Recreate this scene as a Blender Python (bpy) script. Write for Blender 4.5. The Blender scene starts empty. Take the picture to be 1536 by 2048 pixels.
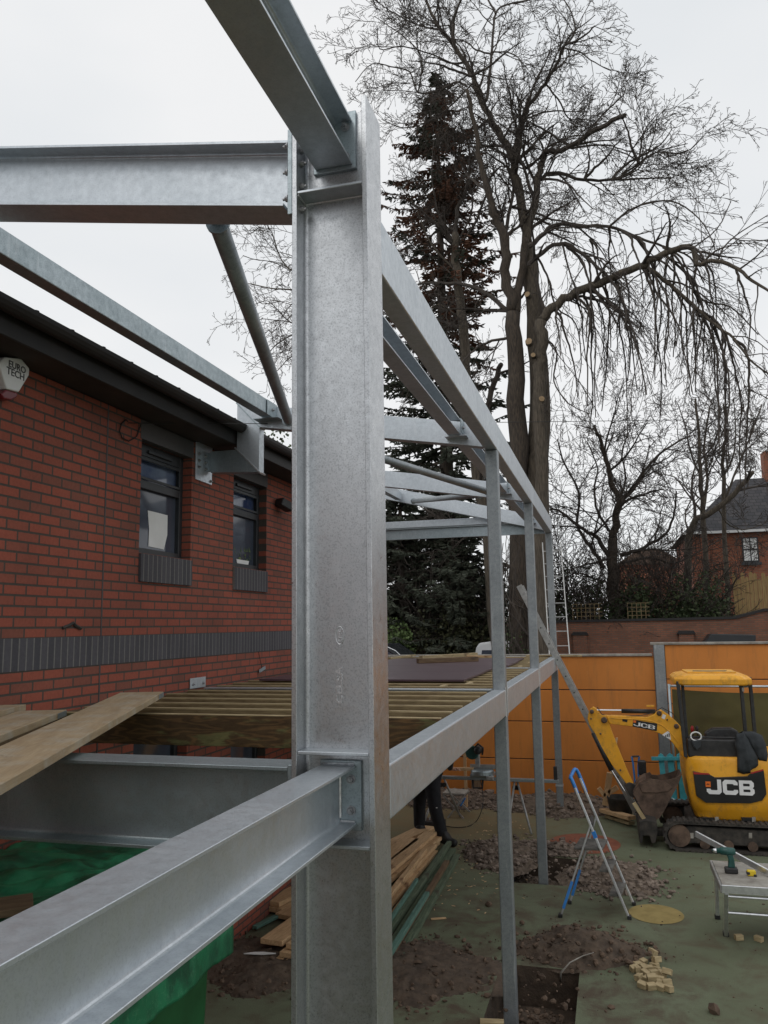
import bpy, bmesh, math, random
from mathutils import Vector, Matrix, noise as mn
rad = math.radians
C = bpy.context.scene.collection
SC = bpy.context.scene
random.seed(7)

# ------------------------------------------------------------------ camera, world, sun
FPX, EYE = 1612.7, 2.9
CR = Vector((0.96329689, 0.2680257, -0.01487702))
CU = Vector((0.05161146, -0.13053761, 0.99009908))
CF = Vector((-0.26342999, 0.95452719, 0.13957967))
cam_d = bpy.data.cameras.new("camera"); cam = bpy.data.objects.new("camera", cam_d); C.objects.link(cam)
cam_d.sensor_fit = 'HORIZONTAL'; cam_d.sensor_width = 36; cam_d.lens = FPX/1536*36
cam_d.clip_start = 0.05; cam_d.clip_end = 1000
cam.matrix_world = Matrix(((CR.x, CU.x, -CF.x, 0), (CR.y, CU.y, -CF.y, 0), (CR.z, CU.z, -CF.z, EYE), (0, 0, 0, 1)))
SC.camera = cam
SC.view_settings.view_transform = 'Standard'; SC.view_settings.look = 'None'
SC.view_settings.exposure = 0; SC.view_settings.gamma = 1
SC.render.resolution_x = 768; SC.render.resolution_y = 1024

SUN_EL, SUN_AZ = rad(50), rad(200)
world = bpy.data.worlds.new("World"); SC.world = world; world.use_nodes = True
nt = world.node_tree; nt.nodes.clear()
def WN(t): return nt.nodes.new(t)
sky = WN('ShaderNodeTexSky'); sky.sky_type = 'NISHITA'; sky.sun_disc = False
sky.sun_elevation = SUN_EL; sky.sun_rotation = SUN_AZ
tc = WN('ShaderNodeTexCoord'); nz = WN('ShaderNodeTexNoise'); nz.inputs['Scale'].default_value = 1.6
nz.inputs['Detail'].default_value = 4; nz.inputs['Roughness'].default_value = 0.45
mp = WN('ShaderNodeMapping'); mp.inputs['Scale'].default_value = (1, 1, 2.2)
rmp = WN('ShaderNodeValToRGB')
rmp.color_ramp.elements[0].position = 0.34; rmp.color_ramp.elements[0].color = (8.6, 9.0, 9.35, 1)
rmp.color_ramp.elements[1].position = 0.62; rmp.color_ramp.elements[1].color = (10.3, 10.35, 10.4, 1)
mx = WN('ShaderNodeMix'); mx.data_type = 'RGBA'; mx.inputs['Factor'].default_value = 0.94
bg = WN('ShaderNodeBackground'); bg.inputs['Strength'].default_value = 0.09
wo = WN('ShaderNodeOutputWorld'); L = nt.links
L.new(tc.outputs['Generated'], mp.inputs['Vector']); L.new(mp.outputs[0], nz.inputs['Vector'])
L.new(nz.outputs[0], rmp.inputs[0]); L.new(sky.outputs[0], mx.inputs[6]); L.new(rmp.outputs[0], mx.inputs[7])
L.new(mx.outputs[2], bg.inputs[0]); L.new(bg.outputs[0], wo.inputs[0])
sd = bpy.data.lights.new("sun", 'SUN'); sd.energy = 0.5; sd.angle = rad(25); sd.color = (1, .97, .93)
so = bpy.data.objects.new("sun", sd); C.objects.link(so)
so.rotation_euler = (rad(90)-SUN_EL, 0, math.pi-SUN_AZ)

# ------------------------------------------------------------------ pixel rays of the 1536x2048 photograph onto real planes
def at(px, py, ax, v):
    d = CF + (px-768)/FPX*CR - (py-1024)/FPX*CU
    o = (0, 0, EYE); t = (v-o[ax])/d[ax]
    return Vector((o[0]+t*d[0], o[1]+t*d[1], o[2]+t*d[2]))
def PY(px, py, y): return at(px, py, 1, y)
def PG(px, py, z=0.0): return at(px, py, 2, z)
def PXw(px, py, x): return at(px, py, 0, x)

# ------------------------------------------------------------------ mesh builder
class MB:
    def __init__(s): s.v = []; s.f = []
    def add(s, vs, fs):
        n = len(s.v); s.v += [tuple(v) for v in vs]; s.f += [tuple(i+n for i in f) for f in fs]
    def box(s, a, b):
        x0, y0, z0 = [min(p, q) for p, q in zip(a, b)]; x1, y1, z1 = [max(p, q) for p, q in zip(a, b)]
        s.add([(x0,y0,z0),(x1,y0,z0),(x1,y1,z0),(x0,y1,z0),(x0,y0,z1),(x1,y0,z1),(x1,y1,z1),(x0,y1,z1)],
              [(0,3,2,1),(4,5,6,7),(0,1,5,4),(1,2,6,5),(2,3,7,6),(3,0,4,7)]); return s
    def obox(s, P, Q, w, h, up=(0, 0, 1)):          # bar from P to Q, w across, h along up
        P = Vector(P); Q = Vector(Q); d = (Q-P).normalized(); up = Vector(up)
        sd_ = d.cross(up).normalized(); u = sd_.cross(d).normalized()
        vs = []
        for E_ in (P, Q):
            for a, b in ((-1,-1),(1,-1),(1,1),(-1,1)): vs.append(E_+sd_*a*w/2+u*b*h/2)
        s.add(vs, [(0,3,2,1),(4,5,6,7),(0,1,5,4),(1,2,6,5),(2,3,7,6),(3,0,4,7)]); return s
    def sweep(s, P, Q, prof, up=(0, 0, 1)):         # closed profile [(side, up)] from P to Q
        P = Vector(P); Q = Vector(Q); d = (Q-P).normalized(); up = Vector(up)
        sd_ = d.cross(up).normalized(); u = sd_.cross(d).normalized(); n = len(prof)
        vs = [E_+sd_*a+u*b for E_ in (P, Q) for a, b in prof]
        fs = [(i, (i+1) % n, (i+1) % n+n, i+n) for i in range(n)]
        s.add(vs, fs+[tuple(range(n-1, -1, -1)), tuple(range(n, 2*n))]); return s
    def prism(s, pts, ax, a, b):                    # outline in the plane across axis ax, from a to b
        n = len(pts); vs = []
        for w in (a, b):
            for p, q in pts:
                vs.append((w, p, q) if ax == 0 else ((p, w, q) if ax == 1 else (p, q, w)))
        s.add(vs, [(i, (i+1) % n, (i+1) % n+n, i+n) for i in range(n)]+[tuple(range(n-1, -1, -1)), tuple(range(n, 2*n))]); return s
    def tube(s, pts, r, n=8, cap=True):
        pts = [Vector(p) for p in pts]; m = len(pts)
        rr = r if isinstance(r, (list, tuple)) else [r]*m
        ref = Vector((0, 0, 1)); vs = []; prev = None
        for i, p in enumerate(pts):
            d = (pts[min(i+1, m-1)]-pts[max(i-1, 0)])
            if d.length < 1e-9: d = Vector((0, 0, 1))
            d.normalize()
            if prev is None:
                a = d.cross(ref)
                if a.length < .05: a = d.cross(Vector((1, 0, 0)))
            else: a = prev-d*prev.dot(d)
            if a.length < 1e-6: a = d.orthogonal()
            a.normalize(); prev = a; b = d.cross(a)
            for k in range(n):
                t = 2*math.pi*k/n; vs.append(p+(a*math.cos(t)+b*math.sin(t))*rr[i])
        fs = [(i*n+k, i*n+(k+1) % n, (i+1)*n+(k+1) % n, (i+1)*n+k) for i in range(m-1) for k in range(n)]
        if cap: fs += [tuple(range(n-1, -1, -1)), tuple(range((m-1)*n, m*n))]
        s.add(vs, fs); return s
    def lathe(s, c, prof, n=16, ax=2):
        vs = []
        for r, h in prof:
            for k in range(n):
                t = 2*math.pi*k/n; a, b = r*math.cos(t), r*math.sin(t)
                vs.append((c[0]+a, c[1]+b, c[2]+h) if ax == 2 else ((c[0]+a, c[1]+h, c[2]+b) if ax == 1 else (c[0]+h, c[1]+a, c[2]+b)))
        m = len(prof)
        s.add(vs, [(i*n+k, i*n+(k+1) % n, (i+1)*n+(k+1) % n, (i+1)*n+k) for i in range(m-1) for k in range(n)]
              + [tuple(range(n-1, -1, -1)), tuple(range((m-1)*n, m*n))]); return s
    def stone(s, c, r, seed, flat=.6):
        rnd = random.Random(seed)
        base = [(0,0,1),(.9,0,.45),(.28,.85,.45),(-.72,.53,.45),(-.72,-.53,.45),(.28,-.85,.45),(.72,.53,-.45),(-.28,.85,-.45),(-.9,0,-.45),(-.28,-.85,-.45),(.72,-.53,-.45),(0,0,-1)]
        F = [(0,1,2),(0,2,3),(0,3,4),(0,4,5),(0,5,1),(1,6,2),(2,7,3),(3,8,4),(4,9,5),(5,10,1),(6,7,2),(7,8,3),(8,9,4),(9,10,5),(10,6,1),(11,7,6),(11,8,7),(11,9,8),(11,10,9),(11,6,10)]
        sx, sy, sz = rnd.uniform(.6, 1.3), rnd.uniform(.5, 1.), rnd.uniform(.4, .8)*flat/.6
        M = Matrix.Rotation(rnd.uniform(0, 6.3), 3, 'Z') @ Matrix.Rotation(rnd.uniform(-.5, .5), 3, 'X')
        vs = []
        for b in base:
            q = M @ Vector((b[0]*sx, b[1]*sy, b[2]*sz))*rnd.uniform(.72, 1.15)*r
            vs.append((c[0]+q.x, c[1]+q.y, c[2]+q.z))
        s.add(vs, F); return s
    def build(s, name, mat, parent=None, org=None, bevel=0, seg=1, smooth=False):
        me = bpy.data.meshes.new(name)
        if parent is not None: o_ = Vector(WL[parent.name])
        elif org is not None: o_ = Vector(org)
        else:
            xs = [v[0] for v in s.v]; ys = [v[1] for v in s.v]; zs = [v[2] for v in s.v]
            o_ = Vector(((min(xs)+max(xs))/2, (min(ys)+max(ys))/2, min(zs)))
        me.from_pydata([(v[0]-o_.x, v[1]-o_.y, v[2]-o_.z) for v in s.v], [], s.f)
        me.materials.append(mat)
        if len(s.v) < 20000:
            bm = bmesh.new(); bm.from_mesh(me); bmesh.ops.recalc_face_normals(bm, faces=bm.faces); bm.to_mesh(me); bm.free()
        if smooth:
            for p in me.polygons: p.use_smooth = True
        ob = bpy.data.objects.new(name, me); C.objects.link(ob)
        if parent is not None: ob.parent = parent; WL[ob.name] = tuple(o_)
        else: ob.location = o_; WL[ob.name] = tuple(o_)
        if bevel:
            b = ob.modifiers.new('bevel', 'BEVEL'); b.width = bevel; b.segments = seg; b.limit_method = 'ANGLE'; b.angle_limit = rad(35)
        return ob
WL = {}
def tag(o, label, cat, group=None):
    o['label'] = label; o['category'] = cat
    if group: o['group'] = group
    return o
def thing(name, label, cat, loc=(0, 0, 0), group=None):
    o = bpy.data.objects.new(name, None); C.objects.link(o); o.location = loc; o.empty_display_size = .1
    WL[o.name] = tuple(loc); return tag(o, label, cat, group)
def kind(o, k): o['kind'] = k; return o
ORD = ['first','second','third','fourth','fifth','sixth','seventh','eighth','ninth','tenth','eleventh','twelfth','thirteenth','fourteenth','fifteenth','sixteenth','seventeenth','eighteenth','nineteenth','twentieth','twenty-first','twenty-second','twenty-third','twenty-fourth','twenty-fifth','twenty-sixth']

# ------------------------------------------------------------------ materials
def newmat(name):
    m = bpy.data.materials.new(name); m.use_nodes = True
    return m, m.node_tree, m.node_tree.nodes['Principled BSDF']
def rgb(c): return (c[0], c[1], c[2], 1)
def ramp(t, inp, stops):
    r = t.nodes.new('ShaderNodeValToRGB'); e = r.color_ramp.elements
    while len(e) < len(stops): e.new(.5)
    for i, (p, c) in enumerate(stops): e[i].position = p; e[i].color = rgb(c) if not isinstance(c, float) else (c, c, c, 1)
    t.links.new(inp, r.inputs[0]); return r.outputs[0]
def tnoise(t, scale, detail=4, rough=.55, stretch=None, coord='Object', dist=0):
    if coord == 'World':
        g = t.nodes.new('ShaderNodeNewGeometry'); src = g.outputs['Position']
    else:
        g = t.nodes.new('ShaderNodeTexCoord'); src = g.outputs[coord]
    if stretch:
        mpp = t.nodes.new('ShaderNodeMapping'); mpp.inputs['Scale'].default_value = stretch
        t.links.new(src, mpp.inputs[0]); src = mpp.outputs[0]
    n = t.nodes.new('ShaderNodeTexNoise'); n.inputs['Scale'].default_value = scale; n.inputs['Detail'].default_value = detail
    n.inputs['Roughness'].default_value = rough; n.inputs['Distortion'].default_value = dist
    t.links.new(src, n.inputs['Vector']); return n.outputs[0]
def tmix(t, fac, a, b, mode='MIX'):
    m = t.nodes.new('ShaderNodeMix'); m.data_type = 'RGBA'; m.blend_type = mode
    for s_, v in ((m.inputs[0], fac), (m.inputs[6], a), (m.inputs[7], b)):
        if hasattr(v, 'links'): t.links.new(v, s_)
        elif isinstance(v, (int, float)): s_.default_value = v
        else: s_.default_value = rgb(v)
    return m.outputs[2]
def bump(t, b, h, s=.3, d=.01):
    n = t.nodes.new('ShaderNodeBump'); n.inputs['Strength'].default_value = s; n.inputs['Distance'].default_value = d
    t.links.new(h, n.inputs['Height']); t.links.new(n.outputs[0], b.inputs['Normal'])
def simple(name, c1, c2=None, rough=.7, metal=0., scale=8, stretch=None, bmp=0, bd=.01, coord='Object', lo=.35, hi=.65, detail=5):
    m, t, b = newmat(name); b.inputs['Roughness'].default_value = rough; b.inputs['Metallic'].default_value = metal
    if c2 is None: b.inputs['Base Color'].default_value = rgb(c1)
    else:
        n = tnoise(t, scale, detail, .6, stretch, coord)
        t.links.new(ramp(t, n, [(lo, c1), (hi, c2)]), b.inputs['Base Color'])
        if bmp: bump(t, b, n, bmp, bd)
    return m
def steelmat(name, c1, c2, rough=.42, metal=.8, spk=.5, seed=0):
    m, t, b = newmat(name)
    big = tnoise(t, 3.5, 4, .5, (1, 1, 1), 'World'); fine = tnoise(t, 150, 3, .7, None, 'World'); med = tnoise(t, 28, 4, .6, None, 'World')
    strk = tnoise(t, 6, 5, .65, (3, 3, .35), 'World')
    col = ramp(t, big, [(.2, c1), (.8, c2)])
    col = tmix(t, .35, col, ramp(t, med, [(.3, (.62, .63, .65)), (.7, (1, 1, 1))]), 'MULTIPLY')
    col = tmix(t, spk, col, ramp(t, fine, [(.36, (.45, .46, .47)), (.5, (1, 1, 1))]), 'MULTIPLY')
    col = tmix(t, ramp(t, strk, [(.6, 0.), (.8, .45)]), col, (.75, .76, .77))
    t.links.new(col, b.inputs['Base Color'])
    b.inputs['Metallic'].default_value = metal
    t.links.new(ramp(t, med, [(.25, rough+.13), (.75, rough-.06)]), b.inputs['Roughness'])
    bump(t, b, fine, .12, .002); return m
M = {}
M['steel'] = steelmat('galvanised_steel', (.54, .585, .62), (.66, .70, .735), .38, .78, .22)
M['steel_col'] = steelmat('galvanised_steel_spangled', (.54, .555, .57), (.66, .675, .69), .31, .90, .55)
M['steel_dull'] = steelmat('dull_galvanised_steel', (.33, .39, .41), (.47, .53, .555), .40, .84, .45)
M['post'] = steelmat('weathered_galvanised_steel', (.26, .285, .30), (.42, .445, .46), .48, .70, .4)
M['bolt'] = simple('bolt_zinc', (.30, .30, .31), (.45, .45, .46), .45, .8, 60)
M['weld'] = simple('weld_bead', (.55, .55, .56), (.75, .75, .76), .35, .9, 90, bmp=.5, bd=.003)
M['alu'] = simple('aluminium', (.62, .63, .65), (.78, .79, .80), .32, .85, 20)
M['dark_alu'] = simple('dull_aluminium', (.30, .30, .29), (.42, .42, .41), .5, .6, 20)
M['black'] = simple('black_plastic', (.012, .012, .013), (.03, .03, .03), .5, 0, 15)
M['rubber'] = simple('dirty_rubber', (.02, .019, .018), (.055, .048, .040), .85, 0, 9, bmp=.3)
M['cable'] = simple('cable_black', (.015, .015, .015), None, .6)
M['glass'] = simple('window_glass', (.045, .055, .075), (.09, .10, .13), .06, 0, 1.3)
M['glass_blue'] = simple('blue_reflection_glass', (.035, .055, .13), (.16, .20, .28), .08, 0, 2.2)  # blue-tinted reflection painted into the colour of the upper panes
M['frame'] = simple('window_frame_grey', (.022, .025, .028), (.03, .033, .036), .45, 0, 5)
M['fascia'] = simple('dark_fascia', (.010, .009, .009), (.018, .015, .014), .6, 0, 4)
M['soffit'] = simple('dark_soffit', (.030, .023, .020), (.045, .035, .03), .8, 0, 4)
M['roof'] = simple('roof_tile_dark', (.03, .03, .032), (.06, .058, .058), .8, 0, 14, bmp=.4)
M['lintel'] = simple('lintel_paint', (.055, .052, .052), (.075, .07, .07), .6, 0, 3)
M['white'] = simple('white_plastic', (.72, .72, .70), (.80, .80, .79), .45, 0, 6)
M['red_plastic'] = simple('dark_red_plastic', (.16, .012, .02), None, .3)
M['paper'] = simple('white_paper', (.70, .70, .68), (.80, .80, .79), .8, 0, 3)
def orangemat():
    m, t, b = newmat('orange_wall_paint'); b.inputs['Roughness'].default_value = .72
    col = ramp(t, tnoise(t, .9, 5, .6, None, 'World'), [(.3, (.53, .185, .032)), (.7, (.65, .235, .045))])
    col = tmix(t, ramp(t, tnoise(t, 5, 6, .7, (1.6, 1, .25), 'World'), [(.50, 0.), (.75, .55)]), col, (.30, .125, .04))
    col = tmix(t, ramp(t, tnoise(t, 18, 5, .75, None, 'World'), [(.62, 0.), (.72, .5)]), col, (.62, .30, .10))
    t.links.new(col, b.inputs['Base Color']); bump(t, b, tnoise(t, 2.5, 5, .6, None, 'World'), .12, .02); return m
M['orange'] = orangemat()
M['concrete'] = simple('weathered_concrete', (.20, .18, .155), (.36, .34, .30), .9, 0, 7, bmp=.3)
def yellowmat():
    m, t, b = newmat('yellow_machine_paint')
    col = ramp(t, tnoise(t, 2.2, 4, .6), [(.3, (.72, .32, .012)), (.7, (.84, .40, .022))])
    dm = ramp(t, tnoise(t, 9, 7, .75, (1, 1, .7)), [(.50, 0.), (.70, .65)])
    col = tmix(t, dm, col, (.30, .17, .055)); t.links.new(col, b.inputs['Base Color'])
    t.links.new(ramp(t, tnoise(t, 9, 7, .75, (1, 1, .7)), [(.42, .32), (.62, .8)]), b.inputs['Roughness']); return m
M['yellow'] = yellowmat()
M['dirty_yellow'] = simple('scuffed_yellow_paint', (.42, .21, .03), (.80, .40, .03), .5, 0, 5, lo=.30, hi=.5)
M['logo_white'] = simple('logo_white', (.72, .72, .72), (.8, .8, .8), .4, 0, 8)
M['logo_black'] = simple('logo_black', (.010, .010, .011), (.02, .02, .021), .3, 0, 4)
M['logo_orange'] = simple('logo_orange', (.75, .16, .015), None, .5)
M['logo_red'] = simple('logo_red', (.35, .015, .015), None, .5)
M['rust'] = simple('muddy_steel', (.055, .035, .025), (.16, .105, .075), .8, .1, 7, bmp=.6)
M['track'] = simple('muddy_track', (.022, .020, .018), (.065, .055, .046), .85, 0, 10, bmp=.5)
M['chrome'] = simple('chrome_rod', (.75, .75, .76), None, .15, 1.)
M['teal'] = simple('teal_paint', (.035, .27, .33), (.07, .38, .44), .6, 0, 9)
M['blue_plastic'] = simple('blue_plastic', (.02, .17, .50), (.03, .22, .6), .4, 0, 9)
M['green_bin'] = simple('green_plastic', (.006, .070, .018), (.012, .12, .036), .5, 0, 3)
M['drill_green'] = simple('drill_green', (.01, .06, .05), (.02, .09, .08), .45, 0, 20)
M['tape_yellow'] = simple('tape_yellow', (.7, .5, .02), None, .5)
M['trousers'] = simple('black_work_cloth', (.006, .006, .008), (.014, .014, .017), .9, 0, 12)
M['jacket'] = simple('dark_grey_cloth', (.022, .026, .029), (.045, .050, .055), .95, 0, 9, bmp=.6, bd=.02)
M['boot'] = simple('black_boot_leather', (.010, .010, .011), (.024, .023, .022), .6, 0, 20)
M['skin'] = simple('skin', (.45, .25, .18), (.52, .31, .22), .55, 0, 12)
M['hair'] = simple('dark_hair', (.02, .014, .01), (.04, .03, .02), .7, 0, 60)
M['ply'] = simple('phenolic_ply', (.075, .042, .052), (.115, .070, .082), .38, 0, 2.5, coord='World', lo=.3, hi=.7)
M['polythene'] = simple('clear_polythene', (.45, .55, .60), (.65, .72, .75), .25, 0, 14, bmp=.5)
M['dark_red_timber'] = simple('red_brown_timber', (.10, .035, .025), (.17, .08, .05), .7, 0, 8)
M['wood_fence'] = simple('pale_fence_timber', (.23, .15, .06), (.36, .25, .11), .85, 0, 4, (6, 6, .6))
M['car_black'] = simple('black_car_paint', (.01, .012, .015), None, .25)
M['white_van'] = simple('white_van_paint', (.75, .76, .77), None, .35)

def woodmat(name, c1, c2, c3, s=1., rough=.75, knots=True):
    m, t, b = newmat(name); b.inputs['Roughness'].default_value = rough
    g = tnoise(t, 5*s, 6, .6, (1.2, 9, 9), 'Object', .6); g2 = tnoise(t, 26*s, 4, .6, (.5, 8, 8), 'Object')
    k = tnoise(t, 2.4*s, 3, .5, (1.6, 4, 4), 'Object')
    col = ramp(t, g, [(.3, c1), (.68, c2)])
    col = tmix(t, .5, col, ramp(t, g2, [(.35, (.55, .52, .5)), (.6, (1, 1, 1))]), 'MULTIPLY')
    if knots: col = tmix(t, ramp(t, k, [(.62, 0.), (.74, .8)]), col, c3)
    t.links.new(col, b.inputs['Base Color']); bump(t, b, g2, .25, .004); return m
M['pine'] = woodmat('sawn_pine', (.50, .31, .155), (.70, .48, .27), (.16, .07, .03))
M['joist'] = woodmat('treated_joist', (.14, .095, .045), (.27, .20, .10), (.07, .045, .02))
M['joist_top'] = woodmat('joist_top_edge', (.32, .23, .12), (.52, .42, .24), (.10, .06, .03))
M['green_wood'] = woodmat('green_treated_timber', (.055, .090, .055), (.15, .19, .12), (.06, .045, .03))
M['teal_wood'] = woodmat('blue_green_treated_timber', (.06, .15, .12), (.14, .26, .21), (.08, .10, .07), knots=False)
def scafmat():
    m, t, b = newmat('scaffold_board_wood'); b.inputs['Roughness'].default_value = .9
    g = tnoise(t, 3, 6, .65, (.8, 5, 5), 'Object', .5); d = tnoise(t, 5, 7, .7, None, 'Object'); f = tnoise(t, 40, 4, .6, (.25, 3, 3), 'Object')
    col = ramp(t, g, [(.3, (.30, .215, .125)), (.7, (.44, .335, .21))])
    col = tmix(t, ramp(t, d, [(.48, 0.), (.64, .7)]), col, (.40, .36, .29))
    col = tmix(t, ramp(t, tnoise(t, 9, 6, .75, None, 'Object'), [(.60, 0.), (.70, .6)]), col, (.14, .09, .05))
    col = tmix(t, .35, col, ramp(t, f, [(.35, (.6, .57, .52)), (.6, (1, 1, 1))]), 'MULTIPLY')
    t.links.new(col, b.inputs['Base Color']); bump(t, b, f, .2, .003); return m
M['scaffold'] = scafmat()
M['ledger'] = woodmat('dirty_timber', (.10, .06, .03), (.20, .13, .07), (.05, .03, .02))

def trimmer_mat():      # flat-sawn timber: arching growth rings, green mould
    m, t, b = newmat('flat_sawn_timber'); b.inputs['Roughness'].default_value = .8
    g = t.nodes.new('ShaderNodeTexCoord'); mpp = t.nodes.new('ShaderNodeMapping'); mpp.inputs['Scale'].default_value = (1.5, 1, 9)
    t.links.new(g.outputs['Object'], mpp.inputs[0])
    n = t.nodes.new('ShaderNodeTexNoise'); n.inputs['Scale'].default_value = 1.3; n.inputs['Detail'].default_value = 2
    t.links.new(mpp.outputs[0], n.inputs['Vector'])
    mth = t.nodes.new('ShaderNodeMath'); mth.operation = 'MULTIPLY'; mth.inputs[1].default_value = 62; t.links.new(n.outputs[0], mth.inputs[0])
    sn = t.nodes.new('ShaderNodeMath'); sn.operation = 'SINE'; t.links.new(mth.outputs[0], sn.inputs[0])
    r1 = ramp(t, sn.outputs[0], [(.0, (.085, .048, .018)), (.9, (.155, .085, .032))])
    big = tnoise(t, 2.5, 4, .6, (1, 1, 4)); col = tmix(t, ramp(t, big, [(.54, 0.), (.60, .7)]), r1, (.17, .17, .065))
    d = tnoise(t, 4, 5, .7, (1, 1, 3)); col = tmix(t, .8, col, ramp(t, d, [(.35, (.4, .35, .3)), (.6, (1, 1, 1))]), 'MULTIPLY')
    t.links.new(col, b.inputs['Base Color']); return m
M['trimmer'] = trimmer_mat()

def brickmat(name, c1, c2, mortar, axis='YZ', w=.225, h=.075, off=.5, ms=.011, big=.25, bias=-.15, shift=(0, 0)):
    m, t, b = newmat(name); b.inputs['Roughness'].default_value = .88
    g = t.nodes.new('ShaderNodeNewGeometry'); sx = t.nodes.new('ShaderNodeSeparateXYZ'); cx = t.nodes.new('ShaderNodeCombineXYZ')
    t.links.new(g.outputs['Position'], sx.inputs[0])
    idx = {'YZ': (1, 2), 'XZ': (0, 2), 'XY': (0, 1)}[axis]
    ad = []
    for k in (0, 1):
        a = t.nodes.new('ShaderNodeMath'); a.operation = 'ADD'; a.inputs[1].default_value = shift[k]+20
        t.links.new(sx.outputs[idx[k]], a.inputs[0]); t.links.new(a.outputs[0], cx.inputs[k])
    br = t.nodes.new('ShaderNodeTexBrick'); br.inputs['Scale'].default_value = 1; br.inputs['Brick Width'].default_value = w
    br.inputs['Row Height'].default_value = h; br.inputs['Mortar Size'].default_value = ms; br.inputs['Mortar Smooth'].default_value = .15
    br.offset = off; br.inputs['Bias'].default_value = bias
    br.inputs['Color1'].default_value = rgb(c1); br.inputs['Color2'].default_value = rgb(c2); br.inputs['Mortar'].default_value = rgb(mortar)
    t.links.new(cx.outputs[0], br.inputs['Vector'])
    n1 = tnoise(t, 1.2, 4, .6, None, 'World'); n2 = tnoise(t, 45, 4, .7, None, 'World')
    col = tmix(t, big*2, br.outputs['Color'], ramp(t, n1, [(.3, (.62, .60, .60)), (.7, (1.0, 1.0, 1.0))]), 'MULTIPLY')
    col = tmix(t, .5, col, ramp(t, n2, [(.3, (.6, .6, .6)), (.65, (1, 1, 1))]), 'MULTIPLY')
    t.links.new(col, b.inputs['Base Color'])
    bb = t.nodes.new('ShaderNodeMath'); bb.operation = 'MULTIPLY_ADD'; bb.inputs[1].default_value = -1; bb.inputs[2].default_value = 1
    t.links.new(br.outputs['Fac'], bb.inputs[0]); bump(t, b, bb.outputs[0], .6, .008); return m
M['brick'] = brickmat('red_brick', (.36, .094, .057), (.175, .082, .058), (.085, .068, .056), w=.199, h=.0664, ms=.0075, bias=-.4, big=.35, shift=(0, -2.9+.0+.0664*.5))
M['soldier'] = brickmat('blue_soldier_brick', (.075, .072, .082), (.105, .10, .112), (.20, .19, .18), w=.0664, h=10., off=0, ms=.006, shift=(0, 0))
M['old_brick'] = brickmat('old_garden_brick', (.30, .12, .07), (.19, .085, .055), (.15, .115, .085), 'XZ')
M['house_brick'] = brickmat('house_brick', (.42, .125, .060), (.26, .085, .05), (.24, .17, .12), 'XZ')
M['house_roof'] = brickmat('slate_roof', (.055, .055, .062), (.095, .088, .092), (.03, .03, .03), 'XZ', w=.3, h=.2, ms=.015)

def groundmat():
    m, t, b = newmat('green_rubber_playground'); b.inputs['Roughness'].default_value = .9
    big = tnoise(t, .55, 6, .62, None, 'World'); med = tnoise(t, 3.2, 6, .65, None, 'World', .4); fine = tnoise(t, 120, 2, .6, None, 'World')
    col = ramp(t, big, [(.35, (.115, .130, .074)), (.68, (.168, .192, .120))])
    col = tmix(t, ramp(t, med, [(.50, 0.), (.72, .75)]), col, (.115, .088, .050))
    g = t.nodes.new('ShaderNodeNewGeometry'); sx = t.nodes.new('ShaderNodeSeparateXYZ'); t.links.new(g.outputs['Position'], sx.inputs[0])
    # trodden earth and sawdust under the deck and around the saw
    mr = t.nodes.new('ShaderNodeMapRange'); mr.inputs[1].default_value = 9.6; mr.inputs[2].default_value = 12.0; t.links.new(sx.outputs[1], mr.inputs[0])
    mr2 = t.nodes.new('ShaderNodeMapRange'); mr2.inputs[1].default_value = -.4; mr2.inputs[2].default_value = -1.4; t.links.new(sx.outputs[0], mr2.inputs[0])
    mm = t.nodes.new('ShaderNodeMath'); mm.operation = 'MULTIPLY'; t.links.new(mr.outputs[0], mm.inputs[0]); t.links.new(mr2.outputs[0], mm.inputs[1])
    m3 = t.nodes.new('ShaderNodeMath'); m3.operation = 'MULTIPLY'; t.links.new(mm.outputs[0], m3.inputs[0]); t.links.new(ramp(t, med, [(.2, .3), (.6, .95)]), m3.inputs[1])
    col = tmix(t, m3.outputs[0], col, (.20, .145, .070))
    vm = t.nodes.new('ShaderNodeVectorMath'); vm.operation = 'DISTANCE'; t.links.new(g.outputs['Position'], vm.inputs[0]); vm.inputs[1].default_value = (-1.2, 7.4, 0)
    mr4_ = t.nodes.new('ShaderNodeMapRange'); mr4_.inputs[1].default_value = 2.6; mr4_.inputs[2].default_value = .9; t.links.new(vm.outputs['Value'], mr4_.inputs[0])
    m5 = t.nodes.new('ShaderNodeMath'); m5.operation = 'MULTIPLY'; t.links.new(mr4_.outputs[0], m5.inputs[0]); t.links.new(ramp(t, med, [(.42, 0.), (.62, .9)]), m5.inputs[1])
    col = tmix(t, m5.outputs[0], col, (.085, .058, .038))
    scr = tnoise(t, 5, 6, .7, (.6, 2.5, 1), 'World', 2.); col = tmix(t, ramp(t, scr, [(.60, 0.), (.70, .35)]), col, (.17, .17, .12))
    col = tmix(t, .55, col, ramp(t, fine, [(.35, (.55, .55, .55)), (.65, (1.1, 1.1, 1.1))]), 'MULTIPLY')
    spots = tnoise(t, 14, 3, .7, None, 'World'); col = tmix(t, ramp(t, spots, [(.66, 0.), (.74, .7)]), col, (.055, .036, .025))
    t.links.new(col, b.inputs['Base Color']); bump(t, b, fine, .3, .004); return m
M['ground'] = groundmat()
M['soil'] = simple('turned_soil', (.050, .036, .026), (.120, .084, .058), .95, 0, 9, bmp=.9, bd=.03, coord='World', lo=.3, hi=.7, detail=8)
M['clod'] = simple('soil_clod', (.062, .042, .029), (.15, .10, .068), .95, 0, 5, coord='World')
M['rubble_earth'] = simple('stony_earth', (.085, .062, .045), (.18, .135, .10), .95, 0, 14, bmp=.8, bd=.02, coord='World')
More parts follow.
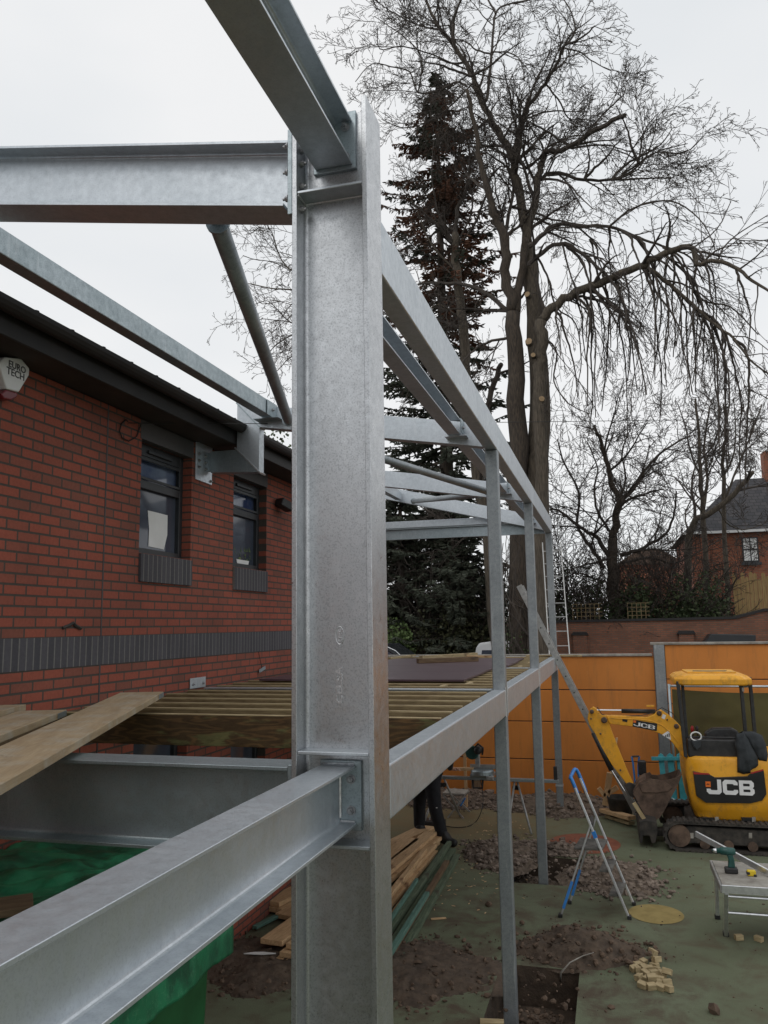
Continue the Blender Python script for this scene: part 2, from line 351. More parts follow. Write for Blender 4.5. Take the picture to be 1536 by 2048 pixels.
M['rubble'] = simple('crushed_stone', (.085, .062, .048), (.25, .195, .155), .9, 0, 7, coord='World', lo=.35, hi=.62)
M['asphalt'] = simple('car_park_asphalt', (.045, .043, .040), (.07, .068, .064), .9, 0, 5, coord='World')
M['circle_yellow'] = simple('yellow_rubber_spot', (.25, .185, .062), (.33, .25, .09), .9, 0, 8, coord='World')
M['circle_red'] = simple('red_rubber_spot', (.20, .062, .035), (.28, .10, .055), .9, 0, 8, coord='World')
M['bark'] = simple('tree_bark', (.050, .041, .031), (.130, .105, .078), .95, 0, 7, (4, 4, .5), .9, .04, coord='World')
M['bark_dark'] = simple('dark_bark', (.032, .026, .021), (.090, .068, .050), .95, 0, 7, (4, 4, .5), .9, .04, coord='World')
M['twig'] = simple('twigs', (.040, .032, .027), (.070, .056, .045), .9, 0, 3, coord='World')
M['twig_dark'] = simple('dark_twigs', (.035, .028, .024), (.065, .052, .042), .9, 0, 3, coord='World')
M['cut_wood'] = simple('sawn_branch_end', (.24, .16, .085), (.34, .24, .14), .8, 0, 20)
def leafmat(name, a, b_, c=None, s=2., lo=.3, hi=.7):
    m, t, b = newmat(name); b.inputs['Roughness'].default_value = .7
    n = tnoise(t, s, 5, .7, None, 'World'); st = [(lo, a), (hi, b_)]
    if c: st = [(lo, a), (.5, b_), (hi, c)]
    t.links.new(ramp(t, n, st), b.inputs['Base Color']); return m
M['needles'] = leafmat('conifer_needles', (.040, .048, .034), (.090, .102, .068), None, 1.5)
M['needles_dead'] = leafmat('browned_needles', (.080, .050, .032), (.21, .095, .055), None, 1.2, .35, .6)
M['hedge'] = leafmat('evergreen_leaves', (.018, .030, .012), (.045, .068, .025), (.09, .11, .04), 2.5)
M['hedge2'] = leafmat('olive_leaves', (.040, .042, .018), (.08, .085, .035), None, 2.5)
M['hedge3'] = leafmat('bright_green_leaves', (.05, .09, .025), (.12, .17, .05), None, 3)
def netmat():
    m, t, b = newmat('green_debris_netting'); b.inputs['Roughness'].default_value = .45
    n = tnoise(t, 3, 5, .65, None, 'World'); w = tnoise(t, 14, 4, .8, (1, 6, 1), 'World', 1.5)
    col = ramp(t, n, [(.3, (.008, .13, .055)), (.7, (.026, .28, .125))])
    col = tmix(t, ramp(t, w, [(.60, 0.), (.66, .6)]), col, (.14, .36, .20))
    w2 = tnoise(t, 5, 5, .6, (5, 1, 1), 'World', 3.); col = tmix(t, ramp(t, w2, [(.495, 0.), (.5, .8), (.505, 0.)]), col, (.20, .42, .27))
    dk = tnoise(t, 1.7, 6, .7, None, 'World', 1.); col = tmix(t, ramp(t, dk, [(.45, 0.), (.62, .75)]), col, (.004, .035, .02))
    t.links.new(col, b.inputs['Base Color'])
    c = t.nodes.new('ShaderNodeNewGeometry'); ck = t.nodes.new('ShaderNodeTexChecker'); ck.inputs['Scale'].default_value = 160
    t.links.new(c.outputs['Position'], ck.inputs['Vector']); bump(t, b, ck.outputs['Fac'], .35, .002); return m
M['net'] = netmat()
def meshscreen():
    m, t, b = newmat('dark_mesh_screen'); b.inputs['Roughness'].default_value = .8
    n = tnoise(t, 1.3, 4, .6, None, 'World')
    t.links.new(ramp(t, n, [(.3, (.060, .050, .014)), (.7, (.105, .090, .026))]), b.inputs['Base Color'])
    return m
M['screen'] = meshscreen()

def text_mesh(txt, size, extrude=.002, offset=0., sx=1.):
    cu = bpy.data.curves.new('txt', 'FONT'); cu.body = txt; cu.size = size; cu.extrude = extrude; cu.offset = offset
    cu.align_x = 'CENTER'; cu.align_y = 'CENTER'; cu.resolution_u = 3
    ob = bpy.data.objects.new('txt', cu); C.objects.link(ob)
    dg = bpy.context.evaluated_depsgraph_get(); me = bpy.data.meshes.new_from_object(ob.evaluated_get(dg))
    bpy.data.objects.remove(ob)
    vs = [Vector((v.co.x*sx, v.co.y, v.co.z)) for v in me.vertices]; fs = [tuple(p.vertices) for p in me.polygons]
    return vs, fs
def put_text(mb, txt, size, origin, right, up, extrude=.002, offset=0., sx=1.):
    vs, fs = text_mesh(txt, size, extrude, offset, sx); o = Vector(origin); r = Vector(right).normalized(); u = Vector(up).normalized(); n = r.cross(u)
    mb.add([o+r*v.x+u*v.y+n*v.z for v in vs], fs)

# ================================================================== STEEL FRAME
def iprof(D, W, tf=.012, tw=.008, r=.012, n=4):
    q = []
    h, w = D/2, W/2
    def fil(cx, cy, a0, a1):
        return [(cx+r*math.cos(a0+(a1-a0)*k/n), cy+r*math.sin(a0+(a1-a0)*k/n)) for k in range(n+1)]
    q += [(-w, -h), (w, -h), (w, -h+tf)]
    q += fil(tw/2+r, -h+tf+r, -math.pi/2, -math.pi)
    q += fil(tw/2+r, h-tf-r, math.pi, math.pi/2)
    q += [(w, h-tf), (w, h), (-w, h), (-w, h-tf)]
    q += fil(-tw/2-r, h-tf-r, math.pi/2, 0)
    q += fil(-tw/2-r, -h+tf+r, 0, -math.pi/2)
    q += [(-w, -h+tf)]
    return q
def cprof(D, W, t=.007):    # channel, web at side -W/2, open towards +side
    h, w = D/2, W/2
    return [(-w, -h), (w, -h), (w, -h+t*1.4), (-w+t, -h+t*1.4), (-w+t, h-t*1.4), (w, h-t*1.4), (w, h), (-w, h)]
def hexbolt(mb, c, ax, r=.013, h=.012, sgn=1, washer=True):
    if washer: mb.lathe(c, [(r*1.35, 0), (r*1.35, sgn*.003)], 14, ax); 
    mb.lathe(c, [(r, 0), (r, sgn*h), (r*.8, sgn*(h+.003))], 6, ax)
    mb.lathe(c, [(r*.5, 0), (r*.5, sgn*(h+.012))], 10, ax)
def bolts(name, parent, pts, ax, r=.013, h=.012, sgn=1, mat='bolt'):
    for c in pts:
        m_ = MB(); hexbolt(m_, c, ax, r, h, sgn); m_.build(name, M[mat], parent)
CX0, CX1, CY0, CY1 = -1.147, -.832, 2.835, 3.04
CXm, CYm = (CX0+CX1)/2, (CY0+CY1)/2
col = thing('steel_column', 'large galvanised steel I-section column in the foreground, with raised lettering on its web', 'column', (CXm, CYm, 0))
MB().sweep((CXm, CYm, 0), (CXm, CYm, 5.0), iprof(CX1-CX0, CY1-CY0, .020, .012, .016, 5), (1, 0, 0)).build('shaft', M['steel_col'], col, bevel=.0015)
def stiff(z, nm='stiffener_plate'):
    m = MB(); m.box((CX0+.021, CY0+.004, z-.006), (CX1-.021, CYm-.007, z+.006))
    p = m.build(nm, M['steel'], col, bevel=.002)
    w = MB(); w.tube([(CX0+.024, CYm-.008, z-.008), (CX1-.024, CYm-.008, z-.008)], .005, 8)
    w.tube([(CX0+.022, CY0+.01, z-.008), (CX0+.022, CYm-.01, z-.008)], .004, 6); w.tube([(CX1-.022, CY0+.01, z-.008), (CX1-.022, CYm-.01, z-.008)], .004, 6)
    w.build('weld_bead', M['weld'], col); return p
for z in (2.445, 2.125, 4.634): stiff(z)
yw = CYm-.0075
m = MB(); put_text(m, 'CELSA', .036, (-.992, yw, 2.68), (0, .0, 1), (-1, 0, 0), .0022, .0006, 1.35)
m.build('rolled_lettering', M['weld'], col)
m = MB(); put_text(m, 'cmg', .026, (-.990, yw, 2.866), (0, 0, 1), (-1, 0, 0), .0018, .0004, 1.1); m.build('rolled_emblem_text', M['weld'], col)
m = MB(); m.tube([(-.990+.0155*math.sin(t), yw, 2.866+.033*math.cos(t)) for t in [2*math.pi*k/28 for k in range(29)]], .0014, 6, False); m.build('rolled_emblem', M['weld'], col)
bolts('flange_bolt', col, [(CX0+.021, CY0+.045, z-.02) for z in (4.60, 4.70, 4.80, 4.86)], 0, .012)

def beam_thing(name, label, P, Q, prof, mat='steel', group=None, up=(0, 0, 1), cat='steel beam', section='section', bevel=.0015):
    P = Vector(P); Q = Vector(Q)
    t = thing(name, label, cat, tuple((P+Q)/2), group)
    MB().sweep(P, Q, prof, up).build(section, M[mat], t, bevel=bevel); return t
# near deck beam running from the column web towards and past the camera's left
nb = beam_thing('near_deck_beam', 'steel I-beam bolted to the column web at deck level, running to the lower left corner', (-.992, -.8, 2.2885), (-.992, 2.912, 2.2885), iprof(.213, .134, .011, .008, .013), 'steel')
m = MB().box((-1.065, 2.915, 2.165), (-.905, 2.9305, 2.412)); m.build('end_plate', M['steel_dull'], nb, bevel=.002)
bolts('end_bolt', nb, [(x, 2.914, z) for z in (2.235, 2.345) for x in (-.945, -1.035)], 1, .013, .012, -1)
w = MB(); w.tube([(-.986, 2.909, 2.21), (-.986, 2.909, 2.37)], .006, 6); w.tube([(-1.05, 2.909, 2.399), (-.93, 2.909, 2.399)], .005, 6); w.tube([(-.984, 2.909, 2.197), (-.93, 2.909, 2.197)], .005, 6)
w.build('weld_bead', M['weld'], nb)
# near roof beam
nr = beam_thing('near_roof_beam', 'dark steel beam seen from below, running from the column head over the top edge', (-.996, -.6, 4.862), (-.996, 2.912, 4.862), iprof(.20, .158, .012, .008, .013), 'steel')
m = MB().box((-1.085, 2.915, 4.745), (-.900, 2.9305, 5.0)); m.build('end_plate', M['steel_dull'], nr, bevel=.002)
bolts('end_bolt', nr, [(-.945, 2.914, z) for z in (4.80, 4.93)], 1, .014, .013, -1)
# rafters (slope up towards the building)
SL = .166
def rafter_z(X, z0): return z0+SL*(-.83-X)
# first rafter, I-section
def sl_pts(xa, xb, zb, d, y): return (xa, y, rafter_z(xa, zb)+d/2), (xb, y, rafter_z(xb, zb)+d/2)
P, Q = sl_pts(-3.9, CX0-.022, 4.535, .285, CYm)
r1 = beam_thing('rafter', 'sloping galvanised I-section rafter bolted to the left face of the big foreground column', P, Q, iprof(.285, .17, .013, .008, .013), 'steel', 'roof rafters of the steel frame')
m = MB().box((CX0-.021, CYm-.10, 4.545), (CX0-.001, CYm+.10, 4.915)); m.build('end_plate', M['steel_dull'], r1, bevel=.002)
bolts('end_bolt', r1, [(CX0-.022, y, z) for z in (4.62, 4.735, 4.85) for y in (CYm-.085, CYm+.085)], 0, .012, .012, -1)
RH = [(-.05, -.1), (.05, -.1), (.05, .1), (-.05, .1)]
WX = -3.51      # face of the school wall
KN = .112
def cranked(y, label, zb=4.345, xknee=-3.083, sl=SL, depth=.2):
    t = thing('cranked_rafter', label, 'rafter', (xknee, y, 4.5), 'roof rafters of the steel frame')
    rz = lambda X: zb+sl*(-.83-X)
    zk = rz(xknee)
    MB().prism([(xknee-KN, zk+depth+.022), (xknee+KN, zk-.022), (-.935, rz(-.935)), (-.935, rz(-.935)+depth)], 1, y, y+.1).build('rafter_arm', M['steel'], t, bevel=.003)
    MB().prism([(xknee-KN, zk+depth+.020), (xknee-KN, 4.515), (xknee+KN, 4.285), (xknee+KN, zk-.024)], 1, y+.001, y+.101).build('drop_leg', M['steel'], t, bevel=.003)
    MB().prism([(xknee-KN-.002, 4.508), (WX+.055, 4.508), (WX+.055, 4.31), (xknee+KN-.005, 4.284)], 1, y+.002, y+.099).build('wall_arm', M['steel_dull'], t, bevel=.003)
    MB().prism([(xknee-KN-.015, 4.530), (xknee-KN-.022, 4.520), (xknee+KN+.008, 4.268), (xknee+KN+.016, 4.278)], 1, y-.008, y+.108).build('mitre_plate', M['weld'], t)
    MB().prism([(xknee-KN-.006, zk+depth+.032), (xknee-KN-.012, zk+depth+.022), (xknee+KN+.002, zk-.032), (xknee+KN+.009, zk-.022)], 1, y-.005, y+.106).build('mitre_plate', M['steel_dull'], t)
    MB().box((WX+.012, y+.03, 4.33), (WX+.055, y+.07, 4.50)).build('fin_plate', M['steel_dull'], t)
    m = MB().prism([(y-.19, 4.22), (y-.19, 4.56), (y+.115, 4.60), (y+.115, 4.215)], 0, WX+.001, WX+.012)
    p = m.build('wall_plate', M['steel'], t, bevel=.002)
    bolts('wall_bolt', t, [(WX+.012, yy, z) for yy in (y-.14, y-.02) for z in (4.34, 4.40, 4.46)]+[(WX+.012, y+.085, 4.245)], 0, .012, .010); return t
t2 = cranked(6.57, 'cranked rafter whose end drops beside the eaves and turns back to the brick wall')
t3 = cranked(9.72, 'third sloping rafter back from the foreground column, crossed by the longest round brace')
t4 = thing('rafter', 'farthest and steepest sloping rafter, just above the level beam at the end of the frame', 'rafter', (-2.9, 13.1, 4.9), 'roof rafters of the steel frame')
MB().prism([(-.935, 4.375), (-5.0, 4.375+.247*4.1), (-5.0, 4.59+.247*4.1), (-.935, 4.59)], 1, 13.07, 13.17).build('rafter_arm', M['steel'], t4, bevel=.003)
MB().box((-5.0, 13.07, 0), (-4.9, 13.17, 5.36)).build('corner_post', M['post'], t4, bevel=.005)
# level beam at the far end
fb = thing('far_eaves_beam', 'long level beam with a pale top flange closing the far end of the steel frame', 'steel beam', (-2.3, 13.2, 4.35))
MB().sweep((-4.9, 13.22, 4.455), (-.94, 13.22, 4.455), [(-.03, -.115), (.03, -.115), (.03, -.105), (-.022, -.105), (-.022, .06), (.03, .06), (.03, .07), (-.03, .07)], (0, 0, 1)).build('channel', M['steel_dull'], fb, bevel=.001)
MB().box((-4.9, 13.26, 4.545), (-.94, 13.35, 4.66)).build('top_rail', M['steel'], fb, bevel=.003)
# posts
def post(y, label, w=.102, ztop=4.57):
    t = thing('steel_post', label, 'post', (-.883, y+w/2, 0), 'slim square posts along the deck edge')
    MB().box((-.934, y, -.2), (-.832, y+w, ztop-.235)).build('lower_shaft', M['post'], t, bevel=.008, seg=2)
    MB().box((-.945, y-.002, ztop-.232), (-.8335, y+w+.002, ztop-.002)).build('head_plate', M['steel'], t, bevel=.002)
    b = MB(); b.tube([(-.8325, y-.003, 2.17), (-.8325, y-.003, 2.40)], .004, 6); b.tube([(-.8325, y+w+.003, 2.17), (-.8325, y+w+.003, 2.40)], .004, 6)
    b.build('weld_bead', M['weld'], t)
    MB().box((-.95, y-.02, -.25), (-.80, y+w+.02, -.2)).build('base_plate', M['steel_dull'], t); return t
PYS = (6.57, 9.70, 13.07)
post(PYS[0], 'nearest of the three slim square posts, its foot among wet concrete in the pit')
post(PYS[1], 'middle of the three slim square posts, standing in the pit beside broken stone')
p4 = post(PYS[2], 'farthest of the three slim square posts, in front of the orange wall')
MB().box((-.94, 13.06, .42), (-.826, 13.178, .445)).build('band', M['steel'], p4)
# edge beams
segs = [(CY1+.002, PYS[0]-.003), (PYS[0]+.105, PYS[1]-.003), (PYS[1]+.105, PYS[2]-.003)]
nm = ['nearest', 'middle', 'farthest']; whr = ['between the big column and the nearest slim post', 'between the nearest and middle slim posts', 'between the middle and farthest slim posts']
for i, (a, b_) in enumerate(segs):
    t = thing('deck_edge_beam', nm[i]+' box beam along the outer edge of the deck, '+whr[i], 'steel beam', (-.885, (a+b_)/2, 2.18), 'box beams along the deck edge')
    MB().box((-.934, a, 2.177), (-.832, b_, 2.382)).build('section', M['steel'], t, bevel=.010, seg=3)
    t = thing('roof_edge_beam', nm[i]+' box beam along the top outer edge of the frame, '+whr[i], 'steel beam', (-.885, (a+b_)/2, 4.33), 'box beams along the roof edge')
    MB().box((-.934, a, 4.335), (-.832, b_, 4.57)).build('section', M['steel'], t, bevel=.010, seg=3)
# lower cross beams at deck level along X
t = beam_thing('deck_cross_beam', 'deep galvanised I-beam running left from the big column to the wall, below the scaffold boards', (-3.45, CYm, 2.2315), (CX0-.022, CYm, 2.2315), iprof(.318, .17, .013, .008, .014), 'steel_dull', 'cross beams under the deck')
MB().box((CX0-.021, CYm-.09, 2.06), (CX0-.001, CYm+.09, 2.40)).build('end_plate', M['steel_dull'], t, bevel=.002)
lab = ['cross beam showing as a pale strip between the deck joists nearest the near slim post', 'cross beam under the purple-brown boards at the middle slim post', 'cross beam under the far end of the deck at the farthest slim post']
for i, y in enumerate((6.55, 9.75, 13.12)):
    beam_thing('deck_cross_beam', lab[i], (-3.45, y, 2.285), (-.936, y, 2.285), iprof(.203, .10, .009, .006, .008), 'steel', 'cross beams under the deck')
# purlins
t = thing('purlin', 'box purlin crossing the sky above the dark eaves to the cranked rafter', 'purlin', (-2.8, 4.7, 4.76), 'roof purlins')
MB().sweep((-2.86, -.5, 4.815), (-2.86, 6.50, 4.825), [(-.048, -.066), (.048, -.066), (.048, .066), (-.048, .066)]).build('section', M['steel_dull'], t, bevel=.005, seg=2)
MB().box((-2.808, 6.36, 4.75), (-2.80, 6.569, 4.885)).build('cleat', M['steel_dull'], t, bevel=.002)
MB().box((-2.98, 6.45, 4.742), (-2.74, 6.569, 4.749)).build('seat_plate', M['steel_dull'], t)
b = MB(); hexbolt(b, (-2.80, 6.47, 4.815), 0, .012, .01); b.build('cleat_bolt', M['bolt'], t)
def purlinR(ya, yb, za, zb, label, x=-1.17, W=.105, D=.135):
    t = thing('purlin', label, 'purlin', (x, (ya+yb)/2, za), 'roof purlins')
    MB().sweep((x, ya, za+D/2), (x, yb, zb+D/2), cprof(D, W, .008)).build('section', M['steel'], t, bevel=.0015)
    MB().box((x-.08, yb-.02, zb-.012), (x+.10, yb+.09, zb-.003)).build('seat_plate', M['steel'], t)
    MB().box((x+.06, yb-.05, zb+.012), (x+.068, yb+.09, zb+.13)).build('cleat', M['steel_dull'], t, bevel=.002)
    b = MB(); hexbolt(b, (x+.068, yb+.01, zb+.06), 0, .012, .01); b.build('cleat_bolt', M['bolt'], t)
purlinR(3.05, 6.48, 4.46, 4.46, 'open channel purlin just inside the top edge beam, in the bay nearest the big column')
purlinR(6.70, 9.63, 4.46, 4.46, 'open channel purlin just inside the top edge beam, in the middle bay')
purlinR(9.85, 12.98, 4.46, 4.50, 'open channel purlin just inside the top edge beam, in the farthest bay')
t = thing('purlin', 'far box purlin over the building side, its end cleat showing beside the big column', 'purlin', (-3.3, 11.3, 5.0), 'roof purlins')
MB().sweep((-3.33, 9.85, 5.02), (-3.33, 13.0, 5.06), [(-.05, -.07), (.05, -.07), (.05, .07), (-.05, .07)]).build('section', M['steel'], t, bevel=.004)
# round braces
def brace(P, Q, r, label):
    P = Vector(P); Q = Vector(Q); d = (Q-P).normalized()
    t = thing('round_brace', label, 'brace', tuple((P+Q)/2), 'round tube braces under the roof')
    MB().tube([P+d*.10, Q-d*.10], r, 20).build('tube', M['post'], t, smooth=True)
    for E_, s_ in ((P, 1), (Q, -1)):
        m = MB(); m.tube([E_+d*s_*.085, E_+d*s_*.105], r*1.25, 18); m.obox(E_, E_+d*s_*.09, .06, .012); m.build('end_fitting', M['steel_dull'], t)
brace(PY(428, 425, 3.0), (-2.665, 6.53, 4.70), .043, 'dark round tube brace rising against the sky, left of the big column')
brace((-2.66, 6.72, 4.66), (-1.30, 9.68, 4.475), .040, 'long pale round tube brace sloping down to the right behind the nearest slim post')
brace((-1.45, 9.88, 4.50), (-3.09, 12.98, 4.955), .040, 'short-looking round tube brace lying almost level, the farthest of the braces')

# ================================================================== SCHOOL BUILDING
S_ = .885
def BY(y): return y*S_
def BZ(z): return EYE+(z-EYE)*S_
bld = thing('school_building', 'red brick school building with dark eaves, blue soldier-brick band and narrow windows', 'building', (WX-4, 5, 0))
ztop = BZ(4.77)
wins = [(BY(6.24), BY(7.15)), (BY(8.09), BY(8.99))]
zs, zh = BZ(3.57), BZ(4.60); zb1, zb2 = BZ(2.85), BZ(2.625)
lz0, lz1 = BZ(1.0), BZ(2.05)
Y0, Y1 = -6.0, 10.9
m = MB()
ys = [Y0] + [v for w in wins for v in w] + [Y1]
T = .30
for i in range(0, len(ys), 2): m.box((WX-T, ys[i], 0), (WX, ys[i+1], ztop))
for a, b_ in wins:
    m.box((WX-T, a, 0), (WX, b_, lz0)); m.box((WX-T, a, lz1), (WX, b_, zs)); m.box((WX-T, a, zh), (WX, b_, ztop))
m.box((WX-7.8, Y1-.3, 0), (WX-T, Y1, ztop)); m.box((WX-7.8, Y0, 0), (WX-T, Y0+.3, ztop))
m.build('brick_wall', M['brick'], bld)
MB().box((WX-.05, Y0+.01, zb2), (WX+.004, Y1+.004, zb1)).build('soldier_course', M['soldier'], bld)
for i, (a, b_) in enumerate(wins):
    MB().box((WX-.16, a+.002, zs-.225), (WX+.022, b_-.002, zs-.006)).build('brick_sill', M['soldier'], bld, bevel=.002)
    MB().box((WX-.07, a-.02, zh-.004), (WX+.004, b_+.02, ztop-.001)).build('lintel_panel', M['lintel'], bld)
for k, y in enumerate((BY(5.725),)):
    MB().box((WX-.01, y-.006, 0), (WX+.0035, y+.006, zb2-.001)).build('movement_joint', M['lintel'], bld)
    MB().box((WX-.01, y-.006, zb1+.001), (WX+.0035, y+.006, ztop)).build('movement_joint', M['lintel'], bld)
# eaves
EXx = WX+.30
f0 = PXw(0, 666, EXx).z; f1 = PXw(300, 757, EXx).z
MB().box((EXx-.02, Y0-.3, f0), (EXx, Y1+.3, f1)).build('fascia', M['fascia'], bld, bevel=.004)
MB().box((WX-.05, Y0-.3, f0+.01), (EXx-.02, Y1+.3, f0+.03)).build('soffit', M['soffit'], bld)
g = MB(); n_ = 9
gp = [(EXx+.005+.055*(1-math.cos(math.pi*k/(n_-1))), f1-.02-.07*math.sin(math.pi*k/(n_-1))) for k in range(n_)]
gpi = [(x*1+.0, z+.006) for x, z in gp[::-1]]
MB().prism(gp+[(gp[-1][0]-.006, gp[-1][1])]+[(EXx+.011+.049*(1-math.cos(math.pi*k/(n_-1))), f1-.02-.063*math.sin(math.pi*k/(n_-1))) for k in range(n_-1, -1, -1)], 1, Y0-.3, Y1+.3).build('gutter', M['fascia'], bld)
rf = MB().prism([(EXx+.03, f1-.005), (EXx+.03, f1+.02), (WX-3.9, f1+1.6), (WX-8.1, f1+.02), (WX-8.1, f1-.01), (WX-3.9, f1+1.56)], 1, Y0-.35, Y1+.35).build('roof', M['roof'], bld)
for k in range(24):
    MB().lathe((EXx+.02, 3.2+k*.33, f1+.012), [(.02, 0), (.02, .02)], 8).build('eaves_clip', M['roof'], bld)
def window(a, b_, z0, z1, transom, vent=True):
    fr = MB(); d0, d1 = WX-.15, WX-.085; e = .055
    fr.box((d0, a, z0), (d1, a+e, z1)); fr.box((d0, b_-e, z0), (d1, b_, z1))
    fr.box((d0, a+e, z0), (d1, b_-e, z0+e)); fr.box((d0, a+e, z1-e*1.9), (d1, b_-e, z1))
    if transom: fr.box((d0, a+e, transom-.035), (d1, b_-e, transom+.035))
    w = fr.build('window', M['frame'], bld, bevel=.004)
    WL[w.name] = WL[bld.name]
    if transom:
        MB().box((d0+.02, a+e-.005, z0+e-.005), (d0+.026, b_-e+.005, transom)).build('pane', M['glass'], w)
        MB().box((d0+.02, a+e-.005, transom+.002), (d0+.026, b_-e+.005, z1-e)).build('pane', M['glass_blue'], w)
    else: MB().box((d0+.02, a+e-.005, z0+e-.005), (d0+.026, b_-e+.005, z1-e)).build('pane', M['glass'], w)
    if transom:
        q = MB(); q.box((d1, a+e, transom+.036), (d1+.012, a+e+.03, z1-e*2)); q.box((d1, b_-e-.03, transom+.036), (d1+.012, b_-e, z1-e*2)); q.box((d1, a+e+.031, transom+.036), (d1+.012, b_-e-.031, transom+.06)); q.box((d1, a+e+.031, z1-e*2-.03), (d1+.012, b_-e-.031, z1-e*2))
        q.build('opening_light', M['frame'], w, bevel=.003)
    if vent: MB().box((d1, a+.22, z1-.075), (d1+.02, b_-.22, z1-.045)).build('trickle_vent', M['frame'], w, bevel=.004)
    sl = MB().box((WX-.14, a+.003, z0-.022), (WX+.0, b_-.003, z0-.002)).build('sill', M['lintel'], w, bevel=.002)
    return w
w1 = window(wins[0][0], wins[0][1], zs, zh, BZ(4.22)); w2 = window(wins[1][0], wins[1][1], zs, zh, BZ(4.22))
for a, b_ in wins: window(a, b_, lz0, lz1, None, False)
# things on and inside the windows
def PT(x, y): return 220+x/4.042, 860+y/4.042
xp = WX-.120
cs = [PXw(*PT(x, y), xp) for x, y in ((305, 650), (380, 668), (465, 690), (462, 850), (435, 965), (310, 940), (316, 800))]
tag(MB().prism([(c.y, c.z) for c in cs], 0, xp-.001, xp+.001).build('notice_sheet', M['paper']), 'blank white sheet of paper stuck inside the left window', 'paper')
fp = thing('window_box_plant', 'green leafy pot plant standing inside the lower pane of the right window', 'pot plant', (WX-.2, BY(8.6), zs+.05))
rnd = random.Random(3); m = MB()
for k in range(40):
    c = Vector((WX-.121, BY(8.62)+rnd.uniform(-.2, .2), zs+.075+rnd.uniform(0, .13))); dx = Vector((0, rnd.uniform(-.05, .05), rnd.uniform(-.02, .05)))
    m.add([c, c+dx, c+dx*.6+Vector((.002, .02, -.02))], [(0, 1, 2)])
m.build('leaves', M['hedge3'], fp)
MB().prism([(BY(8.62)-.13, zs+.06), (BY(8.62)+.13, zs+.06), (BY(8.62)+.15, zs+.10), (BY(8.62)-.15, zs+.10)], 0, WX-.120, WX-.116).build('pot', M['white'], fp)
# alarm box
al = thing('alarm_box', 'white and dark red burglar alarm box with lettering under the eaves', 'alarm box', (WX+.05, 3.95, 4.3))
def AZ(x, y): c = PXw(x/2.56, 600+y/2.56, WX+.08); return (c.y, c.z)
op = [AZ(-6, 325), AZ(25, 292), AZ(110, 300), AZ(152, 350), AZ(150, 385), AZ(98, 472), AZ(35, 455)]
MB().prism(op, 0, WX+.002, WX+.08).build('cover', M['white'], al, bevel=.008, seg=2)
lp = [AZ(35, 457), AZ(97, 474), AZ(92, 498), AZ(60, 513), AZ(25, 505), AZ(8, 480)]
MB().prism(lp, 0, WX+.004, WX+.075).build('lamp_lens', M['red_plastic'], al, bevel=.008, seg=2)
m = MB(); c = AZ(80, 380); put_text(m, 'TECH', .062, (WX+.081, c[0], c[1]), (0, 1, -.02), (0, 0, 1), .001, .001, 1.0)
c = AZ(88, 345); put_text(m, 'EURO', .058, (WX+.081, c[0], c[1]), (0, 1, -.02), (0, 0, 1), .001, .001, 1.0)
m.build('lettering', M['lintel'], al)
# floodlight
fl = thing('floodlight', 'small black floodlight on the brick wall right of the second window', 'floodlight', (WX+.06, BY(9.25), 4.2))
c = PXw(566, 1008, WX+.08)
m = MB().obox(c+Vector((-.02, -.07, .02)), c+Vector((.05, .09, -.04)), .12, .09); m.build('housing', M['black'], fl, bevel=.008)
MB().lathe((c.x-.08, c.y-.01, c.z+.03), [(.02, 0), (.02, .06)], 10, 0).build('bracket', M['black'], fl)
q = PXw(577, 1016, WX+.09); MB().lathe((q.x, q.y, q.z), [(.045, 0), (.05, .02), (.03, .035)], 16, 1).build('reflector', M['chrome'], fl, smooth=True)
# cable loop, wire, small bits on the wall
pts = [PXw(x/2.56, 600+y/2.56, WX+.012) for x, y in ((720, 640), (700, 700), (660, 722), (625, 705), (612, 670), (622, 635), (645, 612), (655, 622))]
tag(MB().tube(pts, .005, 6).build('cable_loop', M['cable']), 'loose loop of black cable on the bricks left of the first window', 'cable')
pts = [PXw(245, 843, WX+.02), PXw(392, 845, WX+.4)]
a = Vector((WX+.02, 5.8, PXw(300, 846, WX+.02).z)); 
wpts = []
for k in range(25):
    u = k/24; x = 250+(1536+60-250)*u; yy = 846-12*max(0, u-.3)*1.2+8*math.sin(u*math.pi)*.3
    wpts.append(PY(x, yy, 5.3+6*u))
tag(MB().tube(wpts, .0035, 5).build('overhead_wire', M['cable']), 'thin dark wire stretched across the whole view just above the windows', 'wire')
t = thing('wall_bracket', 'small galvanised bracket with two bolts on the wall at deck level', 'bracket', (WX, BY(7.3), BZ(2.36)))
MB().box((WX+.005, BY(7.17), BZ(2.32)), (WX+.015, BY(7.48), BZ(2.42))).build('plate', M['steel'], t, bevel=.002)
bolts('bolt', t, [(WX+.015, BY(7.22), BZ(2.36)), (WX+.015, BY(7.42), BZ(2.36))], 0, .01, .008)
t = thing('hanging_tag', 'small grey steel tag hanging from a black string on the wall above the joists', 'tag', (WX, BY(8.75), BZ(2.4)))
p0 = PXw(517, 1303, WX+.01); p1 = PXw(524, 1338, WX+.02)
MB().tube([p0, p1], .003, 5).build('string', M['cable'], t)
MB().obox(p1+Vector((0, -.07, -.02)), p1+Vector((.0, .08, .012)), .006, .035).build('plate', M['steel_dull'], t)
tag(MB().tube([PXw(x, y, WX+.006) for x, y in ((125, 1256), (140, 1250), (146, 1246), (152, 1252), (162, 1257))], .012, 5).build('wall_stub', M['rubber']), 'dark broken fixing stub on the bricks above the blue band', 'fixing')

